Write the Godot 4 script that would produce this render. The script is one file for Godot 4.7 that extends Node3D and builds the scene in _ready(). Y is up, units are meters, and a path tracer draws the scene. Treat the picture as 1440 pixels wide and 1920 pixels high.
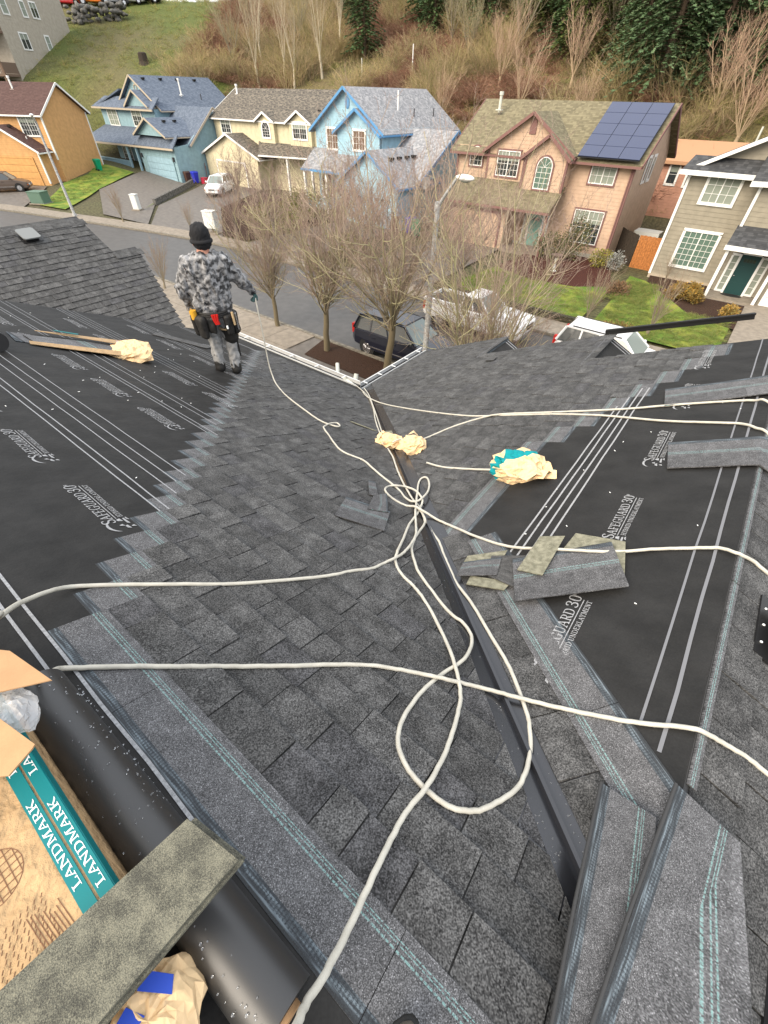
extends Node3D
# A roof being re-shingled, seen from its ridge: two slopes meeting in a valley, a street of houses and a wooded hill behind.

const TP := 0.445            # rise over run of the roof
const CT := 0.9136           # cosine and sine of the pitch
const ST := 0.4066
var rng := RandomNumberGenerator.new()
var taken := {}
var M := {}
var noise := FastNoiseLite.new()
var roofing: Node3D          # the house under the camera


class MB:                    # collects faces, becomes one mesh
	var v := PackedVector3Array()
	var n := PackedVector3Array()
	var uv := PackedVector2Array()
	var c := PackedColorArray()
	var ix := PackedInt32Array()
	var tint := Color.WHITE
	var tinted := false

	func face(p: Array, hint: Vector3, uvs = null) -> void:
		var m := p.size()
		if m < 3:
			return
		var nn := Vector3.ZERO
		for k in range(1, m - 1):
			nn += (p[k] - p[0]).cross(p[k + 1] - p[0])
		if nn.length_squared() < 1e-16:
			return
		nn = nn.normalized()
		var flip := nn.dot(hint) < 0.0
		if flip:
			nn = -nn
		var b := v.size()
		for k in m:
			v.push_back(p[k]); n.push_back(nn); c.push_back(tint)
			uv.push_back(uvs[k] if uvs != null else Vector2(p[k].x + p[k].z * 0.37, p[k].y + p[k].z * 0.61))
		for k in range(1, m - 1):
			if flip:
				ix.push_back(b); ix.push_back(b + k); ix.push_back(b + k + 1)
			else:
				ix.push_back(b); ix.push_back(b + k + 1); ix.push_back(b + k)

	func tri(a: Vector3, b: Vector3, d: Vector3) -> void:
		var q := v.size()
		var nn := (b - a).cross(d - a).normalized()
		v.push_back(a); v.push_back(b); v.push_back(d)
		for k in 3:
			n.push_back(nn); c.push_back(tint); uv.push_back(Vector2.ZERO)
		ix.push_back(q); ix.push_back(q + 2); ix.push_back(q + 1)

	func box(p: Vector3, s: Vector3, b := Basis.IDENTITY) -> void:
		var h := s * 0.5
		for ax in 3:
			var a := Vector3.ZERO; a[ax] = h[ax]
			var e := Vector3.ZERO; e[(ax + 1) % 3] = h[(ax + 1) % 3]
			var f := Vector3.ZERO; f[(ax + 2) % 3] = h[(ax + 2) % 3]
			for sg in [-1.0, 1.0]:
				var q: Vector3 = a * sg
				face([p + b * (q - e - f), p + b * (q + e - f), p + b * (q + e + f), p + b * (q - e + f)], b * q)

	func bar(a: Vector3, b: Vector3, w: float, h: float, up := Vector3.UP) -> void:    # a box from a to b
		var d := (b - a)
		var z := d.normalized()
		if absf(z.dot(up)) > 0.98:
			up = Vector3(1, 0, 0)
		var x := up.cross(z).normalized()
		box((a + b) * 0.5, Vector3(w, h, d.length()), Basis(x, z.cross(x), z))

	func slab(p: Array, thick: Vector3, uvs = null) -> void:    # a flat outline, made thick along a vector; convex
		var cen := Vector3.ZERO
		for q in p:
			cen += q
		cen /= p.size()
		face(p, -thick, uvs)
		var low := []
		for q in p:
			low.append(q + thick)
		face(low, thick, uvs)
		for k in p.size():
			var j: int = (k + 1) % p.size()
			face([p[k], p[j], low[j], low[k]], (p[k] + p[j]) * 0.5 - cen)

	func tube(p: Array, r, sides := 8, caps := true) -> void:
		var m := p.size()
		if m < 2:
			return
		var t: Vector3 = (p[1] - p[0]).normalized()
		var x := t.cross(Vector3.UP if absf(t.y) < 0.9 else Vector3.RIGHT).normalized()
		var b0 := v.size()
		for k in m:
			t = (p[mini(k + 1, m - 1)] - p[maxi(k - 1, 0)]).normalized()
			x = (x - t * x.dot(t)).normalized()
			var y := t.cross(x)
			var rr: float = r[k] if r is Array or r is PackedFloat32Array else r
			for s in sides:
				var a := TAU * s / sides
				var d := x * cos(a) + y * sin(a)
				v.push_back(p[k] + d * rr); n.push_back(d); c.push_back(tint); uv.push_back(Vector2(float(s) / sides, k * 0.1))
		for k in m - 1:
			for s in sides:
				var a := b0 + k * sides + s
				var e := b0 + k * sides + (s + 1) % sides
				ix.push_back(a); ix.push_back(a + sides); ix.push_back(e)
				ix.push_back(e); ix.push_back(a + sides); ix.push_back(e + sides)
		if caps:
			for k in [0, m - 1]:
				var ring := []
				for s in sides:
					ring.append(v[b0 + k * sides + s])
				face(ring, (p[0] - p[1]) if k == 0 else (p[m - 1] - p[m - 2]))

	func lathe(o: Vector3, prof: Array, sides := 20, b := Basis.IDENTITY) -> void:    # profile of (radius, height)
		for k in prof.size() - 1:
			for s in sides:
				var a := TAU * s / sides
				var e := TAU * (s + 1) / sides
				var q := []
				for w in [[a, k], [e, k], [e, k + 1], [a, k + 1]]:
					var pr: Vector2 = prof[w[1]]
					q.append(o + b * Vector3(cos(w[0]) * pr.x, pr.y, sin(w[0]) * pr.x))
				var dp: Vector2 = prof[k + 1] - prof[k]
				face(q, b * Vector3(cos((a + e) / 2) * dp.y, -dp.x, sin((a + e) / 2) * dp.y))

	func blob(o: Vector3, r: Vector3, lumpy := 0.0, seed := 0, rows := 10, cols := 14, b := Basis.IDENTITY) -> void:
		var no := FastNoiseLite.new()
		no.seed = seed; no.frequency = 0.9
		var b0 := v.size()
		for k in rows + 1:
			for s in cols:
				var th := PI * k / rows
				var ph := TAU * s / cols
				var d := Vector3(sin(th) * cos(ph), cos(th), sin(th) * sin(ph))
				var w := 1.0 + lumpy * no.get_noise_3d(d.x * 2, d.y * 2, d.z * 2)
				v.push_back(o + b * (d * r * w)); n.push_back((b * (d / r)).normalized()); c.push_back(tint); uv.push_back(Vector2(float(s) / cols, float(k) / rows))
		for k in rows:
			for s in cols:
				var a := b0 + k * cols + s
				var e := b0 + k * cols + (s + 1) % cols
				ix.append_array([a, a + cols, e, e, a + cols, e + cols])

	func mesh(shift := Vector3.ZERO) -> ArrayMesh:
		var a := []
		a.resize(Mesh.ARRAY_MAX)
		if shift != Vector3.ZERO:
			for k in v.size():
				v[k] -= shift
		a[Mesh.ARRAY_VERTEX] = v; a[Mesh.ARRAY_NORMAL] = n; a[Mesh.ARRAY_TEX_UV] = uv; a[Mesh.ARRAY_INDEX] = ix
		if tinted:
			a[Mesh.ARRAY_COLOR] = c
		var m := ArrayMesh.new()
		m.add_surface_from_arrays(Mesh.PRIMITIVE_TRIANGLES, a)
		return m


func numbered(s: String) -> String:
	taken[s] = taken.get(s, -1) + 1
	return s if taken[s] == 0 else "%s_%03d" % [s, taken[s]]


func tag(o: Node, label := "", category := "", group := "", kind := "") -> Node:
	if label: o.set_meta("label", label)
	if category: o.set_meta("category", category)
	if group: o.set_meta("group", group)
	if kind: o.set_meta("kind", kind)
	return o


func thing(called: String, label: String, category: String, at := Vector3.ZERO, group := "") -> Node3D:
	var o := Node3D.new()
	o.name = numbered(called)
	o.position = at
	add_child(o)
	tag(o, label, category, group)
	return o


func root_of(p: Node) -> Vector3:       # where the thing stands: its meshes are built in world places
	var at := Vector3.ZERO
	while p != self:
		at += p.position
		p = p.get_parent()
	return at


func part(p: Node, called: String, mb: MB, m: Material, kind := "") -> MeshInstance3D:
	var o := MeshInstance3D.new()
	o.mesh = mb.mesh(root_of(p))
	o.material_override = m
	o.name = called
	p.add_child(o, true)
	if kind: o.set_meta("kind", kind)
	return o


func single(called: String, mb: MB, m: Material, label: String, category: String, at := Vector3.ZERO, group := "") -> MeshInstance3D:
	var o := MeshInstance3D.new()
	o.name = numbered(called)
	o.position = at
	o.mesh = mb.mesh(at)
	o.material_override = m
	add_child(o)
	tag(o, label, category, group)
	return o


func struct(called: String, mb: MB, m: Material, kind := "structure") -> MeshInstance3D:
	var o := MeshInstance3D.new()
	o.name = numbered(called)
	o.mesh = mb.mesh()
	o.material_override = m
	add_child(o)
	o.set_meta("kind", kind)
	return o


func dup(o: Node3D, at: Vector3, turn := 0.0, size := 1.0, label := "", category := "", group := "") -> Node3D:
	var d: Node3D = o.duplicate()
	d.name = numbered(o.name.rstrip("_0123456789"))
	d.position = at
	d.rotation.y = turn
	d.scale = Vector3.ONE * size
	add_child(d)
	tag(d, label, category, group)
	return d


# ---------------------------------------------------------------- materials
func lin(r: float, g: float, b: float, a := 1.0) -> Color:
	var q := Color(r, g, b).linear_to_srgb()
	q.a = a
	return q


func mat(called: String, col: Color, rough := 0.8, tex: Texture2D = null, size := 1.0, bump: Texture2D = null, bump_cm := 0.2) -> StandardMaterial3D:
	var m := StandardMaterial3D.new()
	m.resource_name = called
	m.albedo_color = col
	m.roughness = rough
	m.metallic_specular = 0.4
	if tex or bump:
		m.uv1_triplanar = true
		m.uv1_scale = Vector3.ONE / size
	if tex:
		m.albedo_texture = tex
	if bump:
		m.heightmap_enabled = true
		m.heightmap_texture = bump
		m.heightmap_scale = bump_cm
	M[called] = m
	return m


func speckle(side: int, seed: int, grain: float, blotch: float, lo := 0.35, hi := 1.0, freq := 0.012) -> ImageTexture:
	# a tileable grey pattern: big soft blotches under fine grain
	var f := FastNoiseLite.new()
	f.seed = seed; f.frequency = freq; f.fractal_octaves = 4
	var big := f.get_seamless_image(side, side).get_data()
	var out := PackedByteArray()
	out.resize(side * side)
	var r := RandomNumberGenerator.new()
	r.seed = seed + 7
	for k in side * side:
		var w := 0.5 + blotch * (big[k] / 255.0 - 0.5) + grain * (r.randf() - 0.5) * (1.6 if r.randf() < 0.12 else 0.8)
		out[k] = int(255.0 * clampf(lo + (hi - lo) * w, 0.0, 1.0))
	return ImageTexture.create_from_image(Image.create_from_data(side, side, false, Image.FORMAT_L8, out))


func ramped(side: int, seed: int, freq: float, stops: Array, grain := 0.0, hard := false, octaves := 4) -> ImageTexture:
	# noise turned into colours: stops = [[at, Color linear], ...]
	var f := FastNoiseLite.new()
	f.seed = seed; f.frequency = freq; f.fractal_octaves = octaves
	var big := f.get_seamless_image(side, side).get_data()
	var g := Gradient.new()
	g.offsets = PackedFloat32Array(); g.colors = PackedColorArray()
	var off := PackedFloat32Array()
	var cols := PackedColorArray()
	for s in stops:
		off.push_back(s[0]); cols.push_back(s[1])
	g.offsets = off; g.colors = cols
	if hard:
		g.interpolation_mode = Gradient.GRADIENT_INTERPOLATE_CONSTANT
	var out := PackedByteArray()
	out.resize(side * side * 3)
	var r := RandomNumberGenerator.new()
	r.seed = seed + 3
	for k in side * side:
		var q := g.sample(clampf(big[k] / 255.0 + grain * (r.randf() - 0.5), 0, 1))
		out[k * 3] = q.r8; out[k * 3 + 1] = q.g8; out[k * 3 + 2] = q.b8
	return ImageTexture.create_from_image(Image.create_from_data(side, side, false, Image.FORMAT_RGB8, out))


func shingle_print() -> ImageTexture:
	# one whole shingle, a metre by 0.337: granules, chalk nail lines and the dark sealing strip along the top
	var w := 1024
	var h := 345
	var out := PackedByteArray()
	out.resize(w * h * 3)
	var r := RandomNumberGenerator.new()
	r.seed = 12
	var f := FastNoiseLite.new()
	f.seed = 5; f.frequency = 0.03
	var dash := PackedFloat32Array()
	dash.resize(w * 4)
	for k in 4:
		var on := true
		var left := 0
		for x in w:
			if left <= 0:
				on = not on
				left = r.randi_range(5, 16) if on else r.randi_range(2, 5)
			left -= 1
			dash[k * w + x] = 1.0 if on else 0.15
	var rows := [150, 163, 171]
	var fleck := PackedFloat32Array()
	for k in 513 * 174:
		fleck.push_back((r.randf() - 0.5) * 0.26 + (0.20 if r.randf() < 0.05 else 0.0))
	var tone := PackedFloat32Array()
	var left0 := 0
	var tv := 0.0
	for x in w:
		if left0 <= 0:
			left0 = r.randi_range(110, 300)
			tv = r.randf_range(-0.05, 0.045)
			tone.push_back(-0.2)
		else:
			tone.push_back(tv)
		left0 -= 1
	for y in h:
		for x in w:
			var q := (tone[x] if y > 196 else 0.0) + 0.325 + 0.06 * f.get_noise_2d(x * 0.4, y * 0.4) + fleck[(y / 2) * 512 + x / 2]
			var col := Color(q, q, q * 1.02)
			if y < 36:
				var s := 0.5 + 0.6 * f.get_noise_2d(x * 0.22, y * 4.0 + 900)
				col = Color(0.17, 0.175, 0.19).lerp(Color(0.44, 0.48, 0.51), clampf(s * 2.2 - 0.8, 0, 1)) if y > 6 else Color(0.14, 0.14, 0.15)
				if y > 12 and y < 36 and (x / 5) % 2 == 0 and r.randf() < 0.5:
					col = Color(0.12, 0.13, 0.15)
				col = col.lerp(Color(0.5, 0.58, 0.6), 0.25 * r.randf())
			for k in 3:
				if absi(y - rows[k]) <= (1 if k > 0 else 2) and r.randf() < 0.85 * dash[k * w + x]:
					col = col.lerp(Color(0.50, 0.66, 0.65), 0.8)
			var at := (y * w + x) * 3
			out[at] = col.r8; out[at + 1] = col.g8; out[at + 2] = col.b8
	return ImageTexture.create_from_image(Image.create_from_data(w, h, false, Image.FORMAT_RGB8, out))


func far_shingles(a: Color, b: Color, seed: int) -> ImageTexture:
	# courses and tabs of a roof too far off to tell its shingles apart: 2.29 m square, 16 courses
	var side := 512
	var out := PackedByteArray()
	out.resize(side * side * 3)
	var r := RandomNumberGenerator.new()
	r.seed = seed
	for cr in 16:
		var tone := 0.5
		var left := 0
		for x in side:
			if left <= 0:
				tone = r.randf()
				left = r.randi_range(18, 60)
			left -= 1
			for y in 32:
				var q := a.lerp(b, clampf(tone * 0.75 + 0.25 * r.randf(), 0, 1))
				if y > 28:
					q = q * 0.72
				var at := ((cr * 32 + y) * side + x) * 3
				out[at] = q.r8; out[at + 1] = q.g8; out[at + 2] = q.b8
	return ImageTexture.create_from_image(Image.create_from_data(side, side, false, Image.FORMAT_RGB8, out))


func make_materials() -> void:
	var grain := speckle(512, 3, 1.05, 0.42, 0.25, 1.0, 0.02)
	var rough_tex := speckle(512, 31, 0.9, 0.3, 0.0, 1.0, 0.02)
	for k in 4:
		var t: float = [0.138, 0.172, 0.198, 0.15][k]
		var m := mat("shingle%d" % k, lin(t, t * 0.995, t * (0.99 if k != 3 else 1.04)), 0.72, null, 1.0)
		m.albedo_texture = grain
		m.vertex_color_use_as_albedo = true
		m.heightmap_enabled = true
		m.heightmap_texture = grain
		m.heightmap_scale = 0.12
	var hp := mat("headlap", Color.WHITE, 0.7)
	hp.albedo_texture = shingle_print()
	mat("shingle_back", lin(0.34, 0.335, 0.30), 0.9, ramped(512, 77, 0.02, [[0.2, Color(0.60, 0.60, 0.54)], [0.5, Color(0.80, 0.79, 0.72)], [0.8, Color(0.95, 0.94, 0.87)]], 0.7), 0.45, rough_tex, 0.1)
	mat("moss_shingle", lin(0.25, 0.247, 0.225), 0.92, ramped(512, 78, 0.016, [[0.05, Color(0.48, 0.48, 0.46)], [0.5, Color(0.72, 0.72, 0.67)], [0.95, Color(0.90, 0.89, 0.82)]], 1.1), 0.5, rough_tex, 0.15)
	var crease := speckle(512, 41, 0.12, 1.5, 0.3, 1.0, 0.01)
	mat("felt", lin(0.036, 0.0355, 0.035), 0.62, speckle(512, 40, 0.35, 0.7, 0.6, 1.0, 0.012), 1.7, crease, 1.0)
	M.felt.metallic_specular = 0.28
	mat("felt_edge", lin(0.045, 0.045, 0.046), 0.6)
	mat("felt_line", lin(0.17, 0.175, 0.19), 0.8)
	mat("felt_print", lin(0.52, 0.53, 0.55), 0.75, speckle(256, 43, 0.8, 0.5, 0.55, 1.0, 0.05), 0.2)
	mat("membrane", lin(0.020, 0.020, 0.021), 0.42)
	M.membrane.metallic_specular = 0.6
	var metal := mat("flashing", lin(0.028, 0.029, 0.034), 0.24)
	metal.metallic = 0.35
	metal.metallic_specular = 0.7
	var drop := mat("water", lin(0.9, 0.92, 0.95, 0.08), 0.02)
	drop.refraction_enabled = true
	drop.refraction_scale = 0.033
	mat("hose", lin(0.72, 0.69, 0.60), 0.5, speckle(256, 50, 0.3, 0.5, 0.72, 1.0, 0.02), 0.3)
	mat("kraft", lin(0.60, 0.40, 0.21), 0.7, speckle(256, 51, 0.2, 0.5, 0.72, 1.0, 0.02), 0.4, crease, 1.2)
	mat("card", lin(0.55, 0.33, 0.17), 0.85, speckle(256, 52, 0.2, 0.4, 0.8, 1.0, 0.02), 0.4)
	mat("teal_print", lin(0.0, 0.165, 0.18), 0.5)
	mat("blue_print", lin(0.03, 0.08, 0.5), 0.5)
	mat("white_print", lin(0.8, 0.82, 0.82), 0.5)
	mat("brown_print", lin(0.20, 0.10, 0.055), 0.8)
	mat("clear_film", lin(0.75, 0.77, 0.8, 0.35), 0.2)
	M.clear_film.transparency = BaseMaterial3D.TRANSPARENCY_ALPHA
	mat("white_paint", lin(0.78, 0.78, 0.76), 0.45)
	mat("gutter_white", lin(0.58, 0.59, 0.59), 0.4)
	mat("pvc", lin(0.55, 0.56, 0.5), 0.5)
	mat("black_plastic", lin(0.016, 0.016, 0.017), 0.35)
	mat("dark_metal", lin(0.05, 0.05, 0.055), 0.4)
	mat("grey_plastic", lin(0.18, 0.19, 0.19), 0.45)
	mat("rubber", lin(0.02, 0.02, 0.02), 0.8)
	mat("chrome", lin(0.55, 0.55, 0.56), 0.25)
	M.chrome.metallic = 0.9
	mat("glass_dark", lin(0.035, 0.042, 0.045), 0.08)
	M.glass_dark.metallic_specular = 0.7
	mat("glass_blind", lin(0.25, 0.28, 0.24), 0.12)
	mat("curtain_brown", lin(0.16, 0.11, 0.08), 0.12)
	mat("glass_green", lin(0.11, 0.17, 0.14), 0.1)
	mat("tan_wall", lin(0.43, 0.36, 0.27), 0.85)
func _ready() -> void:
	rng.seed = 20240
	noise.seed = 9
	noise.frequency = 0.05
	var cam := Camera3D.new()
	cam.name = "camera"
	cam.position = Vector3(0, 7.6, 0)
	cam.rotation_order = EULER_ORDER_YXZ
	cam.rotation = Vector3(deg_to_rad(-45.006), deg_to_rad(37.025), deg_to_rad(1.237))
	cam.fov = 101.6
	cam.near = 0.05
	cam.far = 2000.0
	add_child(cam)
	cam.current = true
	var env := Environment.new()
	env.background_mode = Environment.BG_SKY
	var sky := Sky.new()
	var sm := ProceduralSkyMaterial.new()
	sm.sky_top_color = lin(0.92, 0.96, 1.02)
	sm.sky_horizon_color = lin(0.80, 0.83, 0.86)
	sm.sky_curve = 0.2
	sm.ground_horizon_color = lin(0.5, 0.5, 0.5)
	sm.ground_bottom_color = lin(0.2, 0.2, 0.19)
	sky.sky_material = sm
	env.sky = sky
	env.background_energy_multiplier = 1.3
	env.tonemap_mode = Environment.TONE_MAPPER_LINEAR
	env.tonemap_exposure = 1.45
	env.sdfgi_enabled = true
	env.ssao_enabled = true
	env.ssil_enabled = true
	var we := WorldEnvironment.new()
	we.name = "sky"
	we.environment = env
	add_child(we)
	var sun := DirectionalLight3D.new()
	sun.name = "sun"
	sun.light_energy = 1.0
	sun.light_color = Color(1.0, 0.95, 0.88)
	sun.light_angular_distance = 40.0
	sun.shadow_enabled = true
	sun.rotation = Vector3(deg_to_rad(-36), deg_to_rad(-14), 0)
	add_child(sun)
	make_materials()
	house_materials()
	build_ground()
	build_street()
	build_roof()
	house_salmon()
	house_grey()
	house_pink()
	house_cream()
	house_bright_blue()
	house_pale_blue()
	house_orange()
	house_beige()
	build_street_things()
	build_plants()
	build_roof_things()
	build_person()
	tell_apart()


func tell_apart() -> void:
	# trees of the hill that would share a label are told apart by how near they stand
	var same := {}
	for o in get_children():
		if o.has_meta("label"):
			var l: String = o.get_meta("label")
			if not same.has(l):
				same[l] = []
			same[l].append(o)
	for l in same:
		var n: int = same[l].size()
		if n > 1:
			same[l].sort_custom(func(a, b): return a.position.length() < b.position.length())
			for k in n:
				same[l][k].set_meta("label", "%s, %s" % [l, "nearest" if k == 0 else ("farthest" if k == n - 1 else ["second nearest", "third nearest", "fourth nearest", "fifth nearest", "sixth nearest", "seventh nearest"][mini(k - 1, 5)])])
# ---------------------------------------------------------------- roof shapes
func surf(x: float, z: float) -> float:           # the roof under the hoses
	var re := minf(5.821 + TP * x, 6.0747 - TP * (x - 0.57))
	return maxf(minf(6.2 + TP * z, 6.356 - TP * (z - 0.35)), re)


func clip(poly: Array, a: Vector2, d: float) -> Array:     # keep where a.p <= d
	var out := []
	for k in poly.size():
		var p: Vector2 = poly[k]
		var q: Vector2 = poly[(k + 1) % poly.size()]
		var s := a.dot(p) - d
		var t := a.dot(q) - d
		if s <= 0.0:
			out.append(p)
		if (s < 0.0 and t > 0.0) or (s > 0.0 and t < 0.0):
			out.append(p.lerp(q, s / (s - t)))
	return out


func lap(mb: MB, fr: Array, poly: Array, vb: float, vt: float, hb: float, ht: float, uvo := Vector2.ZERO, uvs := Vector2.ONE, band := 1.0) -> void:
	# a lapped piece on the plane fr = [origin, along, up the slope, normal]: thick at vb, thin at vt
	if poly.size() < 3:
		return
	var top := []
	var low := []
	var uv := []
	var cen := Vector3.ZERO
	for p in poly:
		var h: float = lerpf(hb, ht, (p.y - vb) / (vt - vb))
		top.append(fr[0] + fr[1] * p.x + fr[2] * p.y + fr[3] * h)
		low.append(fr[0] + fr[1] * p.x + fr[2] * p.y - fr[3] * 0.001)
		uv.append((p + uvo) * uvs)
		cen += top[-1]
	cen /= top.size()
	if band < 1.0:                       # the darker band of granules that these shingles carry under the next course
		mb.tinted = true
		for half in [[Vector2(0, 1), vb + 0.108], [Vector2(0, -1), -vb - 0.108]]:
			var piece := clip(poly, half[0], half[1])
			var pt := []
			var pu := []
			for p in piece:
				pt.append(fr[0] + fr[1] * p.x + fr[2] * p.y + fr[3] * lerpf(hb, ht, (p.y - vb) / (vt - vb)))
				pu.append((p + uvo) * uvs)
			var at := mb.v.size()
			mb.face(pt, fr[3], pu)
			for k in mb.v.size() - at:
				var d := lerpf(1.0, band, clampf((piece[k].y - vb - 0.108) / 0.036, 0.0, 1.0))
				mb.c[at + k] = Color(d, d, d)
	else:
		mb.face(top, fr[3], uv)
	for k in top.size():
		var j: int = (k + 1) % top.size()
		mb.face([top[k], top[j], low[j], low[k]], (top[k] + top[j]) * 0.5 - cen, [uv[k], uv[j], uv[j], uv[k]])


func bulk(store: Dictionary, key: int) -> MB:
	if not store.has(key):
		store[key] = MB.new()
	return store[key]


func tab_row(slope: Node, store: Dictionary, fr: Array, vb: float, u0: float, u1: float, clips: Array, near, wide := Vector2(0.11, 0.30)) -> void:
	# the seen part of one course: tabs of two thicknesses side by side
	var u := u0 - rng.randf_range(0.0, 0.08)
	var high := rng.randf() < 0.5
	var vt := vb + 0.172
	while u < u1:
		var w := rng.randf_range(wide.x, wide.y)
		var poly := [Vector2(maxf(u, u0) + 0.0024, vb), Vector2(minf(u + w, u1) - 0.0024, vb), Vector2(minf(u + w, u1) - 0.0024, vt), Vector2(maxf(u, u0) + 0.0024, vt)]
		var mid := Vector2(u + w * 0.5, vb + 0.07)
		u += w
		var use: Array = clips[0].call(mid) if clips[0] is Callable else clips
		for c in use:
			poly = clip(poly, c[0], c[1])
		var key: int = [1, 2, 1, 0][rng.randi() % 4] if high else [0, 3, 0, 1][rng.randi() % 4]
		var hb := (0.0145 if high else 0.0085) + rng.randf_range(-0.0008, 0.0015)
		var off := Vector2(rng.randf() * 3.0, rng.randf() * 3.0)
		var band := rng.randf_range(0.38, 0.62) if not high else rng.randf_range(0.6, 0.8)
		high = not high if rng.randf() < 0.8 else high
		if poly.size() < 3 or poly[0].distance_to(poly[2]) < 0.02:
			continue
		if near.call(fr[0] + fr[1] * mid.x + fr[2] * mid.y):
			var mb := MB.new()
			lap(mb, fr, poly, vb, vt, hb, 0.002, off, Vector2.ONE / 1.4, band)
			part(slope, "shingle", mb, M["shingle%d" % key])
		else:
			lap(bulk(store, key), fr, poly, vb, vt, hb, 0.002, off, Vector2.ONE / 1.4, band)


func headlap(slope: Node, fr: Array, vb: float, u0: float, u1: float, clips: Array, h := 0.0045, low := 0.143) -> void:
	# the part of a shingle that the next course will cover: nail lines and sealing strip
	var poly := [Vector2(u0, vb + low), Vector2(u1, vb + low), Vector2(u1, vb + 0.337), Vector2(u0, vb + 0.337)]
	for c in clips:
		poly = clip(poly, c[0], c[1])
	if poly.size() < 3:
		return
	var mb := MB.new()
	lap(mb, fr, poly, vb, vb + 0.337, h + 0.003, h - 0.001, Vector2(rng.randf() * 4.0, -(vb + 0.337)), Vector2(1.0, -1.0 / 0.337))
	part(slope, "shingle", mb, M.headlap)


func strip_on(mb: MB, fr: Array, a: Vector2, b: Vector2, w: float, h := 0.002) -> void:
	# a printed line on a slope, slightly wavy
	var d := (b - a)
	var side := Vector2(-d.y, d.x).normalized() * w * 0.5
	var steps := maxi(2, int(d.length() / 0.25))
	var last: Array = []
	for k in steps + 1:
		var p := a + d * (float(k) / steps) + side * 0.5 * rng.randf_range(-1, 1)
		var here := [fr[0] + fr[1] * (p + side).x + fr[2] * (p + side).y + fr[3] * h, fr[0] + fr[1] * (p - side).x + fr[2] * (p - side).y + fr[3] * h]
		if last:
			mb.face([last[0], here[0], here[1], last[1]], fr[3])
		last = here


func print_mesh() -> ArrayMesh:
	# SAFEGUARD 30 / HYBRID UNDERLAYMENT with its emblem, 0.5 m long, x along the reading, y up the letters
	var st := SurfaceTool.new()
	st.begin(Mesh.PRIMITIVE_TRIANGLES)
	var font := SystemFont.new()
	font.font_names = PackedStringArray(["Droid Serif"])
	for row in [["S", 0.0, 0.0, 0.062, 0.0], ["AFEGUARD", 0.040, 0.0, 0.050, 0.315], ["30", 0.372, 0.0, 0.058, 0.0], ["®", 0.448, 0.032, 0.018, 0.0], ["HYBRID UNDERLAYMENT", 0.045, -0.050, 0.024, 0.39]]:
		var t := TextMesh.new()
		t.text = row[0]; t.font = font; t.font_size = 48; t.pixel_size = 0.001; t.depth = 0.0005
		t.horizontal_alignment = HORIZONTAL_ALIGNMENT_LEFT; t.vertical_alignment = VERTICAL_ALIGNMENT_BOTTOM
		var bb := t.get_aabb()
		var sy: float = row[3] / maxf(bb.size.y, 1e-4)
		var sx: float = row[4] / bb.size.x if row[4] > 0.0 else sy
		st.append_from(t, 0, Transform3D(Basis.from_scale(Vector3(sx, sy, 1)), Vector3(row[1] - bb.position.x * sx, row[2] - bb.position.y * sy, 0.0016)))
	var mb := MB.new()
	mb.box(Vector3(0.235, -0.012, 0.0016), Vector3(0.40, 0.004, 0.0006))
	# emblem: a winged, helmet-like badge before the first letter
	for k in 9:
		var a0 := PI * (0.15 + 0.085 * k)
		var a1 := PI * (0.15 + 0.085 * (k + 1))
		var w0 := 0.012 * sin(PI * (k + 0.01) / 9.0) + 0.001
		var w1 := 0.012 * sin(PI * minf(k + 1.0, 8.99) / 9.0) + 0.001
		mb.face([Vector3(-0.03 + 0.06 * cos(a0), 0.03 + 0.06 * sin(a0) - 0.03, 0.0016), Vector3(-0.03 + 0.06 * cos(a1), 0.03 + 0.06 * sin(a1) - 0.03, 0.0016), Vector3(-0.03 + (0.06 - w1) * cos(a1), 0.0 + (0.06 - w1) * sin(a1), 0.0016), Vector3(-0.03 + (0.06 - w0) * cos(a0), 0.0 + (0.06 - w0) * sin(a0), 0.0016)], Vector3.BACK)
	for q in [[-0.075, -0.035, 0.035, 0.018], [-0.03, -0.05, 0.06, 0.014], [-0.045, -0.018, 0.02, 0.022], [0.0, -0.03, 0.03, 0.024], [-0.07, -0.062, 0.02, 0.02], [0.005, -0.062, 0.03, 0.012]]:
		mb.face([Vector3(q[0], q[1], 0.0016), Vector3(q[0] + q[2], q[1] + 0.006, 0.0016), Vector3(q[0] + q[2] - 0.006, q[1] + q[3], 0.0016), Vector3(q[0] + 0.008, q[1] + q[3] * 0.9, 0.0016)], Vector3.BACK)
	st.append_from(mb.mesh(), 0, Transform3D.IDENTITY)
	return st.commit()


func roof_frames() -> Dictionary:
	return {
		"left": [Vector3(0, 6.2, 0), Vector3(1, 0, 0), Vector3(0, ST, CT), Vector3(0, CT, -ST)],
		"right": [Vector3(0, 5.821, 0), Vector3(0, 0, -1), Vector3(CT, ST, 0), Vector3(-ST, CT, 0)],
		"far": [Vector3(0.57, 6.0747, 0), Vector3(0, 0, -1), Vector3(-CT, ST, 0), Vector3(ST, CT, 0)],
		"wing": [Vector3(0, 0.7, 0), Vector3(0, 0, -1), Vector3(-CT, ST, 0), Vector3(ST, CT, 0)],
	}


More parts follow.
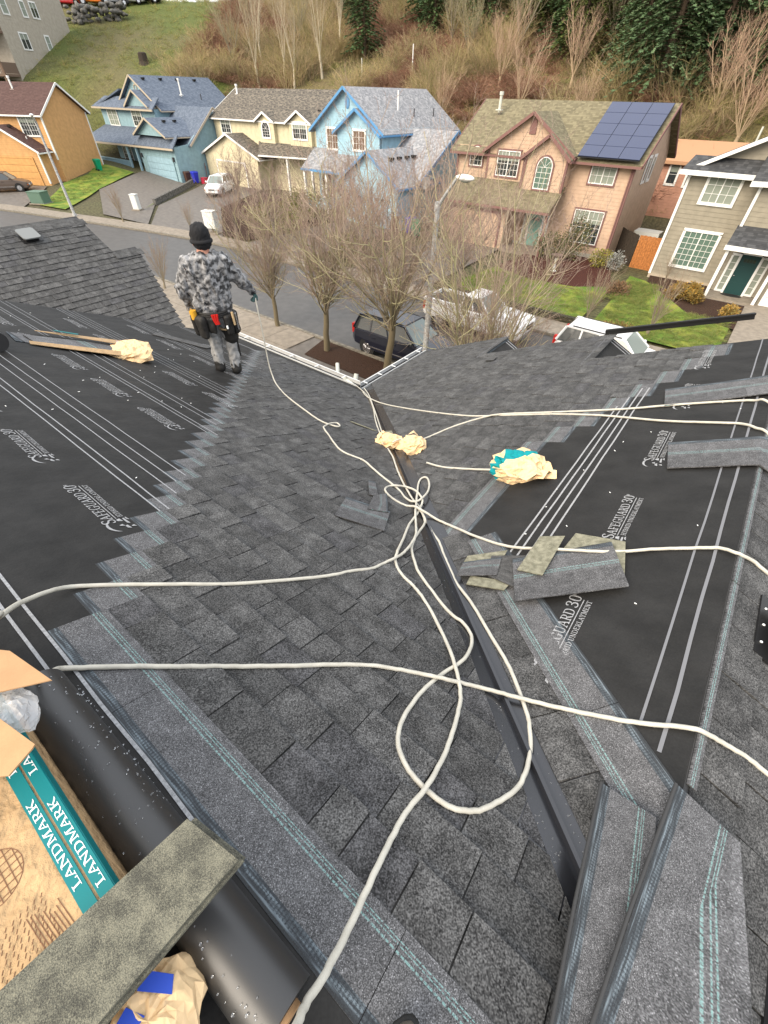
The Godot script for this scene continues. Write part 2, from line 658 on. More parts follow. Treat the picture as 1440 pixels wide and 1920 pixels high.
func plate(fr: Array, uv: Array, thick: float, lift := 0.0) -> MB:
	var mb := MB.new()
	var tri := Geometry2D.triangulate_polygon(PackedVector2Array(uv))
	var P := []
	for p in uv:
		P.append(fr[0] + fr[1] * p.x + fr[2] * p.y + fr[3] * lift)
	for k in range(0, tri.size(), 3):
		var q := [P[tri[k]], P[tri[k + 1]], P[tri[k + 2]]]
		mb.face(q, fr[3])
		mb.face([q[0] - fr[3] * thick, q[1] - fr[3] * thick, q[2] - fr[3] * thick], -fr[3])
	for k in uv.size():
		var j: int = (k + 1) % uv.size()
		var mid: Vector2 = (uv[k] + uv[j]) * 0.5
		var d: Vector2 = (uv[j] - uv[k]).normalized()
		var o := Vector2(d.y, -d.x)
		if Geometry2D.is_point_in_polygon(mid + o * 0.002, PackedVector2Array(uv)):
			o = -o
		mb.face([P[k], P[j], P[j] - fr[3] * thick, P[k] - fr[3] * thick], fr[1] * o.x + fr[2] * o.y)
	return mb


func build_roof() -> void:
	var FR := roof_frames()
	var h := thing("house", "grey house being re-roofed, its two black felted slopes meeting in a valley in the foreground", "house", Vector3(-2, 0, -2))
	roofing = h
	var letters := print_mesh()
	# ---- left slope: from the ridge at z 0.35 down to the gutter at z -5.08
	var L: Array = FR.left
	var sL := part(h, "roof_slope", plate(L, [Vector2(-8.1, 0.35 / CT), Vector2(1.15, 0.35 / CT), Vector2(0.5, 0.0), Vector2(0.62 - 0.855 + 0.28, -0.62), Vector2(-4.22, -5.08 / CT), Vector2(-7.85, -5.08 / CT)], 0.05, -0.004), M.felt_edge)
	tag(sL, "slope on which the man stands, shingled towards the valley and bare felt beyond")
	var bounds := [0.34, -0.62, -1.51, -2.37, -3.24, -4.12, -5.09]
	for k in 6:
		var vb: float = bounds[k + 1] / CT - 0.03
		var vt: float = bounds[k] / CT
		var right: float = minf(0.2, bounds[k + 1] + 0.80)
		var mb := MB.new()
		lap(mb, L, [Vector2(-8.1, vb), Vector2(right, vb), Vector2(right + 0.3, vt), Vector2(-8.1, vt)], vb, vt, 0.003, 0.0012)
		part(sL, "felt_strip", mb, M.felt)
	for row in [[0.185, -4.6, -0.45, 0.013], [0.135, -4.6, -0.45, 0.013], [-0.54, -9, -1.9, 0.011], [-0.59, -9, -1.9, 0.011], [-0.71, -9, -2.1, 0.010], [-0.79, -9, -2.2, 0.010], [-0.88, -9, -2.3, 0.010], [-1.44, -9, -2.9, 0.010], [-1.485, -9, -2.9, 0.010], [-1.62, -9, -3.1, 0.010], [-1.69, -9, -3.1, 0.010], [-2.24, -9, -3.8, 0.010], [-2.30, -9, -3.8, 0.010], [-2.37, -9, -3.9, 0.010], [-2.44, -9, -4.0, 0.010], [-3.12, -9, -4.7, 0.012], [-3.18, -9, -4.7, 0.012], [-3.27, -9, -4.9, 0.012], [-3.34, -9, -4.9, 0.012], [-4.05, -9, -5.8, 0.014], [-4.12, -9, -5.8, 0.014], [-4.65, -9, -6.3, 0.03]]:
		var mb := MB.new()
		strip_on(mb, L, Vector2(maxf(row[1], -8.05), row[0] / CT), Vector2(row[2], row[0] / CT), row[3] * 0.8, 0.0042)
		part(sL, "printed_line", mb, M.felt_print)
	for q in [[-1.93, -0.33], [-2.78, -0.33], [-3.63, -0.33], [-3.14, -1.26], [-3.96, -1.26], [-4.78, -1.26], [-5.62, -1.26], [-6.5, -1.26], [-3.6, -2.10], [-4.36, -2.10], [-6.0, -2.1], [-6.86, -2.10], [-4.5, -2.95], [-5.3, -2.95], [-6.13, -2.94], [-7.0, -2.95], [-5.3, -3.7], [-6.2, -3.7]]:
		var o := MeshInstance3D.new()
		o.mesh = letters; o.material_override = M.felt_print; o.name = "lettering"
		sL.add_child(o, true)
		o.transform = Transform3D(Basis(-L[1], L[2], L[3]), L[0] + L[1] * q[0] + L[2] * (q[1] / CT) + L[3] * 0.004 - h.position)
	var store := {}
	var valley_l := [[Vector2(1.0, -CT) / Vector2(1.0, CT).length(), 0.745 / Vector2(1.0, CT).length()]]
	var nearL := func(p: Vector3) -> bool: return p.z > -1.62
	for k in 37:
		var zb := -0.174 - 0.1305 * k
		var u0 := -1.36 - 0.1475 * k
		tab_row(sL, store, L, zb / CT, u0, zb + 1.0, valley_l, nearL)
		if k == 0:
			var u := -1.36
			for w in [0.44, 0.98, 0.6]:
				headlap(sL, L, zb / CT, u, u + w - 0.002, valley_l)
				u += w
		else:
			headlap(sL, L, zb / CT, u0, u0 + 0.19, [], 0.0035)
	for key in store:
		part(sL, "shingles", store[key], M["shingle%d" % key], "stuff")
	# ---- right slope: ridge at x 0.57, stepped towards the street
	var R: Array = FR.right
	var sR := part(h, "roof_slope", plate(R, [Vector2(0.15, 0.57 / CT), Vector2(0.66, -0.05), Vector2(5.1, -4.5 / CT), Vector2(7.3, -4.5 / CT), Vector2(7.3, -2.85 / CT), Vector2(6.35, -2.85 / CT), Vector2(6.35, -1.05 / CT), Vector2(5.36, -1.05 / CT), Vector2(5.36, 0.57 / CT)], 0.05, -0.004), M.felt_edge)
	tag(sR, "slope beyond the valley, its felt still bare below the ridge")
	for q in [[-1.00, 0.03], [0.02, 0.565]]:
		var mb := MB.new()
		var vb: float = q[0] / CT
		var vt: float = q[1] / CT
		lap(mb, R, [Vector2(-0.2, vb), Vector2(5.35, vb), Vector2(5.35, vt), Vector2(-0.2, vt)], vb, vt, 0.003, 0.0012)
		part(sR, "felt_strip", mb, M.felt)
	for row in [[-0.36, 1.6, 3.9, 0.012], [-0.315, 1.6, 4.1, 0.012], [-0.265, 1.6, 4.3, 0.012], [-0.215, 1.6, 4.3, 0.012], [0.495, 0.92, 5.35, 0.013], [0.425, 1.0, 5.35, 0.010]]:
		var mb := MB.new()
		strip_on(mb, R, Vector2(row[1], row[0] / CT), Vector2(row[2], row[0] / CT), row[3], 0.0042)
		part(sR, "printed_line", mb, M.felt_line if row[0] > 0.3 else M.felt_print)
	for u in [1.08, 2.02, 2.93, 3.86, 4.75]:
		var o := MeshInstance3D.new()
		o.mesh = letters; o.material_override = M.felt_print; o.name = "lettering"
		sR.add_child(o, true)
		o.transform = Transform3D(Basis(R[1], -R[2], R[3]), R[0] + R[1] * u + R[2] * (0.085 / CT) + R[3] * 0.004 - h.position)
	store = {}
	var vr := Vector2(-1.0, -CT) / Vector2(1.0, CT).length()
	var valley_r := [vr, -1.0 / Vector2(1.0, CT).length()]
	var rake := func(mid: Vector2) -> Array:
		var x := mid.y * CT
		var end := 7.3 if x < -2.85 else (6.35 if x < -1.05 else 5.36)
		return [valley_r, [Vector2(1, 0), end + 0.02]]
	var nearR := func(p: Vector3) -> bool: return p.z > -3.35 and p.x > -2.05
	for k in range(-7, 29):
		var xt := -0.68 - 0.1305 * k
		var xb := xt - 0.308
		var u0 := 0.5
		if k < 0:
			u0 = 2.9 - 0.30 * k
		var xe := 7.4
		if xb < -4.62:
			break
		tab_row(sR, store, R, xb / CT, u0, xe, [rake], nearR)
		var ends: float = 6.35 if xt < -1.05 else 5.36
		if k == 0:
			var u := 1.66
			for w in [0.42, 0.78]:
				headlap(sR, R, xb / CT, u, u + w - 0.002, [valley_r])
				u += w
			headlap(sR, R, xb / CT, 2.86, 3.22, [])
		elif k < 0:
			headlap(sR, R, xb / CT, u0, minf(u0 + 0.33, ends), [], 0.0035)
	for key in store:
		part(sR, "shingles", store[key], M["shingle%d" % key], "stuff")
	# shingles laid along the valley up to the ridge
	var dd: Vector3 = (R[1] * -1.0 + R[2] * 1.0946).normalized()
	var pp: Vector3 = (R[1] * 1.0946 + R[2]).normalized()
	var org := Vector3(-0.15, 5.821 - 0.15 * TP, -0.15 + -0.99 + 0.0)
	var V := [org, dd, pp, R[3]]
	store = {}
	var ridge_cut := [[Vector2(dd.x, pp.x), 0.55 - org.x]]
	tab_row(sR, store, V, -0.04, -0.95, 1.5, ridge_cut, func(_p): return true, Vector2(0.22, 0.36))
	var uu := -0.83
	for w in [0.30, 1.0, 0.6]:
		headlap(sR, V, -0.04, uu, uu + w - 0.003, ridge_cut, 0.006)
		uu += w
	# ---- far slope behind the ridge
	var E: Array = FR.far
	var sE := part(h, "roof_slope", plate(E, [Vector2(-1.2, 0), Vector2(5.5, 0), Vector2(5.5, -3.2), Vector2(-1.2, -3.2)], 0.05, -0.004), M.felt_edge)
	tag(sE, "finished slope beyond the right-hand ridge")
	store = {}
	var nearE := func(p: Vector3) -> bool: return p.x < 1.15 and p.z > -2.6
	for k in 22:
		tab_row(sE, store, E, -0.19 - 0.143 * k, -1.15, 5.5, [[Vector2(1, 0), 5.5]], nearE)
	for key in store:
		part(sE, "shingles", store[key], M["shingle%d" % key], "stuff")
	var u := 0.86
	while u < 5.4:
		headlap(sE, E, -0.19, u, minf(u + 0.99, 5.48), [[Vector2(0, 1), -0.004]], 0.006, 0.155)
		u += 1.0
	# ---- back of the left ridge, and the lower wing to the street
	var B := [Vector3(0, 6.356, 0.35), Vector3(1, 0, 0), Vector3(0, ST, -CT), Vector3(0, CT, ST)]
	part(h, "roof_slope", plate(B, [Vector2(-8.1, 0), Vector2(2.4, 0), Vector2(2.4, -3.5), Vector2(-8.1, -3.5)], 0.05, -0.002), M.felt)
	var Wg: Array = FR.wing
	var sW := part(h, "roof_slope", plate(Wg, [Vector2(-1.5, 11.2 / CT), Vector2(4.27, 11.2 / CT), Vector2(4.27, 10.17 / CT), Vector2(4.78, 10.17 / CT), Vector2(4.2, 8.16 / CT), Vector2(4.2, 8.0 / CT), Vector2(-1.5, 8.0 / CT)], 0.06, -0.004), M.felt_edge)
	tag(sW, "lower finished wing roof, a square vent near its ridge")
	store = {}
	for k in 25:
		var vb := 8.02 / CT + 0.143 * k
		var uend := 4.30 if vb * CT > 10.17 else lerpf(4.22, 4.80, (vb * CT - 8.1) / 2.07)
		tab_row(sW, store, Wg, vb, -1.5, uend, [[Vector2(1, 0), 9.0]], func(_p): return false)
	for key in store:
		part(sW, "shingles", store[key], M["shingle%d" % key], "stuff")
	for k in 40:                                                     # ridge caps of the wing
		var mb := MB.new()
		var z := 1.5 - 0.145 * k
		if z < -4.3:
			break
		for sg in [1.0, -1.0]:
			var y := 0.7 + TP * 11.2
			mb.slab([Vector3(-11.2, y + 0.02, z), Vector3(-11.2, y + 0.014, z - 0.2), Vector3(-11.2 + sg * 0.15, y - 0.15 * TP + 0.014, z - 0.2), Vector3(-11.2 + sg * 0.15, y - 0.15 * TP + 0.02, z)], Vector3(0, -0.006, 0))
		part(sW, "ridge_cap", mb, M["shingle%d" % (k % 3)])
	for k in 5:
		var mb := MB.new()
		var z := -4.25 - 0.11 * k
		mb.slab([Vector3(-10.17, 5.226 + 0.03, z), Vector3(-10.17, 5.226 + 0.024, z - 0.14), Vector3(-10.02, 5.16 + 0.024, z - 0.14), Vector3(-10.02, 5.16 + 0.03, z)], Vector3(0, -0.006, 0))
		part(sW, "ridge_cap", mb, M["shingle%d" % (k % 3)])
	part(h, "roof_slope", plate([Vector3(-11.2, 0.7 + TP * 11.2, 0), Vector3(0, 0, -1), Vector3(CT, ST, 0), Vector3(-ST, CT, 0)], [Vector2(-1.5, 0), Vector2(4.27, 0), Vector2(4.27, -3.5), Vector2(-1.5, -3.5)], 0.06, -0.006), M.shingle1)
	# ---- the two little gables that step the street end
	for q in [[-2.85, -7.3, -6.2, 1.3], [-1.05, -6.35, -5.2, 1.3]]:
		var y0: float = 5.821 + TP * q[0]
		var G := [Vector3(q[0], y0, 0), Vector3(0, 0, -1), Vector3(-CT, ST, 0), Vector3(ST, CT, 0)]
		var s := part(h, "gable_slope", plate(G, [Vector2(-q[2], 0), Vector2(-q[1], 0), Vector2(-q[1], -q[3]), Vector2(-q[2], -q[3])], 0.05), M.felt)
		var mb := MB.new()
		strip_on(mb, G, Vector2(-q[1] - 0.06, 0), Vector2(-q[1] - 0.06, -q[3]), 0.02, 0.004)
		strip_on(mb, G, Vector2(-q[1] - 0.13, 0), Vector2(-q[1] - 0.13, -q[3]), 0.02, 0.004)
		part(s, "printed_line", mb, M.felt_print)
		mb = MB.new()
		lap(mb, G, [Vector2(-q[2], -0.07), Vector2(-q[1], -0.07), Vector2(-q[1], 0.01), Vector2(-q[2], 0.01)], -0.07, 0.01, 0.008, 0.012, Vector2(0, 0.07), Vector2(1, 3))
		part(s, "shingle", mb, M.headlap)
		mb = MB.new()
		mb.slab([Vector3(q[0], y0 - 0.05, q[1] + 0.25), Vector3(q[0] + 1.2, y0 - 1.2 * TP - 0.05, q[1] + 0.25), Vector3(q[0] + 1.2, 2.5, q[1] + 0.25), Vector3(q[0] - 1.6, 2.5, q[1] + 0.25), Vector3(q[0] - 1.6, y0 - 1.6 * TP - 0.05, q[1] + 0.25)], Vector3(0, 0, 0.12))
		part(h, "wall", mb, M.tan_wall)
	# ---- valley metal
	var vm := MB.new()
	var prof := [[-0.14, 0.0035], [-0.012, 0.0035], [-0.006, 0.024], [0.006, 0.024], [0.012, 0.0035], [0.14, 0.0035]]
	var va := Vector3(0.45, 0, 0.45 - 0.862)
	var vbm := Vector3(-4.30, 0, -4.30 - 0.862)
	for k in 5:
		var q := []
		for w in [[va, k], [vbm, k], [vbm, k + 1], [va, k + 1]]:
			var s: float = prof[w[1]][0] * 0.7071
			var p: Vector3 = w[0] + Vector3(s, 0, -s)
			p.y = 6.2 + TP * p.z if s < 0 else 5.821 + TP * p.x
			p.y = maxf(6.2 + TP * p.z, 5.821 + TP * p.x) + prof[w[1]][1]
			q.append(p)
		vm.face(q, Vector3.UP)
	part(h, "valley_flashing", vm, M.flashing)
	var wet := MB.new()
	for k in 330:
		var t := pow(rng.randf(), 2.2) * 2.2 - 0.25
		var s := rng.randf_range(0.02, 0.12) * (1 if rng.randf() < 0.5 else -1)
		var p := va + (vbm - va).normalized() * (t + 0.35) + Vector3(s, 0, -s)
		p.y = maxf(6.2 + TP * p.z, 5.821 + TP * p.x) + 0.0035
		var r := rng.randf_range(0.0014, 0.0045)
		wet.blob(p, Vector3(r, r * 0.55, r), 0.0, k, 4, 6)
	part(h, "water_drops", wet, M.water, "stuff")
	# ---- gutters, walls
	for q in [[Vector3(-7.9, 3.86, -5.16), Vector3(-4.52, 3.86, -5.16), Vector3(0, 0, -1)], [Vector3(-4.58, 3.74, -5.2), Vector3(-4.58, 3.74, -7.32), Vector3(-1, 0, 0)]]:
		var mb := MB.new()
		var d: Vector3 = q[1] - q[0]
		var o: Vector3 = q[2]
		mb.bar(q[0], q[1], 0.11, 0.012)
		mb.bar(q[0] + Vector3(0, 0.06, 0) + o * 0.055, q[1] + Vector3(0, 0.06, 0) + o * 0.055, 0.008, 0.12)
		mb.bar(q[0] + Vector3(0, 0.122, 0) + o * 0.05, q[1] + Vector3(0, 0.122, 0) + o * 0.05, 0.022, 0.01)
		mb.bar(q[0] + Vector3(0, 0.05, 0) - o * 0.058, q[1] + Vector3(0, 0.05, 0) - o * 0.058, 0.01, 0.1)
		var g := part(h, "gutter", mb, M.gutter_white)
		mb = MB.new()
		mb.bar(q[0] + Vector3(0, 0.03, 0), q[1] + Vector3(0, 0.03, 0), 0.10, 0.05)  # dark strip laid along the inside of the trough
		part(g, "dark_fill", mb, M.felt_edge)
		for k in 5:
			var b := MB.new()
			var p: Vector3 = q[0] + d * ((k + 0.5) / 5.0) + Vector3(0, 0.128, 0)
			b.bar(p - o * 0.06, p + o * 0.05, 0.03, 0.006)
			part(g, "hanger", b, M.gutter_white)
	var wl := MB.new()
	wl.box(Vector3(-6.0, 1.9, -2.3), Vector3(3.6, 3.8, 5.0))
	wl.box(Vector3(-2.4, 1.8, -2.2), Vector3(3.6, 3.5, 5.2))
	wl.box(Vector3(-0.6, 1.85, -4.2), Vector3(6.6, 3.6, 3.6))
	wl.box(Vector3(0.9, 2.5, -1.6), Vector3(3.4, 5.0, 7.0))
	wl.box(Vector3(-11.0, 2.1, 0.0), Vector3(5.2, 4.2, 7.0))
	part(h, "wall", wl, M.tan_wall)
# ---------------------------------------------------------------- things on the roof
func smooth_path(p: Array, per := 6) -> Array:
	var out := []
	for k in p.size() - 1:
		var a: Vector3 = p[maxi(k - 1, 0)]
		var d: Vector3 = p[mini(k + 2, p.size() - 1)]
		for s in per:
			out.append((p[k] as Vector3).cubic_interpolate(p[k + 1], a, d, float(s) / per))
	out.append(p[-1])
	return out


func hose(pts: Array, label: String, head := []) -> void:        # points are (x, lift above the roof, z)
	var mb := MB.new()
	var ctrl := head.duplicate()
	for p in pts:
		ctrl.append(Vector3(p.x, surf(p.x, p.z) + maxf(p.y, 0.011) + 0.004, p.z))
	var way := smooth_path(ctrl)
	for k in way.size():
		var low := surf(way[k].x, way[k].z) + 0.013
		if way[k].y < low:
			way[k].y = low
		elif way[k].y < low + 0.2:
			way[k] += Vector3(rng.randf_range(-0.0012, 0.0012), 0, rng.randf_range(-0.0012, 0.0012))
	mb.tube(way, 0.0084, 10)
	single("air_hose", mb, M.hose, label, "hose", way[0], "cream air hoses trailed over the roof")


func loose(called: String, pts: Array, lift: float, m: Material, label := "", thick := 0.006, parent: Node = null, group := "") -> Node3D:
	# a flat piece lying on the roof: corners as (x, z); the first edge is its lower one
	var mb := MB.new()
	var P := []
	for p in pts:
		P.append(Vector3(p.x, surf(p.x, p.y) + lift + (p.z if p is Vector3 else 0.0), p.y))
	mb.slab(P, Vector3(0, -thick, 0), [Vector2(0, 1), Vector2(pts[0].distance_to(pts[1]), 1), Vector2(pts[0].distance_to(pts[1]), 0), Vector2(0, 0)] if pts.size() == 4 else null)
	if parent:
		return part(parent, called, mb, m)
	return single(called, mb, m, label, "shingle", P[0], group)


func draped(pts: Array, wide: Vector3, label: String, lift := 0.012) -> void:
	# a shingle bent over the ridge: from (x, z) to (x, z), wide across
	var t := thing("shingle", label, "shingle", Vector3(pts[0].x, surf(pts[0].x, pts[0].y), pts[0].y), "loose shingles waiting on the roof")
	for lay in 2:
		var mb := MB.new()
		var prev := []
		for k in 25:
			var f := k / 24.0
			var c := Vector2(pts[0].x, pts[0].y).lerp(Vector2(pts[1].x, pts[1].y), f)
			var row := []
			for s in 2:
				var p := c + Vector2(wide.x, wide.z) * s + Vector2(0.01, -0.02) * lay
				var y := 0.0
				for w in [-0.12, -0.06, 0.0, 0.06, 0.12]:
					y += surf(p.x + w, p.y) / 5.0
				row.append(Vector3(p.x, maxf(y, surf(p.x, p.y)) + lift + 0.011 * (1 - lay) + 0.02 * f * f, p.y))
			if prev:
				var u0 := (f - 1.0 / 24) * 1.0
				mb.face([prev[0], row[0], row[1], prev[1]], Vector3.UP, [Vector2(u0, 1), Vector2(f, 1), Vector2(f, 0), Vector2(u0, 0)])
				for s in 2:
					var dn := Vector3(0, -0.0075, 0)
					mb.face([prev[s], row[s], row[s] + dn, prev[s] + dn], Vector3(0, 0, 1 if s == 0 else -1))
				mb.face([prev[0] + Vector3(0, -0.0075, 0), row[0] + Vector3(0, -0.0075, 0), row[1] + Vector3(0, -0.0075, 0), prev[1] + Vector3(0, -0.0075, 0)], Vector3.DOWN)
			else:
				mb.face([row[0], row[1], row[1] - Vector3(0, 0.0075, 0), row[0] - Vector3(0, 0.0075, 0)], Vector3(-1, 0, 0))
			prev = row
		part(t, "sheet", mb, M.headlap)


func crumple(mb: MB, o: Vector3, r: Vector3, seed: int, b := Basis.IDENTITY, band := Plane(), band_w := 0.0) -> void:
	# crushed paper: a lumpy, creased ball with flat facets
	var no := FastNoiseLite.new()
	no.seed = seed; no.frequency = 1.0; no.noise_type = FastNoiseLite.TYPE_SIMPLEX
	var rows := 15
	var cols := 24
	var P := []
	for k in rows + 1:
		for s in cols:
			var th := PI * k / rows
			var ph := TAU * (s + 0.5 * (k % 2)) / cols
			var d := Vector3(sin(th) * cos(ph), cos(th), sin(th) * sin(ph))
			var w := 1.0 + 0.30 * no.get_noise_3dv(d * 1.1) + 0.20 * (absf(no.get_noise_3dv(d * 2.6 + Vector3(9, 2, 5))) - 0.3) + (0.0 if k == 0 or k == rows else rng.randf_range(-0.035, 0.035))
			P.append(o + b * (d * r * w))
	mb.tinted = true
	for k in rows:
		for s in cols:
			var e := (s + 1) % cols
			var q := [P[k * cols + s], P[k * cols + e], P[(k + 1) * cols + e], P[(k + 1) * cols + s]]
			var c: Vector3 = (q[0] + q[2]) * 0.5
			mb.tint = Color(0.78, 0.56, 0.32) * rng.randf_range(0.95, 1.03)
			if band_w > 0.0 and absf(band.distance_to(c)) < band_w:
				mb.tint = Color(0.0, 0.24, 0.27)
			mb.face([q[0], q[1], q[2]], c - o)
			mb.face([q[0], q[2], q[3]], c - o)


func paper_bag(o: Vector3, r: Vector3, seed: int, label: String, turn := 0.0, band := Plane(), bw := 0.0) -> Node3D:
	var t := thing("paper_wrapper", label, "paper", o, "crumpled paper wrappers")
	var mb := MB.new()
	crumple(mb, o + Vector3(0, r.y * 0.75, 0), r, seed, Basis(Vector3.UP, turn), band, bw)
	part(t, "paper", mb, M.paper)
	mb = MB.new()
	mb.tinted = true
	mb.tint = Color(0.78, 0.56, 0.32)
	var rr := RandomNumberGenerator.new()
	rr.seed = seed
	for k in 9:
		var a := rr.randf() * TAU
		var c := o + Vector3(cos(a) * r.x * 0.8, r.y * rr.randf_range(0.5, 1.3), sin(a) * r.z * 0.8)
		var out := Vector3(cos(a), rr.randf_range(-0.3, 0.5), sin(a)) * r.x * rr.randf_range(0.25, 0.5)
		var side := Vector3(-sin(a), rr.randf_range(-0.3, 0.3), cos(a)) * r.x * rr.randf_range(0.25, 0.55)
		var fold := Vector3(0, r.y * rr.randf_range(0.15, 0.4), 0)
		mb.face([c - side, c - side * 0.6 + out, c + out * 0.9 + fold, c + fold], Vector3.UP)
		mb.face([c + fold, c + out * 0.9 + fold, c + side * 0.7 + out * 1.1, c + side], Vector3.UP)
	part(t, "torn_edge", mb, M.paper)
	return t


func build_roof_things() -> void:
	var fc := FastNoiseLite.new()
	fc.seed = 8; fc.frequency = 0.035; fc.noise_type = FastNoiseLite.TYPE_CELLULAR; fc.cellular_return_type = FastNoiseLite.RETURN_DISTANCE
	fc.fractal_type = FastNoiseLite.FRACTAL_RIDGED; fc.fractal_octaves = 2
	var pm := mat("paper", Color.WHITE, 0.85, null, 0.5, ImageTexture.create_from_image(fc.get_seamless_image(256, 256)), 3.0)
	pm.vertex_color_use_as_albedo = true
	var h1a := [Vector3(-4.30, 0.011, -3.26), Vector3(-3.88, 0.011, -3.06), Vector3(-3.30, 0.011, -2.87), Vector3(-3.06, 0.011, -2.81), Vector3(-2.91, 0.020, -2.81), Vector3(-2.82, 0.030, -2.83), Vector3(-2.82, 0.035, -2.88), Vector3(-2.89, 0.040, -2.91), Vector3(-2.91, 0.035, -2.83), Vector3(-2.88, 0.020, -2.71), Vector3(-2.85, 0.011, -2.66), Vector3(-2.69, 0.011, -2.56), Vector3(-2.30, 0.011, -2.34), Vector3(-2.05, 0.011, -2.37), Vector3(-1.89, 0.011, -2.31), Vector3(-1.71, 0.011, -2.24), Vector3(-1.58, 0.011, -2.20), Vector3(-1.46, 0.011, -2.15), Vector3(-1.37, 0.011, -2.09), Vector3(-1.28, 0.030, -2.05), Vector3(-1.24, 0.045, -2.08), Vector3(-1.23, 0.045, -2.15), Vector3(-1.25, 0.030, -2.25), Vector3(-1.31, 0.011, -2.37), Vector3(-1.38, 0.011, -2.46), Vector3(-1.43, 0.011, -2.49), Vector3(-1.45, 0.011, -2.45), Vector3(-1.42, 0.011, -2.37)]
	var h1b := [Vector3(-1.42, 0.011, -2.37), Vector3(-1.32, 0.040, -2.20), Vector3(-1.23, 0.035, -2.05), Vector3(-1.14, 0.030, -1.90), Vector3(-1.06, 0.011, -1.79), Vector3(-0.98, 0.020, -1.67), Vector3(-0.93, 0.030, -1.56), Vector3(-0.90, 0.030, -1.46), Vector3(-0.88, 0.030, -1.36), Vector3(-0.88, 0.030, -1.28), Vector3(-0.90, 0.011, -1.19), Vector3(-0.91, 0.011, -1.10), Vector3(-0.96, 0.011, -0.99), Vector3(-1.00, 0.011, -0.87), Vector3(-1.07, 0.011, -0.73), Vector3(-1.21, 0.011, -0.48), Vector3(-1.38, 0.011, -0.25), Vector3(-1.53, 0.011, -0.03), Vector3(-1.51, 0.050, 0.05), Vector3(-1.44, 0.100, 0.13), Vector3(-1.34, 0.160, 0.18), Vector3(-1.25, 0.220, 0.21), Vector3(-1.30, 0.12, 0.75), Vector3(-1.4, 0.02, 1.4), Vector3(-1.2, 0.011, 2.2)]
	var h2a := [Vector3(-2.53, 0.011, -3.21), Vector3(-2.47, 0.011, -3.17), Vector3(-2.37, 0.011, -3.10), Vector3(-2.14, 0.011, -2.90), Vector3(-1.99, 0.011, -2.77), Vector3(-1.80, 0.011, -2.57), Vector3(-1.66, 0.011, -2.43), Vector3(-1.51, 0.011, -2.29), Vector3(-1.32, 0.011, -2.13), Vector3(-1.19, 0.020, -2.04), Vector3(-1.03, 0.011, -1.89), Vector3(-0.92, 0.011, -1.79), Vector3(-0.81, 0.011, -1.70), Vector3(-0.70, 0.011, -1.58), Vector3(-0.60, 0.011, -1.48), Vector3(-0.51, 0.011, -1.39), Vector3(-0.37, 0.011, -1.29), Vector3(-0.21, 0.011, -1.15), Vector3(-0.06, 0.011, -1.02), Vector3(0.04, 0.011, -0.91), Vector3(0.11, 0.011, -0.82)]
	var h2b := [Vector3(0.11, 0.011, -0.82), Vector3(0.16, 0.011, -0.71), Vector3(0.17, 0.011, -0.58), Vector3(0.14, 0.011, -0.49), Vector3(0.09, 0.011, -0.40), Vector3(0.02, 0.011, -0.35), Vector3(-0.05, 0.011, -0.34), Vector3(-0.14, 0.011, -0.35), Vector3(-0.22, 0.011, -0.40), Vector3(-0.26, 0.011, -0.49), Vector3(-0.27, 0.011, -0.64), Vector3(-0.25, 0.011, -0.79), Vector3(-0.22, 0.030, -0.91), Vector3(-0.25, 0.011, -1.06), Vector3(-0.33, 0.011, -1.13), Vector3(-0.44, 0.011, -1.15), Vector3(-0.70, 0.011, -1.29), Vector3(-0.80, 0.011, -1.38), Vector3(-0.89, 0.011, -1.48), Vector3(-0.93, 0.030, -1.57), Vector3(-0.98, 0.011, -1.70), Vector3(-1.02, 0.011, -1.84), Vector3(-1.07, 0.011, -1.92), Vector3(-1.13, 0.030, -1.97), Vector3(-1.18, 0.050, -1.97)]
	var h2c := [Vector3(-0.76, 0.011, -1.87), Vector3(-0.86, 0.011, -1.90), Vector3(-0.98, 0.011, -1.94), Vector3(-1.08, 0.030, -1.97), Vector3(-1.14, 0.050, -1.97), Vector3(-1.19, 0.050, -1.97), Vector3(-1.27, 0.011, -1.97), Vector3(-1.34, 0.011, -1.96), Vector3(-1.41, 0.011, -1.97), Vector3(-1.50, 0.011, -2.01), Vector3(-1.55, 0.011, -2.07), Vector3(-1.56, 0.011, -2.14), Vector3(-1.52, 0.030, -2.18), Vector3(-1.46, 0.030, -2.25), Vector3(-1.35, 0.050, -2.22), Vector3(-1.27, 0.040, -2.17), Vector3(-1.21, 0.030, -2.11), Vector3(-1.18, 0.020, -2.03), Vector3(-1.13, 0.020, -1.90), Vector3(-1.08, 0.011, -1.73), Vector3(-1.00, 0.011, -1.55), Vector3(-0.91, 0.035, -1.35)]
	var h2d := [Vector3(-0.91, 0.035, -1.35), Vector3(-0.88, 0.011, -1.29), Vector3(-0.82, 0.011, -1.23), Vector3(-0.74, 0.011, -1.19), Vector3(-0.67, 0.011, -1.17), Vector3(-0.55, 0.011, -1.11), Vector3(-0.36, 0.011, -0.97), Vector3(-0.24, 0.030, -0.85), Vector3(-0.15, 0.011, -0.74), Vector3(-0.11, 0.011, -0.63), Vector3(-0.08, 0.020, -0.49), Vector3(-0.07, 0.030, -0.35), Vector3(-0.08, 0.020, -0.24), Vector3(-0.07, 0.030, -0.12), Vector3(-0.05, 0.050, 0.02), Vector3(-0.04, 0.090, 0.11), Vector3(-0.04, 0.120, 0.16), Vector3(-0.03, 0.160, 0.19)]
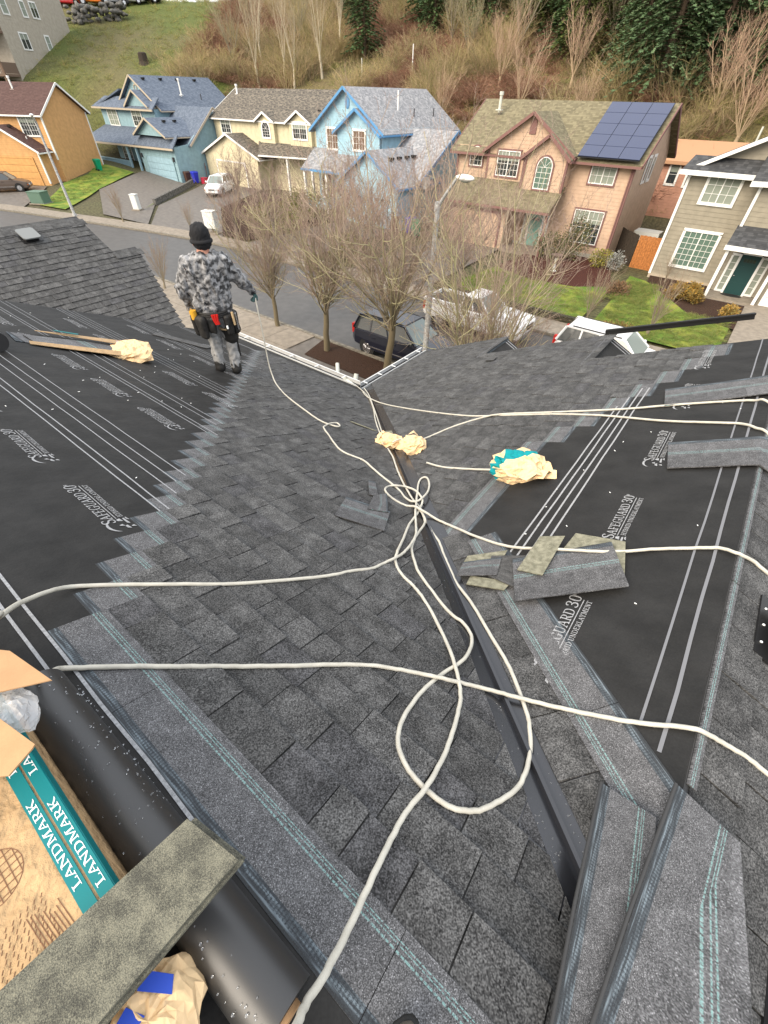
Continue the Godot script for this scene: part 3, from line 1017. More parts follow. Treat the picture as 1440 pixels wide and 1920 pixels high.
	var h4 := [Vector3(-0.76, 0.011, -1.87), Vector3(-0.59, 0.011, -1.82), Vector3(-0.40, 0.011, -1.79), Vector3(-0.26, 0.030, -1.79), Vector3(-0.10, 0.050, -1.81), Vector3(0.04, 0.050, -1.84), Vector3(0.13, 0.020, -1.90), Vector3(0.28, 0.011, -1.98), Vector3(0.41, 0.011, -2.03), Vector3(0.50, 0.011, -2.06), Vector3(0.56, 0.011, -2.04), Vector3(0.64, 0.011, -2.07), Vector3(0.74, 0.011, -2.08), Vector3(1.0, 0.011, -2.15), Vector3(1.6, 0.011, -2.45), Vector3(2.4, 0.011, -2.5), Vector3(3.2, 0.011, -2.2)]
	var v2 := [Vector3(-4.88, 0.020, -5.27), Vector3(-4.48, 0.011, -5.08), Vector3(-3.96, 0.011, -4.74), Vector3(-3.41, 0.011, -4.20), Vector3(-2.93, 0.011, -3.66), Vector3(-2.53, 0.011, -3.25), Vector3(-2.26, 0.040, -2.95)]
	var v3 := [Vector3(-4.34, 0.030, -5.10), Vector3(-3.96, 0.030, -4.77), Vector3(-3.48, 0.030, -4.28), Vector3(-3.01, 0.011, -3.80), Vector3(-2.67, 0.011, -3.44), Vector3(-2.34, 0.040, -3.09)]
	var h3 := [Vector3(-4.15, 0.020, -4.84), Vector3(-3.85, 0.030, -4.61), Vector3(-3.50, 0.011, -4.47), Vector3(-3.07, 0.011, -4.27), Vector3(-2.38, 0.011, -4.01), Vector3(-1.71, 0.011, -3.81), Vector3(-1.34, 0.011, -3.79), Vector3(-0.82, 0.011, -3.76), Vector3(-0.42, 0.011, -3.69), Vector3(0.01, 0.011, -3.55), Vector3(0.28, 0.011, -3.50), Vector3(0.44, 0.011, -3.47), Vector3(0.52, 0.011, -3.40), Vector3(0.61, 0.011, -3.33), Vector3(0.95, 0.011, -3.1), Vector3(1.6, 0.011, -2.95), Vector3(2.4, 0.011, -3.05), Vector3(3.2, 0.011, -2.8)]
	var hb := [Vector3(-1.55, 0.040, -2.70), Vector3(-1.37, 0.011, -2.68), Vector3(-1.15, 0.011, -2.67), Vector3(-0.89, 0.030, -2.65)]
	var h5 := [Vector3(-2.15, 0.100, -2.97), Vector3(-2.10, 0.120, -3.04), Vector3(-2.01, 0.100, -3.02), Vector3(-2.00, 0.030, -3.08), Vector3(-1.91, 0.011, -3.27), Vector3(-1.75, 0.011, -3.54), Vector3(-1.55, 0.011, -3.73), Vector3(-1.35, 0.025, -3.79), Vector3(-0.84, 0.011, -3.81), Vector3(-0.33, 0.011, -3.81), Vector3(-0.05, 0.011, -3.84), Vector3(0.15, 0.011, -3.86), Vector3(0.38, 0.011, -3.87), Vector3(0.48, 0.011, -3.86), Vector3(0.56, 0.011, -3.80), Vector3(0.9, 0.011, -3.74), Vector3(1.5, 0.011, -3.5), Vector3(2.3, 0.011, -3.55), Vector3(3.2, 0.011, -3.2)]
	var h7 := [Vector3(-1.02, 0.200, 0.21), Vector3(-1.06, 0.140, 0.19), Vector3(-1.11, 0.080, 0.17), Vector3(-1.15, 0.020, 0.15), Vector3(-1.09, 0.011, 0.07), Vector3(-0.99, 0.011, -0.04), Vector3(-0.85, 0.011, -0.19), Vector3(-0.73, 0.011, -0.32), Vector3(-0.60, 0.011, -0.47), Vector3(-0.48, 0.011, -0.59), Vector3(-0.37, 0.011, -0.67), Vector3(-0.24, 0.030, -0.74), Vector3(-0.14, 0.011, -0.81), Vector3(-0.04, 0.020, -0.86), Vector3(0.05, 0.030, -0.88), Vector3(0.19, 0.011, -0.92), Vector3(0.30, 0.011, -0.95), Vector3(0.42, 0.011, -0.99), Vector3(0.51, 0.011, -1.03), Vector3(0.57, 0.011, -1.05), Vector3(0.65, 0.011, -1.08), Vector3(0.75, 0.011, -1.11), Vector3(0.84, 0.011, -1.12), Vector3(1.05, 0.011, -1.16), Vector3(1.5, 0.011, -1.05), Vector3(2.1, 0.011, -1.2), Vector3(3.0, 0.011, -0.9)]
	hose(h1a, "air hose hanging from the man's hand, with one small curl on the shingles", [Vector3(-4.80, 5.76, -3.53), Vector3(-4.74, 5.70, -3.48), Vector3(-4.70, 5.45, -3.46), Vector3(-4.68, 5.15, -3.45), Vector3(-4.66, 4.90, -3.44), Vector3(-4.56, 4.74, -3.40)])
	hose(h1b, "air hose leaving the valley knot for the bare felt, on a high arc")
	hose(h2a, "air hose running straight down along the metal valley flashing")
	hose(h2b, "air hose making the biggest round loop, lowest on the valley")
	hose(h2c, "air hose knotted into bows mid-valley, one end under the shingle pile")
	hose(h2d, "air hose coming off the knot and rising towards the viewer")
	hose(v2, "air hose in the far valley, from the white gutter to the wrappers")
	hose(v3, "second air hose in the far end of the valley, close beside the first")
	hose(h3, "air hose from the gutter corner over the far shingles, lower of the ridge-crossing pair")
	hose(h5, "air hose from the twin paper wrappers, upper of the ridge-crossing pair")
	hose(hb, "short air hose between the twin paper wrappers and the wrapper with a teal stripe")
	hose(h4, "air hose from under the shingle pile across the felt and over the ridge")
	hose(h7, "air hose lying across the whole foreground, from the cardboard to the ridge")
	# paper wrappers
	paper_bag(Vector3(-2.24, 4.81, -3.07), Vector3(0.15, 0.10, 0.105), 3, "crumpled kraft wrapper on the valley metal, over the hoses", 0.3)
	paper_bag(Vector3(-1.90, 4.96, -3.0), Vector3(0.12, 0.105, 0.12), 8, "round crumpled kraft wrapper just uphill of its twin", 1.0)
	var bag := paper_bag(Vector3(-0.70, 5.49, -2.64), Vector3(0.22, 0.125, 0.16), 21, "kraft wrapper with a teal stripe, on the edge of the bare felt", 0.6, Plane(Vector3(0.8, 0, 0.6).normalized(), Vector3(-0.77, 5.5, -2.62)), 0.04)
	var tip := MB.new()
	for s in 5:
		tip.tri(Vector3(-0.56, 5.62, -2.66 + 0.02 * s), Vector3(-0.46 + 0.02 * (s % 2), 5.63 + 0.006 * s, -2.74 + 0.02 * s), Vector3(-0.55, 5.60 + 0.01 * s, -2.60 + 0.02 * s))
	part(bag, "torn_corner", tip, M.teal_print)
	# loose shingles
	var S1 := "loose shingles waiting on the roof"
	loose("shingle", [Vector2(-1.43, -1.35), Vector2(-1.12, -1.49), Vector2(-1.27, -1.76), Vector2(-1.58, -1.63)], 0.024, M.headlap, "square cut of shingle left of the valley knot, dark strip towards the viewer", 0.008, null, S1)
	loose("shingle", [Vector2(-1.49, -1.84), Vector2(-1.37, -1.62), Vector2(-1.26, -1.72), Vector2(-1.46, -1.97)], 0.034, M.headlap, "narrow shingle offcut overlapping the corner of the square cut", 0.006, null, S1)
	loose("shingle", [Vector2(-1.53, -1.83), Vector2(-1.47, -1.87), Vector2(-1.66, -2.07), Vector2(-1.71, -2.04)], 0.024, M.headlap, "smallest shingle offcut behind the square cut", 0.006, null, S1)
	var heap := [[[Vector2(-0.18, -1.36), Vector2(0.23, -1.64), Vector2(0.08, -1.95), Vector2(-0.32, -1.66)], 0.045, "headlap", "whole shingle on top of the pile beside the valley, teal lines across it"],
		[[Vector2(-0.26, -1.57), Vector2(-0.13, -1.57), Vector2(-0.14, -1.92), Vector2(-0.26, -1.88)], 0.062, "shingle_back", "pale underside-up offcut lying on the whole shingle"],
		[[Vector2(-0.12, -1.78), Vector2(0.20, -1.72), Vector2(0.14, -1.99), Vector2(-0.10, -2.0)], 0.026, "shingle_back", "pale shingle sticking out behind the whole shingle"],
		[[Vector2(-0.56, -1.54), Vector2(-0.37, -1.64), Vector2(-0.38, -1.74), Vector2(-0.57, -1.62)], 0.03, "shingle_back", "pale strip at the valley end of the pile, farther one"],
		[[Vector2(-0.54, -1.43), Vector2(-0.34, -1.51), Vector2(-0.38, -1.66), Vector2(-0.56, -1.55)], 0.042, "headlap", "dark offcut between two pale strips at the valley end of the pile"],
		[[Vector2(-0.46, -1.40), Vector2(-0.26, -1.43), Vector2(-0.25, -1.50), Vector2(-0.47, -1.47)], 0.026, "shingle_back", "pale strip at the valley end of the pile, nearer one"],
		[[Vector2(-0.40, -1.50), Vector2(-0.22, -1.46), Vector2(-0.27, -1.72), Vector2(-0.44, -1.66)], 0.036, "shingle1", "dark shingle half hidden under the pale offcut"]]
	for q in heap:
		loose("shingle", q[0], q[1], M[q[2]], q[3], 0.007, null, S1)
	loose("shingle", [Vector2(-2.40, -3.15), Vector2(-2.33, -3.27), Vector2(-2.52, -3.46), Vector2(-2.60, -3.36)], 0.02, M.shingle_back, "small pale offcut across the valley metal behind the twin wrappers", 0.006, null, S1)
	loose("shingle", [Vector2(-2.64, -3.28), Vector2(-2.63, -3.31), Vector2(-2.96, -3.24), Vector2(-2.97, -3.21)], 0.022, M.shingle_back, "thin pale sliver of shingle left of the valley", 0.006, null, S1)
	loose("shingle", [Vector2(-2.55, -5.9), Vector2(-2.4, -5.85), Vector2(-2.42, -6.02), Vector2(-2.58, -6.02)], 0.03, M.shingle1, "little square offcut before the small gable", 0.006, null, S1)
	draped([Vector2(-0.03, -3.83), Vector2(0.86, -4.02)], Vector3(-0.06, 0, -0.36), "shingle bent over the ridge, farther of the two there")
	draped([Vector2(0.17, -2.81), Vector2(1.05, -2.98)], Vector3(-0.06, 0, -0.36), "shingle bent over the ridge, nearer of the two there")
	for q in [[[Vector3(0.395, 6.235, 0.0), Vector3(0.37, 6.03, -0.715), Vector3(0.515, 6.085, -0.70), Vector3(0.56, 6.24, 0.0)], 1.0, "shingle strip with a dark sealing edge at the foot of the picture, narrower of two"],
			[[Vector3(0.425, 6.265, 0.03), Vector3(0.535, 6.11, -0.82), Vector3(0.735, 6.06, -0.80), Vector3(0.78, 6.25, 0.04)], 1.0, "wide shingle with chalk lines lying along the near ridge"]]:
		var mb := MB.new()
		var p: Array = q[0]
		mb.slab(p, Vector3(0, -0.009, 0), [Vector2(0, 0), Vector2(0.9, 0), Vector2(0.9, 0.62), Vector2(0, 0.62)])
		var o := single("shingle", mb, M.headlap, q[2], "shingle", p[0], S1)
		o.material_override = M.headlap
		var e := MB.new()
		e.tube([p[0] + Vector3(0, -0.004, 0), p[0].lerp(p[1], 0.5) + Vector3(-0.004, -0.006, 0), p[1] + Vector3(0, -0.004, 0)], 0.0055, 8)
		part(o, "folded_edge", e, M.felt_edge)
	# roll of membrane along the ridge
	var roll := thing("membrane_roll", "glossy black roll of roofing membrane beaded with rain, along the near ridge", "roll", Vector3(-0.55, 6.36, 0.21))
	var mb := MB.new()
	mb.tube([Vector3(-1.08, 6.365, 0.215), Vector3(-0.06, 6.365, 0.195)], 0.066, 40)
	part(roll, "wound_sheet", mb, M.membrane)
	mb = MB.new()
	mb.tube([Vector3(-1.085, 6.365, 0.215), Vector3(-0.05, 6.365, 0.195)], 0.03, 20)
	part(roll, "paper_core", mb, M.card)
	mb = MB.new()
	for k in 240:
		var a := rng.randf_range(-0.5, 2.3)
		var r := rng.randf_range(0.0012, 0.003)
		var x := rng.randf_range(-1.05, -0.08)
		mb.blob(Vector3(x, 6.365 + 0.066 * sin(a), 0.205 - 0.066 * cos(a)), Vector3(r, r * 0.7, r), 0.0, k, 4, 6)
	part(roll, "water_drops", mb, M.water, "stuff")
	# the second, far roll at the edge of the picture
	mb = MB.new()
	mb.tube([Vector3(-6.1, 5.92, -0.87), Vector3(-5.18, 5.92, -0.85)], 0.09, 24)
	single("membrane_roll", mb, M.membrane, "black roll lying on the felt at the left edge, far from the ridge", "roll", Vector3(-5.6, 5.83, -0.86))
	# bundle of shingles in printed paper
	var bd := thing("shingle_bundle", "kraft-wrapped bundle of shingles with two teal lettered bands, in the near left corner", "bundle", Vector3(-0.85, 6.37, 0.43))
	mb = MB.new()
	mb.box(Vector3(-0.85, 6.445, 0.435), Vector3(0.98, 0.148, 0.345))
	part(bd, "wrapper", mb, M.kraft)
	for z in [0.273, 0.303]:
		mb = MB.new()
		mb.box(Vector3(-0.86, 6.520, z), Vector3(0.90, 0.004, 0.025))
		if z < 0.28:
			mb.box(Vector3(-0.86, 6.503, 0.2605), Vector3(0.90, 0.034, 0.004))
		part(bd, "teal_band", mb, M.teal_print)
	var font := SystemFont.new()
	font.font_names = PackedStringArray(["Droid Serif"])
	for k in 6:
		var t := TextMesh.new()
		t.text = "LANDMARK"; t.font = font; t.font_size = 48; t.pixel_size = 0.0005; t.depth = 0.0006
		var o := MeshInstance3D.new()
		o.mesh = t; o.material_override = M.white_print; o.name = "lettering"
		bd.add_child(o, true)
		var wide := t.get_aabb().size
		o.transform = Transform3D(Basis(Vector3(-0.22 / wide.x, 0, 0), Vector3(0.06 * (k % 2), 0, 0.015 / wide.y), Vector3(0, 1, 0)), Vector3(-0.56 - 0.30 * (k / 2) - 0.03 * (k % 2), 6.5226, [0.273, 0.303][k % 2]) - bd.position)
	mb = MB.new()                                                     # line drawings printed on the paper
	var top := 6.5195
	for q in [[-0.62, 0.40, 0.05], [-0.92, 0.44, 0.07]]:
		for k in 20:
			var a := TAU * k / 20.0
			var b := TAU * (k + 1) / 20.0
			mb.bar(Vector3(q[0] + q[2] * cos(a), top, q[1] + q[2] * sin(a)), Vector3(q[0] + q[2] * cos(b), top, q[1] + q[2] * sin(b)), 0.0012, 0.0008)
		for k in 7:
			var s: float = q[2] * (k - 3) / 3.6
			var w := sqrt(maxf(q[2] * q[2] - s * s, 0.0))
			mb.bar(Vector3(q[0] - w, top + 0.0002, q[1] + s), Vector3(q[0] + w, top + 0.0002, q[1] + s), 0.001, 0.0008)
			mb.bar(Vector3(q[0] + s, top + 0.0004, q[1] - w), Vector3(q[0] + s, top + 0.0004, q[1] + w), 0.001, 0.0008)
	for k in 14:
		for j in 8:
			var x := -0.53 + 0.009 * k
			var z := 0.35 + 0.012 * j + 0.003 * (k % 2)
			mb.bar(Vector3(x, top, z), Vector3(x + 0.006, top, z + 0.004), 0.0009, 0.0008)
	for k in 9:
		mb.bar(Vector3(-0.42 - 0.003 * k, top, 0.33 + 0.006 * k), Vector3(-0.42 - 0.003 * k - 0.05 - 0.03 * rng.randf(), top, 0.335 + 0.006 * k), 0.0012, 0.0008)
	for q in [[-0.70, 0.52, 0.16, 0.07], [-1.05, 0.36, 0.12, 0.05], [-0.52, 0.53, 0.10, 0.06]]:
		for e in [[Vector3(-0.5, 0, -0.5), Vector3(0.5, 0, -0.5)], [Vector3(0.5, 0, -0.5), Vector3(0.5, 0, 0.5)], [Vector3(0.5, 0, 0.5), Vector3(-0.5, 0, 0.5)], [Vector3(-0.5, 0, 0.5), Vector3(-0.5, 0, -0.5)]]:
			var sc := Vector3(q[2], 1, q[3])
			mb.bar(Vector3(q[0], top, q[1]) + e[0] * sc, Vector3(q[0], top, q[1]) + e[1] * sc, 0.0012, 0.0008)
		for k in 6:
			mb.bar(Vector3(q[0] + q[2] * 0.42, top, q[1] - q[3] * 0.38 + q[3] * 0.15 * k), Vector3(q[0] + q[2] * rng.randf_range(-0.42, 0.0), top, q[1] - q[3] * 0.38 + q[3] * 0.15 * k), 0.0014, 0.0008)
	for k in 26:
		var x := -0.80 + 0.008 * k
		mb.bar(Vector3(x, top, 0.41 + 0.04 * sin(k * 0.3)), Vector3(x + 0.012, top, 0.48 + 0.03 * sin(k * 0.24)), 0.0009, 0.0008)
	part(bd, "line_drawing", mb, M.brown_print, "stuff")
	# mossy old shingles laid across
	var st := thing("old_shingle_stack", "stack of weathered, mossy shingle strips laid across the wrapped bundle", "shingles", Vector3(-0.35, 6.53, 0.4))
	for k in 3:
		mb = MB.new()
		var dy := 0.014 * k
		var dx := 0.006 * (k % 2)
		mb.slab([Vector3(-0.392 + dx, 6.548 + dy, 0.10 + 0.004 * k), Vector3(-0.262 + dx, 6.548 + dy, 0.078 + 0.004 * k), Vector3(-0.285 + dx, 6.548 + dy, 0.60), Vector3(-0.455 + dx, 6.548 + dy, 0.62)], Vector3(0, -0.010, 0))
		part(st, "strip", mb, M.moss_shingle)
	mb = MB.new()
	mb.bar(Vector3(-0.275, 6.555, 0.12), Vector3(-0.295, 6.555, 0.58), 0.012, 0.02)  # dark bar standing in for the darkness of the slot between strips
	part(st, "dark_slot", mb, M.felt_edge)
	# a torn paper bundle with blue print, under the mossy strips
	var bl := thing("paper_sack", "torn tan paper with blue printing under the end of the mossy shingles", "paper", Vector3(-0.25, 6.36, 0.32))
	mb = MB.new()
	crumple(mb, Vector3(-0.24, 6.41, 0.33), Vector3(0.075, 0.05, 0.08), 31, Basis.IDENTITY)
	part(bl, "paper", mb, M.paper)
	mb = MB.new()
	mb.slab([Vector3(-0.30, 6.462, 0.30), Vector3(-0.255, 6.455, 0.272), Vector3(-0.235, 6.458, 0.287), Vector3(-0.285, 6.468, 0.32)], Vector3(0, -0.003, 0))
	mb.slab([Vector3(-0.285, 6.458, 0.345), Vector3(-0.25, 6.458, 0.33), Vector3(-0.245, 6.461, 0.355), Vector3(-0.275, 6.465, 0.375)], Vector3(0, -0.003, 0))
	part(bl, "blue_panel", mb, M.blue_print)
	# open cardboard carton and its film
	var cb := thing("cardboard_carton", "open brown cardboard carton, flaps up, behind the membrane roll", "carton", Vector3(-1.02, 6.37, 0.36))
	mb = MB.new()
	mb.slab([Vector3(-0.825, 6.655, 0.138), Vector3(-0.99, 6.64, 0.17), Vector3(-1.25, 6.63, 0.33), Vector3(-1.2, 6.66, 0.43), Vector3(-0.89, 6.655, 0.225)], Vector3(0, -0.004, 0))
	part(cb, "flap", mb, M.card)
	mb = MB.new()
	mb.slab([Vector3(-0.715, 6.652, 0.218), Vector3(-0.84, 6.655, 0.245), Vector3(-0.95, 6.65, 0.33), Vector3(-0.80, 6.648, 0.37), Vector3(-0.70, 6.645, 0.275), Vector3(-0.712, 6.65, 0.225)], Vector3(0, -0.004, 0))
	part(cb, "flap", mb, M.card)
	mb = MB.new()
	for q in [[Vector3(-1.02, 6.58, 0.30), Vector3(0.34, 0.13, 0.004)], [Vector3(-1.02, 6.58, 0.50), Vector3(0.34, 0.13, 0.004)], [Vector3(-0.85, 6.58, 0.40), Vector3(0.004, 0.13, 0.2)], [Vector3(-1.19, 6.58, 0.40), Vector3(0.004, 0.13, 0.2)], [Vector3(-1.02, 6.525, 0.40), Vector3(0.34, 0.004, 0.2)]]:
		mb.box(q[0], q[1])
	part(cb, "box", mb, M.card)
	mb = MB.new()
	crumple(mb, Vector3(-0.86, 6.60, 0.225), Vector3(0.06, 0.035, 0.04), 44)
	mb.tinted = false
	part(cb, "clear_film", mb, M.clear_film)
	# torn wrapper with shingles in it, far on the felt
	var lb := thing("opened_bundle", "opened bundle on the felt: dark shingles in long torn strips of kraft paper", "bundle", Vector3(-5.6, 5.4, -1.7))
	var Lf: Array = roof_frames().left
	var P := func(x: float, z: float, up: float) -> Vector3: return Vector3(x, surf(x, z) + up, z)
	mb = MB.new()
	mb.slab([P.call(-5.92, -1.22, 0.03), P.call(-5.56, -1.22, 0.03), P.call(-5.30, -1.93, 0.06), P.call(-5.72, -2.0, 0.06)], Vector3(0, -0.03, 0))
	mb.slab([P.call(-6.05, -1.12, 0.012), P.call(-5.66, -1.08, 0.012), P.call(-5.5, -1.5, 0.012), P.call(-5.9, -1.6, 0.012)], Vector3(0, -0.01, 0))
	part(lb, "shingles", mb, M.headlap)
	mb = MB.new()
	mb.slab([P.call(-6.11, -1.40, 0.05), P.call(-6.0, -1.36, 0.07), P.call(-5.62, -2.02, 0.10), P.call(-6.0, -2.2, 0.06)], Vector3(0, -0.006, 0))
	mb.slab([P.call(-5.62, -1.18, 0.035), P.call(-5.55, -1.16, 0.02), P.call(-5.22, -1.90, 0.05), P.call(-5.32, -1.92, 0.08)], Vector3(0, -0.006, 0))
	part(lb, "torn_paper", mb, M.kraft)
	mb = MB.new()
	crumple(mb, P.call(-5.42, -2.02, 0.05), Vector3(0.30, 0.10, 0.24), 55)
	part(lb, "crumpled_paper", mb, M.paper)
	mb = MB.new()
	mb.slab([P.call(-6.08, -1.55, 0.085), P.call(-5.99, -1.55, 0.095), P.call(-5.9, -1.72, 0.10), P.call(-5.99, -1.76, 0.09)], Vector3(0, -0.004, 0))
	part(lb, "teal_print", mb, M.teal_print)
	mb = MB.new()
	mb.slab([P.call(-5.75, -2.05, 0.105), P.call(-5.68, -2.02, 0.11), P.call(-5.64, -2.10, 0.11), P.call(-5.72, -2.13, 0.10)], Vector3(0, -0.004, 0))
	part(lb, "blue_print", mb, M.blue_print)
	for q in [[-6.6, -3.25], [-6.9, -3.0]]:
		loose("shingle", [Vector2(q[0], q[1]), Vector2(q[0] + 0.3, q[1] - 0.25), Vector2(q[0] + 0.15, q[1] - 0.45), Vector2(q[0] - 0.2, q[1] - 0.2)], 0.02, M.shingle2, "flat loose shingle on the felt near the wing roof, %s" % ("nearer the man" if q[0] > -6.7 else "farther from the man"), 0.01, null, S1)
	# vents
	for q in [[Vector3(0.86, 0, -1.74), "low black roof vent beside the ridge, opposite the shingle pile", "right"], [Vector3(1.03, 0, -0.62), "low grey roof vent at the lower right edge", "right"], [Vector3(-10.98, 0, -3.2), "square black roof vent on the wing roof", "wing"]]:
		var p: Vector3 = q[0]
		p.y = 6.0747 - TP * (p.x - 0.57) if q[2] == "right" else 0.7 - TP * p.x
		var v := thing("roof_vent", q[1], "roof vent", p, "roof vents")
		var bs := Basis(Vector3(CT, -ST, 0), Vector3(ST, CT, 0), Vector3(0, 0, 1))
		mb = MB.new()
		mb.box(p + bs * Vector3(0, 0.012, 0), Vector3(0.34, 0.008, 0.34), bs)
		part(v, "flange", mb, M.black_plastic)
		mb = MB.new()
		mb.box(p + bs * Vector3(0.03, 0.05, 0), Vector3(0.22, 0.07, 0.22), bs)
		part(v, "throat", mb, M.black_plastic)
		mb = MB.new()
		mb.slab([p + bs * Vector3(-0.13, 0.085, -0.12), p + bs * Vector3(-0.10, 0.085, -0.15), p + bs * Vector3(0.17, 0.11, -0.15), p + bs * Vector3(0.2, 0.11, -0.12), p + bs * Vector3(0.2, 0.11, 0.12), p + bs * Vector3(0.17, 0.11, 0.15), p + bs * Vector3(-0.10, 0.085, 0.15), p + bs * Vector3(-0.13, 0.085, 0.12)], bs * Vector3(0, -0.02, 0))
		part(v, "hood", mb, M.grey_plastic)
		mb = MB.new()
		for k in 3:
			mb.blob(p + bs * Vector3(-0.145, 0.018, -0.1 + 0.1 * k), Vector3(0.006, 0.004, 0.006), 0, 0, 4, 8)
		part(v, "nail_heads", mb, M.white_print, "stuff")
	# white pipe pieces at the inside corner of the gutters
	var pp := thing("gutter_outlet", "short white pipe pieces standing in the inside corner of the gutters", "pipe", Vector3(-4.75, 3.9, -5.2))
	for q in [[[Vector3(-5.26, 4.02, -5.42), Vector3(-5.15, 3.86, -5.3)], 0.035], [[Vector3(-5.15, 3.90, -5.3), Vector3(-4.62, 3.92, -5.12)], 0.035], [[Vector3(-4.72, 3.9, -5.3), Vector3(-4.74, 4.0, -5.36)], 0.04]]:
		mb = MB.new()
		mb.tube(q[0], q[1], 14)
		part(pp, "pipe", mb, M.pvc)
	# long black bar over the far gable
	var bar := MB.new()
	bar.bar(Vector3(-1.12, 5.36, -6.40), Vector3(0.32, 5.87, -6.55), 0.075, 0.055)
	bar.bar(Vector3(-1.12, 5.392, -6.36), Vector3(0.32, 5.902, -6.51), 0.02, 0.02)
	single("metal_bar", bar, M.black_plastic, "long black metal bar sticking up past the far edge of the roof", "metal bar", Vector3(-1.1, 5.3, -6.4))
	# the tip of a boot at the foot of the picture
	var bt := thing("boot", "rounded toe of a worn work boot at the foot of the picture", "boot", Vector3(0.13, 6.27, 0.09))
	mb = MB.new()
	mb.blob(Vector3(0.145, 6.28, 0.145), Vector3(0.036, 0.042, 0.09), 0.0, 1, 12, 18)
	part(bt, "upper", mb, M.boot)
	mb = MB.new()
	mb.blob(Vector3(0.145, 6.262, 0.142), Vector3(0.041, 0.016, 0.096), 0.0, 1, 8, 18)
	part(bt, "sole", mb, M.rubber)
	# nails and paper bits scattered on the felt
	mb = MB.new()
	for k in 84:
		var x := rng.randf_range(-7.5, -2.2) if k < 66 else rng.randf_range(-0.45, 0.45)
		var z := rng.randf_range(-3.6, -0.2) if k < 66 else rng.randf_range(-4.4, -1.0)
		if k < 66 and x > -1.6 + z * 1.1:
			continue
		if k >= 66 and z > x - 1.5:
			continue
		var a := rng.randf() * TAU
		var p := Vector3(x, surf(x, z) + 0.007, z)
		mb.bar(p, p + Vector3(cos(a), 0, sin(a)) * rng.randf_range(0.006, 0.018), 0.004, 0.003)
	struct("paper_scraps", mb, M.white_print, "stuff")
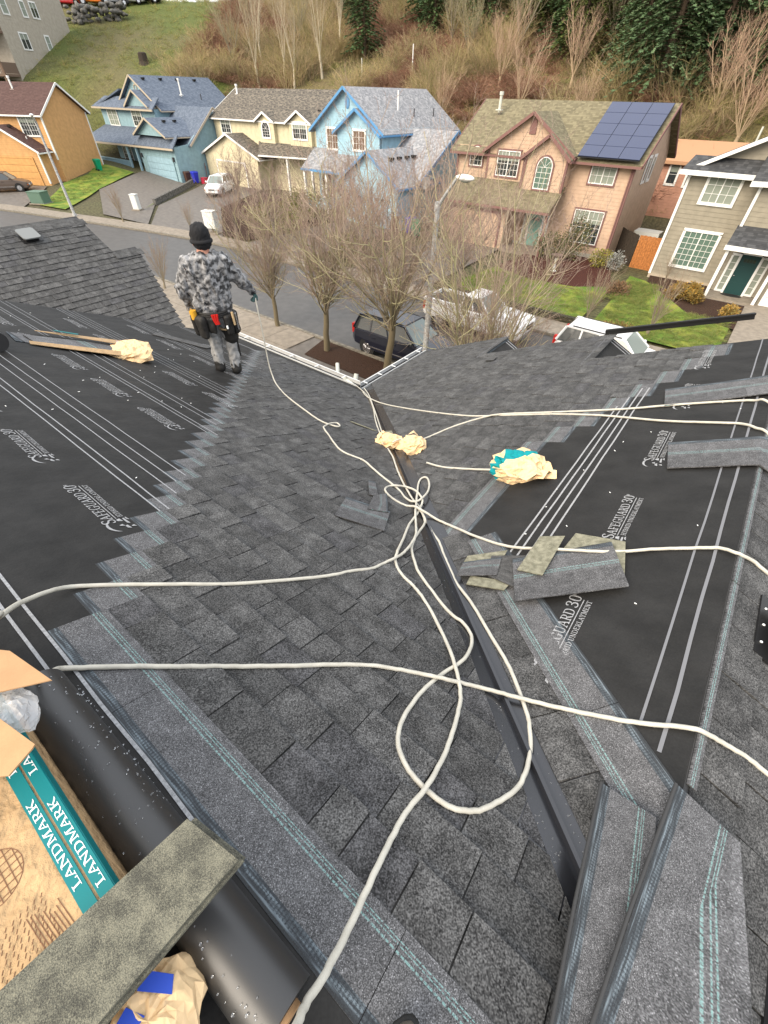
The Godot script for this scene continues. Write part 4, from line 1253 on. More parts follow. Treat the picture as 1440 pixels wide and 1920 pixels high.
# ---------------------------------------------------------------- the roofer
func field_mesh(bones: Array, cell: float, wrinkle := 0.0, wfreq := 9.0, seed := 1) -> MB:
	# tapered capsules [a, b, ra, rb, blend] joined smoothly, then meshed as surface nets
	var lo := Vector3.INF
	var hi := -Vector3.INF
	for b in bones:
		var r: float = maxf(b[2], b[3]) + 3.0 * cell + wrinkle
		lo = lo.min((b[0] as Vector3).min(b[1]) - Vector3.ONE * r)
		hi = hi.max((b[0] as Vector3).max(b[1]) + Vector3.ONE * r)
	var nx := int((hi.x - lo.x) / cell) + 2
	var ny := int((hi.y - lo.y) / cell) + 2
	var nz := int((hi.z - lo.z) / cell) + 2
	var f := PackedFloat32Array()
	f.resize(nx * ny * nz)
	f.fill(1.0)
	for b in bones:
		var a: Vector3 = b[0]
		var ab: Vector3 = b[1] - a
		var len2 := maxf(ab.length_squared(), 1e-9)
		var ra: float = b[2]
		var dr: float = b[3] - ra
		var kk: float = b[4]
		var m := maxf(ra, b[3]) + kk + 2.0 * cell
		var p0 := ((b[0] as Vector3).min(b[1]) - Vector3.ONE * m - lo) / cell
		var p1 := ((b[0] as Vector3).max(b[1]) + Vector3.ONE * m - lo) / cell
		for iz in range(maxi(int(p0.z), 0), mini(int(p1.z) + 1, nz)):
			for iy in range(maxi(int(p0.y), 0), mini(int(p1.y) + 1, ny)):
				var row := (iz * ny + iy) * nx
				for ixx in range(maxi(int(p0.x), 0), mini(int(p1.x) + 1, nx)):
					var p := lo + Vector3(ixx, iy, iz) * cell
					var t := clampf((p - a).dot(ab) / len2, 0.0, 1.0)
					var d := p.distance_to(a + ab * t) - ra - dr * t
					var o := f[row + ixx]
					var h := maxf(kk - absf(o - d), 0.0) / kk
					f[row + ixx] = minf(o, d) - h * h * kk * 0.25
	if wrinkle > 0.0:
		var no := FastNoiseLite.new()
		no.seed = seed; no.frequency = wfreq; no.fractal_octaves = 2
		no.noise_type = FastNoiseLite.TYPE_SIMPLEX
		for iz in nz:
			for iy in ny:
				var row := (iz * ny + iy) * nx
				for ixx in nx:
					if absf(f[row + ixx]) < 0.06:
						var p := lo + Vector3(ixx, iy * 0.55, iz) * cell
						f[row + ixx] -= wrinkle * (absf(no.get_noise_3dv(p)) * 2.0 - 0.55)
	var id := PackedInt32Array()
	id.resize(nx * ny * nz)
	id.fill(-1)
	var mb := MB.new()
	var off := [0, 1, nx, nx + 1, nx * ny, nx * ny + 1, nx * ny + nx, nx * ny + nx + 1]
	var edges := [[0, 1], [2, 3], [4, 5], [6, 7], [0, 2], [1, 3], [4, 6], [5, 7], [0, 4], [1, 5], [2, 6], [3, 7]]
	for iz in nz - 1:
		for iy in ny - 1:
			for ixx in nx - 1:
				var at := (iz * ny + iy) * nx + ixx
				if absf(f[at]) > 2.5 * cell:
					continue
				var s := 0
				for k in 8:
					if f[at + off[k]] < 0.0:
						s += 1
				if s == 0 or s == 8:
					continue
				var sum := Vector3.ZERO
				var cnt := 0
				for e in edges:
					var u := f[at + off[e[0]]]
					var w := f[at + off[e[1]]]
					if (u < 0.0) != (w < 0.0):
						var t := u / (u - w)
						var c0 := Vector3(e[0] & 1, (e[0] >> 1) & 1, e[0] >> 2)
						var c1 := Vector3(e[1] & 1, (e[1] >> 1) & 1, e[1] >> 2)
						sum += c0.lerp(c1, t)
						cnt += 1
				id[at] = mb.v.size()
				mb.v.push_back(lo + (Vector3(ixx, iy, iz) + sum / cnt) * cell)
				mb.n.push_back(Vector3.ZERO)
				mb.uv.push_back(Vector2.ZERO)
				mb.c.push_back(Color.WHITE)
	var step := [1, nx, nx * ny]
	for iz in range(1, nz - 1):
		for iy in range(1, ny - 1):
			for ixx in range(1, nx - 1):
				var at := (iz * ny + iy) * nx + ixx
				if absf(f[at]) > 2.5 * cell:
					continue
				for ax in 3:
					var u := f[at]
					var w := f[at + step[ax]]
					if (u < 0.0) == (w < 0.0):
						continue
					var s1: int = step[(ax + 1) % 3]
					var s2: int = step[(ax + 2) % 3]
					var q := [id[at], id[at - s1], id[at - s1 - s2], id[at - s2]]
					if q.min() < 0:
						continue
					if u >= 0.0:
						q.reverse()
					mb.ix.append_array([q[0], q[2], q[1], q[0], q[3], q[2]])
					var nn: Vector3 = (mb.v[q[1]] - mb.v[q[0]]).cross(mb.v[q[2]] - mb.v[q[0]]) + (mb.v[q[2]] - mb.v[q[0]]).cross(mb.v[q[3]] - mb.v[q[0]])
					for k in q:
						mb.n[k] += nn
	for k in mb.n.size():
		mb.n[k] = mb.n[k].normalized()
	return mb


func hand_bones(w: Vector3, dir: Vector3, palm: Vector3, curl: float, r: float) -> Array:
	# palm, four fingers of different lengths and a thumb; palm points the way the palm faces
	var side := dir.cross(palm).normalized()
	var out := []
	var k := w + dir * 0.085
	for s in [-1.0, -0.33, 0.33, 1.0]:
		out.append([w + side * s * 0.018, k + side * s * 0.030, 0.017, 0.013, 0.012])
	var lens := [0.058, 0.074, 0.080, 0.070]
	for n in 4:
		var s: float = [1.0, 0.33, -0.33, -1.0][n]
		var p := k + side * s * 0.031
		var d := dir
		var l: float = lens[n]
		for j in 3:
			d = (d * cos(curl) + palm * sin(curl)).normalized() if j == 0 else d.slerp(palm, curl * 0.45).normalized()
			var q: Vector3 = p + d * l * [0.42, 0.32, 0.26][j]
			out.append([p, q, r, r * 0.9, 0.004])
			p = q
	var tb := w + dir * 0.025 - side * 0.026
	var td := (dir * 0.7 - side * 0.6 + palm * 0.45).normalized()
	out.append([tb, tb + td * 0.04, 0.013, 0.011, 0.010])
	out.append([tb + td * 0.04, tb + td * 0.04 + (td + dir * 0.4 + palm * 0.5).normalized() * 0.035, 0.0105, 0.009, 0.004])
	return out


func build_person() -> void:
	mat("skin", lin(0.42, 0.20, 0.14), 0.55)
	M.skin.subsurf_scatter_enabled = true
	M.skin.subsurf_scatter_strength = 0.1
	var camo := ramped(512, 91, 0.016, [[0.0, Color(0.19, 0.19, 0.195)], [0.38, Color(0.38, 0.38, 0.39)], [0.46, Color(0.50, 0.50, 0.51)], [0.58, Color(0.64, 0.64, 0.65)]], 0.03, true, 4)
	mat("camouflage", lin(0.95, 0.95, 0.94), 0.55, camo, 0.6, speckle(256, 93, 0.1, 1.4, 0.2, 1.0, 0.02), 0.6)
	mat("grey_cotton", lin(0.46, 0.46, 0.46), 0.85, speckle(256, 94, 0.3, 0.9, 0.6, 1.0, 0.02), 0.4, speckle(256, 95, 0.1, 1.4, 0.2, 1.0, 0.02), 0.5)
	mat("knit", lin(0.018, 0.018, 0.02), 0.95)
	mat("leather", lin(0.020, 0.019, 0.018), 0.6)
	mat("glove", lin(0.03, 0.075, 0.075), 0.7)
	mat("yellow", lin(0.62, 0.33, 0.03), 0.5)
	mat("red", lin(0.55, 0.02, 0.015), 0.4)
	mat("wood_tan", lin(0.5, 0.36, 0.2), 0.6)
	var fw := Vector3(-0.86, 0, -0.51)
	var rt := Vector3(0.51, 0, -0.86)
	var V := func(x: float, y: float, z: float) -> Vector3: return Vector3(x, y, z)
	var head: Vector3 = Vector3(-4.955, 6.405, -3.06)
	var neck := Vector3(-4.955, 6.25, -3.04)
	var shL := Vector3(-5.05, 6.17, -2.87)
	var shR := Vector3(-4.865, 6.17, -3.20)
	var elL := Vector3(-5.15, 5.92, -2.77)
	var elR := Vector3(-4.80, 5.97, -3.36)
	var wrL := Vector3(-5.25, 5.73, -2.86)
	var wrR := Vector3(-4.79, 5.80, -3.50)
	var hpL := Vector3(-5.035, 5.63, -2.93)
	var hpR := Vector3(-4.945, 5.63, -3.08)
	var knL := Vector3(-5.065, 5.28, -2.97)
	var knR := Vector3(-4.955, 5.26, -3.13)
	var anL := Vector3(-5.03, 4.985, -2.92)
	var anR := Vector3(-4.92, 4.935, -3.09)
	var t := thing("person", "person in camouflage jacket, black beanie and tool belt, back turned, holding a hose", "person", Vector3(-4.98, 4.87, -3.0))
	var body := [
		[head + Vector3(0, 0.035, 0), head + fw * 0.02 + Vector3(0, 0.02, 0), 0.092, 0.088, 0.03], [head + fw * 0.035 - Vector3(0, 0.03, 0), head + fw * 0.055 - Vector3(0, 0.085, 0), 0.068, 0.046, 0.03],
		[head + fw * 0.09 + Vector3(0, 0.01, 0), head + fw * 0.112 - Vector3(0, 0.03, 0), 0.012, 0.017, 0.015],
		[head + rt * 0.088 + Vector3(0, 0.01, 0), head + rt * 0.092 - Vector3(0, 0.035, 0), 0.015, 0.011, 0.008], [head - rt * 0.088 + Vector3(0, 0.01, 0), head - rt * 0.092 - Vector3(0, 0.035, 0), 0.015, 0.011, 0.008],
		[head - Vector3(0, 0.05, 0), neck, 0.062, 0.068, 0.03], [neck, shL, 0.065, 0.06, 0.04], [neck, shR, 0.065, 0.06, 0.04],
		[neck - Vector3(0, 0.1, 0), (hpL + hpR) / 2 + Vector3(0, 0.1, 0), 0.12, 0.11, 0.05], [shL, hpL + Vector3(0, 0.1, 0), 0.06, 0.09, 0.06], [shR, hpR + Vector3(0, 0.1, 0), 0.06, 0.09, 0.06],
		[shL, elL, 0.048, 0.038, 0.02], [elL, wrL, 0.038, 0.027, 0.02], [shR, elR, 0.048, 0.038, 0.02], [elR, wrR, 0.038, 0.027, 0.02],
		[hpL, knL, 0.08, 0.053, 0.03], [knL, anL, 0.053, 0.038, 0.02], [hpR, knR, 0.08, 0.053, 0.03], [knR, anR, 0.053, 0.038, 0.02],
		[anL, anL + fw * 0.10 - Vector3(0, 0.03, 0), 0.035, 0.03, 0.02], [anR, anR + fw * 0.10 - Vector3(0, 0.03, 0), 0.035, 0.03, 0.02],
	]
	part(t, "body", field_mesh(body, 0.012), M.skin)
	# eyes and mouth
	for s in [-1.0, 1.0]:
		var mb := MB.new()
		mb.blob(head + fw * 0.092 + rt * 0.032 * s + Vector3(0, 0.015, 0), Vector3(0.011, 0.008, 0.011), 0, 0, 6, 8)
		part(t, "eye", mb, M.white_paint)
	var mouth := MB.new()
	mouth.tube([head + fw * 0.098 - rt * 0.022 - Vector3(0, 0.068, 0), head + fw * 0.106 - Vector3(0, 0.068, 0), head + fw * 0.098 + rt * 0.022 - Vector3(0, 0.068, 0)], 0.006, 6)
	part(t, "mouth", mouth, M.red_skin)
	# jacket
	var hem := Vector3(0, 0.06, 0)
	var jk := [
		[neck + Vector3(0, -0.01, 0), neck - Vector3(0, 0.08, 0), 0.085, 0.13, 0.06], [neck - Vector3(0, 0.03, 0), shL, 0.085, 0.092, 0.05], [neck - Vector3(0, 0.03, 0), shR, 0.085, 0.092, 0.05],
		[shL + rt * 0.04, hpL + hem * 1.2 + rt * -0.01, 0.105, 0.118, 0.07], [shR - rt * 0.04, hpR + hem * 1.2 + rt * 0.02, 0.105, 0.122, 0.07], [(shL + shR) / 2 - Vector3(0, 0.08, 0) - fw * 0.02, (hpL + hpR) / 2 + hem * 1.6 - fw * 0.02, 0.125, 0.125, 0.07],
		[shL, elL, 0.086, 0.072, 0.04], [elL, wrL, 0.072, 0.050, 0.03], [shR, elR, 0.088, 0.074, 0.04], [elR, wrR - (wrR - elR).normalized() * 0.02, 0.074, 0.047, 0.03],
		[neck + rt * 0.09 - fw * 0.035 + Vector3(0, 0.02, 0), neck - fw * 0.115 - Vector3(0, 0.035, 0), 0.040, 0.045, 0.03], [neck - rt * 0.09 - fw * 0.035 + Vector3(0, 0.02, 0), neck - fw * 0.115 - Vector3(0, 0.035, 0), 0.040, 0.045, 0.03],
		[neck + rt * 0.08 + fw * 0.03 + Vector3(0, 0.03, 0), neck + rt * 0.09 - fw * 0.035 + Vector3(0, 0.02, 0), 0.032, 0.036, 0.02], [neck - rt * 0.08 + fw * 0.03 + Vector3(0, 0.03, 0), neck - rt * 0.09 - fw * 0.035 + Vector3(0, 0.02, 0), 0.032, 0.036, 0.02],
	]
	part(t, "jacket", field_mesh(jk, 0.013, 0.022, 7.5, 4), M.camouflage)
	var cord := MB.new()
	cord.tube([elR.lerp(wrR, 0.80), elR.lerp(wrR, 0.93)], 0.047, 14)
	part(t, "cuff", cord, M.knit)
	# trousers, patches
	var tr := [[(hpL + hpR) / 2 + Vector3(0, 0.07, 0), (hpL + hpR) / 2, 0.125, 0.125, 0.05], [hpL + Vector3(0, 0.06, 0), knL, 0.112, 0.080, 0.03], [knL, anL + Vector3(0, 0.02, 0), 0.080, 0.066, 0.03], [hpR + Vector3(0, 0.06, 0), knR, 0.112, 0.080, 0.03], [knR, anR + Vector3(0, 0.02, 0), 0.080, 0.066, 0.03]]
	part(t, "trousers", field_mesh(tr, 0.013, 0.015, 8.0, 9), M.grey_cotton)
	# boots
	for a in [anL, anR]:
		var ft: Vector3 = fw * 0.9 + Vector3(0, -0.19, 0)
		part(t, "boot", field_mesh([[a + Vector3(0, 0.03, 0), a - Vector3(0, 0.025, 0), 0.066, 0.064, 0.02], [a - Vector3(0, 0.03, 0) - fw * 0.02, a - Vector3(0, 0.045, 0) + ft * 0.10, 0.062, 0.058, 0.02], [a - Vector3(0, 0.045, 0) + ft * 0.10, a - Vector3(0, 0.055, 0) + ft * 0.19, 0.055, 0.044, 0.02]], 0.008), M.leather)
	# beanie
	part(t, "beanie", field_mesh([[head + Vector3(0, 0.065, 0), head + Vector3(0, 0.085, 0) - fw * 0.02, 0.108, 0.098, 0.03], [head + Vector3(0, 0.03, 0), head + Vector3(0, 0.012, 0), 0.106, 0.108, 0.01]], 0.008, 0.008, 14.0, 3), M.knit)
	var brim := MB.new()
	var ring := []
	for k in 25:
		ring.append(head + Vector3(0, 0.005, 0) + (rt * cos(TAU * k / 24) + fw * sin(TAU * k / 24)) * 0.104)
	brim.tube(ring, 0.022, 8, false)
	part(t, "beanie_cuff", brim, M.knit)
	# gloved hands: the right one closed on the hose
	var dR := (wrR - elR).normalized()
	var hr := field_mesh(hand_bones(wrR, (dR + Vector3(0, -0.5, 0)).normalized(), -rt.slerp(Vector3.DOWN, 0.35), 0.85, 0.0105), 0.004)
	part(t, "gloved_hand", hr, M.glove)
	var dL := (wrL - elL).normalized()
	part(t, "gloved_hand", field_mesh(hand_bones(wrL - dL * 0.02, dL, rt, 0.5, 0.0105), 0.004), M.glove)
	# tool belt and what hangs on it
	var wc := (hpL + hpR) / 2 + Vector3(0, 0.02, 0)
	var at := func(a: float, r: float, dy: float) -> Vector3: return wc + (rt * cos(a) * 1.12 - fw * sin(a)) * r + Vector3(0, dy, 0)
	var belt := MB.new()
	for dy in [0.0, 0.022, 0.044]:
		var way := []
		for k in 33:
			way.append(at.call(TAU * k / 32, 0.172, dy - 0.01))
		belt.tube(way, 0.014, 6, false)
	part(t, "tool_belt", belt, M.leather)
	for q in [[2.45, 0.20, 0.085, 0.20, 0.12], [1.9, 0.165, 0.05, 0.16, 0.12], [0.85, 0.195, 0.06, 0.20, 0.12], [0.25, 0.21, 0.07, 0.22, 0.13], [3.1, 0.215, 0.07, 0.19, 0.12]]:
		var p: Vector3 = at.call(q[0], q[1], -0.02)
		var out: Vector3 = (p - wc).normalized()
		var x := Vector3.UP.cross(out).normalized()
		var mb := field_mesh([[p + x * 0.03 - Vector3(0, 0.01, 0), p + x * 0.025 - Vector3(0, q[3], 0), q[2] * 0.62, q[2] * 0.5, 0.03], [p - x * 0.03 - Vector3(0, 0.01, 0), p - x * 0.025 - Vector3(0, q[3] * 0.95, 0), q[2] * 0.62, q[2] * 0.5, 0.03]], 0.012, 0.008, 8.0, 7)
		part(t, "pouch", mb, M.leather)
	for k in 3:
		var mb := MB.new()
		var p: Vector3 = at.call(1.45 + 0.13 * k, 0.20, 0.02)
		mb.tube([p + Vector3(0, 0.015, 0), p - Vector3(0, 0.05, 0) + rt * 0.01 * (k - 1), p - Vector3(0, 0.10, 0) + rt * 0.014 * k], 0.014, 8)
		part(t, "plier_handle", mb, M.red)
	for q in [[0.72, "wood_tan", 0.03, -0.12, 0.015], [0.5, "chrome", 0.0, -0.2, 0.012], [1.15, "white_print", -0.10, -0.135, 0.012]]:
		var mb := MB.new()
		mb.tube([at.call(q[0], 0.245, q[2]), at.call(q[0], 0.25, q[3])], q[4], 8)
		part(t, "tool", mb, M[q[1]])
	for q in [[2.75, 0.225, 0.075, -0.025, "yellow"], [3.35, 0.225, 0.03, -0.03, "yellow"], [3.05, 0.235, 0.09, 0.06, "chrome"]]:
		var mb := MB.new()
		mb.tube([at.call(q[0], q[1], q[2]), at.call(q[0], q[1], q[3])], 0.036, 12)
		part(t, "tape_measure", mb, M[q[4]])
	# straps and the kneepad on the right thigh
	var st := MB.new()
	var h0: Vector3 = hpR + rt * 0.10
	var k0: Vector3 = knR + rt * 0.075 + Vector3(0, 0.03, 0)
	st.bar(h0 + Vector3(0, 0.0, 0) - fw * 0.06, k0 - fw * 0.05, 0.05, 0.02, rt)
	st.bar(k0 - fw * 0.05, k0 - fw * 0.045 - Vector3(0, 0.22, 0), 0.035, 0.016, rt)
	part(t, "strap", st, M.leather)
	part(t, "knee_pad", field_mesh([[hpR.lerp(knR, 0.55) + rt * 0.02 - fw * 0.02, hpR.lerp(knR, 0.80) + rt * 0.02 - fw * 0.02, 0.098, 0.095, 0.02]], 0.012), M.leather)
	var cu := MB.new()
	var cc := []
	for k in 17:
		cc.append(hpR.lerp(knR, 0.46) + rt * 0.02 - fw * 0.02 + (rt * cos(TAU * k / 16) + fw * sin(TAU * k / 16)) * 0.104)
	cu.tube(cc, 0.012, 6, false)
	part(t, "strap", cu, M.wood_tan)
# ---------------------------------------------------------------- houses
func wall(t: Node, fr: Array, poly: Array, m: Material, each := false, expo := 0.17, called := "wall") -> Node:
	# a wall of lapped boards; poly is (along, height) on the frame [origin, along, up, out]
	var back := MB.new()
	var pts := []
	for p in poly:
		pts.append(fr[0] + fr[1] * p.x + fr[2] * p.y - fr[3] * 0.004)
	back.slab(pts, fr[3] * -0.12)
	var w := part(t, called, back, m)
	var y0 := INF
	var y1 := -INF
	var x0 := INF
	var x1 := -INF
	for p in poly:
		y0 = minf(y0, p.y); y1 = maxf(y1, p.y); x0 = minf(x0, p.x); x1 = maxf(x1, p.x)
	var y := y0
	var all := MB.new()
	while y < y1 - 0.01:
		var b: Array = clip(clip(poly, Vector2(0, 1), y + expo + 0.01), Vector2(0, -1), -y)
		if each:
			var mb := MB.new()
			lap(mb, fr, b, y, y + expo + 0.01, 0.018, 0.002)
			if mb.v.size():
				part(w, "board", mb, m)
		else:
			lap(all, fr, b, y, y + expo + 0.01, 0.018, 0.002)
		y += expo
	if not each:
		part(w, "boards", all, m, "stuff")
	return w


func roof_plane(t: Node, p: Array, m: Material, called := "roof", thick := 0.14) -> Node:
	# a roof plane; the first two corners are its eave, uv runs in metres along and up it
	var ux: Vector3 = (p[1] - p[0]).normalized()
	var nn: Vector3 = (p[1] - p[0]).cross(p[2] - p[0]).normalized()
	var vy := nn.cross(ux)
	if vy.y < 0: vy = -vy
	var mb := MB.new()
	var uv := []
	for q in p:
		uv.append(Vector2((q - p[0]).dot(ux), -(q - p[0]).dot(vy)) / 2.288)
	mb.slab(p, Vector3(0, -thick, 0), uv)
	return part(t, called, mb, m)


func trim(t: Node, called: String, segs: Array, w: float, h: float, m: Material) -> void:
	for s in segs:
		var mb := MB.new()
		mb.bar(s[0], s[1], w, h)
		part(t, called, mb, m)


func window(t: Node, fr: Array, x: float, y: float, w: float, h: float, cols := 3, rows := 4, trim_m: Material = null, glass: Material = null, twin := true, arch := false, case_w := 0.09) -> void:
	# x, y is the lower left corner on the frame; two sashes side by side, bars across each
	var o: Vector3 = fr[0] + fr[1] * x + fr[2] * y + fr[3] * 0.02
	var b := Basis(fr[1], fr[2], fr[3])
	var tm: Material = trim_m if trim_m else M.white_paint
	var P := func(a: float, c: float, d: float) -> Vector3: return o + b * Vector3(a, c, d)
	var cas := MB.new()
	var fm := MB.new()
	var top := h - (w * 0.5 if arch else 0.0)
	var ring := func(mb: MB, e: float, th: float, d: float) -> void:
		mb.box(P.call(w / 2, -e - th / 2, d / 2), Vector3(w + 2 * e + 2 * th, th, d), b)
		for s in [-e - th / 2, w + e + th / 2]:
			mb.box(P.call(s, top / 2 - e / 2, d / 2 - 0.002), Vector3(th, top + e, d - 0.004), b)
		if arch:
			for k in 12:
				var a0 := PI * k / 12.0
				var a1 := PI * (k + 1) / 12.0
				var r: float = w / 2 + e + th / 2
				mb.bar(P.call(w / 2 + r * cos(a0), top + r * sin(a0), d / 2 - 0.004), P.call(w / 2 + r * cos(a1), top + r * sin(a1), d / 2 - 0.004), d, th, b * Vector3(cos((a0 + a1) / 2), sin((a0 + a1) / 2), 0))
		else:
			mb.box(P.call(w / 2, h + e + th / 2, d / 2), Vector3(w + 2 * e + 2 * th, th, d), b)
	ring.call(cas, 0.05, case_w, 0.035)
	ring.call(fm, 0.0, 0.05, 0.05)
	if twin:
		fm.box(P.call(w / 2, top / 2, 0.02), Vector3(0.05, top, 0.04), b)
	var win := part(t, "window", fm, M.white_paint)
	part(win, "casing", cas, tm)
	var sashes := 2 if twin else 1
	for s in sashes:
		var g := MB.new()
		var sw := w / sashes
		if arch:
			var out := []
			for k in 17:
				out.append(P.call(w / 2 + w / 2 * cos(PI * k / 16), top + w / 2 * sin(PI * k / 16), 0.006))
			out.append(P.call(0, 0, 0.006))
			out.append(P.call(w, 0, 0.006))
			g.face(out, fr[3])
		else:
			g.face([P.call(s * sw, 0, 0.006), P.call((s + 1) * sw, 0, 0.006), P.call((s + 1) * sw, h, 0.006), P.call(s * sw, h, 0.006)], fr[3])
		part(win, "pane", g, glass if glass else M.glass_dark)
		if glass == M.glass_dark and not arch:                         # a half-drawn blind behind the glass
			g = MB.new()
			g.face([P.call(s * sw + 0.03, h * 0.62, 0.009), P.call((s + 1) * sw - 0.03, h * 0.62, 0.009), P.call((s + 1) * sw - 0.03, h - 0.02, 0.009), P.call(s * sw + 0.03, h - 0.02, 0.009)], fr[3])
			part(win, "blind", g, M.glass_blind)
		var mu := MB.new()
		for k in range(1, cols):
			mu.box(P.call(s * sw + sw * k / cols, top / 2, 0.014), Vector3(0.018, top, 0.012), b)
		for k in range(1, rows):
			mu.box(P.call(s * sw + sw / 2, top * k / rows, 0.0155), Vector3(sw, 0.018, 0.012), b)
		if arch:
			mu.box(P.call(w / 2, top, 0.0155), Vector3(w, 0.02, 0.012), b)
			for k in range(1, 4):
				mu.bar(P.call(w / 2, top, 0.012), P.call(w / 2 + w / 2 * cos(PI * k / 4), top + w / 2 * sin(PI * k / 4), 0.012), 0.012, 0.018, fr[1])
		if cols > 1 or rows > 1 or arch:
			part(win, "muntin_grid", mu, M.white_paint)


func garage_door(t: Node, fr: Array, x: float, w: float, h: float, m: Material, tm: Material) -> void:
	var b := Basis(fr[1], fr[2], fr[3])
	var mb := MB.new()
	for s in [[x - 0.06, h / 2, 0.12, h], [x + w + 0.06, h / 2, 0.12, h], [x + w / 2, h + 0.06, w + 0.24, 0.12]]:
		mb.box(fr[0] + fr[1] * s[0] + fr[2] * s[1] + fr[3] * 0.04, Vector3(s[2], s[3], 0.05), b)
	for s in [x + 0.16, x + w - 0.16]:
		mb.box(fr[0] + fr[1] * s + fr[2] * (h - 0.12) + fr[3] * 0.045, Vector3(0.5, 0.07, 0.04), b * Basis(Vector3(0, 0, 1), 0.78 if s < x + 1 else -0.78))
	var d := part(t, "garage_door", mb, tm)
	for k in 4:
		mb = MB.new()
		mb.box(fr[0] + fr[1] * (x + w / 2) + fr[2] * (h * (k + 0.5) / 4) + fr[3] * 0.022, Vector3(w, h / 4 - 0.025, 0.03), b)
		for j in 4:
			mb.box(fr[0] + fr[1] * (x + w * (j + 0.5) / 4) + fr[2] * (h * (k + 0.5) / 4) + fr[3] * 0.036, Vector3(w / 4 - 0.3, h / 4 - 0.22, 0.012), b)
		part(d, "panel", mb, m)


func fz(x: float, y: float, z: float) -> Array:       # a wall that faces the street
	return [Vector3(x, y, z), Vector3(1, 0, 0), Vector3(0, 1, 0), Vector3(0, 0, 1)]


func fx(x: float, y: float, z: float) -> Array:       # a wall that faces +x, running away from the street
	return [Vector3(x, y, z), Vector3(0, 0, -1), Vector3(0, 1, 0), Vector3(1, 0, 0)]


func gable_roof(t: Node, x0: float, x1: float, zf: float, zb: float, y: float, rise: float, m: Material, fascia: Material, over := 0.4) -> void:
	# ridge along x
	var zr := (zf + zb) / 2
	var k := rise / absf(zf - zr)
	var a := y - over * k
	roof_plane(t, [Vector3(x0 - over, a, zf + over), Vector3(x1 + over, a, zf + over), Vector3(x1 + over, y + rise, zr), Vector3(x0 - over, y + rise, zr)], m)
	roof_plane(t, [Vector3(x1 + over, a, zb - over), Vector3(x0 - over, a, zb - over), Vector3(x0 - over, y + rise - 0.004, zr), Vector3(x1 + over, y + rise - 0.004, zr)], m)
	trim(t, "gutter", [[Vector3(x0 - over, a - 0.10, zf + over + 0.03), Vector3(x1 + over, a - 0.10, zf + over + 0.03)]], 0.10, 0.12, fascia)
	for x in [x0 - over - 0.02, x1 + over + 0.02]:
		trim(t, "rake_board", [[Vector3(x, a - 0.06, zf + over), Vector3(x, y + rise - 0.06, zr)], [Vector3(x, a - 0.06, zb - over), Vector3(x, y + rise - 0.06, zr)]], 0.05, 0.16, fascia)


func gable_front(t: Node, xc: float, half: float, zf: float, zb: float, y: float, rise: float, m: Material, fascia: Material, over := 0.4, side := 0.35) -> void:
	# ridge towards the street, from zf back to zb where it dies into a bigger roof
	var k := rise / half
	var e := half + side
	var ye := y - side * k
	for s in [-1.0, 1.0]:
		roof_plane(t, [Vector3(xc + s * e, ye, zf + over), Vector3(xc + s * e, ye, zb), Vector3(xc, y + rise, zb), Vector3(xc, y + rise, zf + over)], m)
		trim(t, "rake_board", [[Vector3(xc + s * e, ye - 0.06, zf + over + 0.02), Vector3(xc, y + rise - 0.06, zf + over + 0.02)]], 0.05, 0.16, fascia)
		trim(t, "gutter", [[Vector3(xc + s * (e + 0.03), ye - 0.1, zf + over), Vector3(xc + s * (e + 0.03), ye - 0.1, zb)]], 0.09, 0.1, fascia)


func roof_bits(t: Node, pipes: Array, vents: Array) -> void:
	for p in pipes:
		var mb := MB.new()
		mb.tube([p[0] - Vector3(0, 0.15, 0), p[0] + Vector3(0, p[1], 0)], p[2], 10)
		if p[2] > 0.07:
			mb.tube([p[0] + Vector3(0, p[1] - 0.12, 0), p[0] + Vector3(0, p[1] + 0.06, 0)], p[2] * 1.5, 10)
			mb.box(p[0] - Vector3(0, 0.03, 0), Vector3(0.4, 0.06, 0.3))
		part(t, "vent_pipe", mb, p[3])
	for v in vents:
		var mb := MB.new()
		mb.box(v + Vector3(0, 0.08, 0), Vector3(0.32, 0.16, 0.3))
		part(t, "roof_vent", mb, M.black_plastic)


func corner_boards(t: Node, list: Array, m: Material) -> void:
	for q in list:
		var mb := MB.new()
		mb.box(Vector3(q[0], (q[2] + q[3]) / 2, q[1]), Vector3(0.13, q[3] - q[2], 0.13))
		part(t, "corner_board", mb, m)


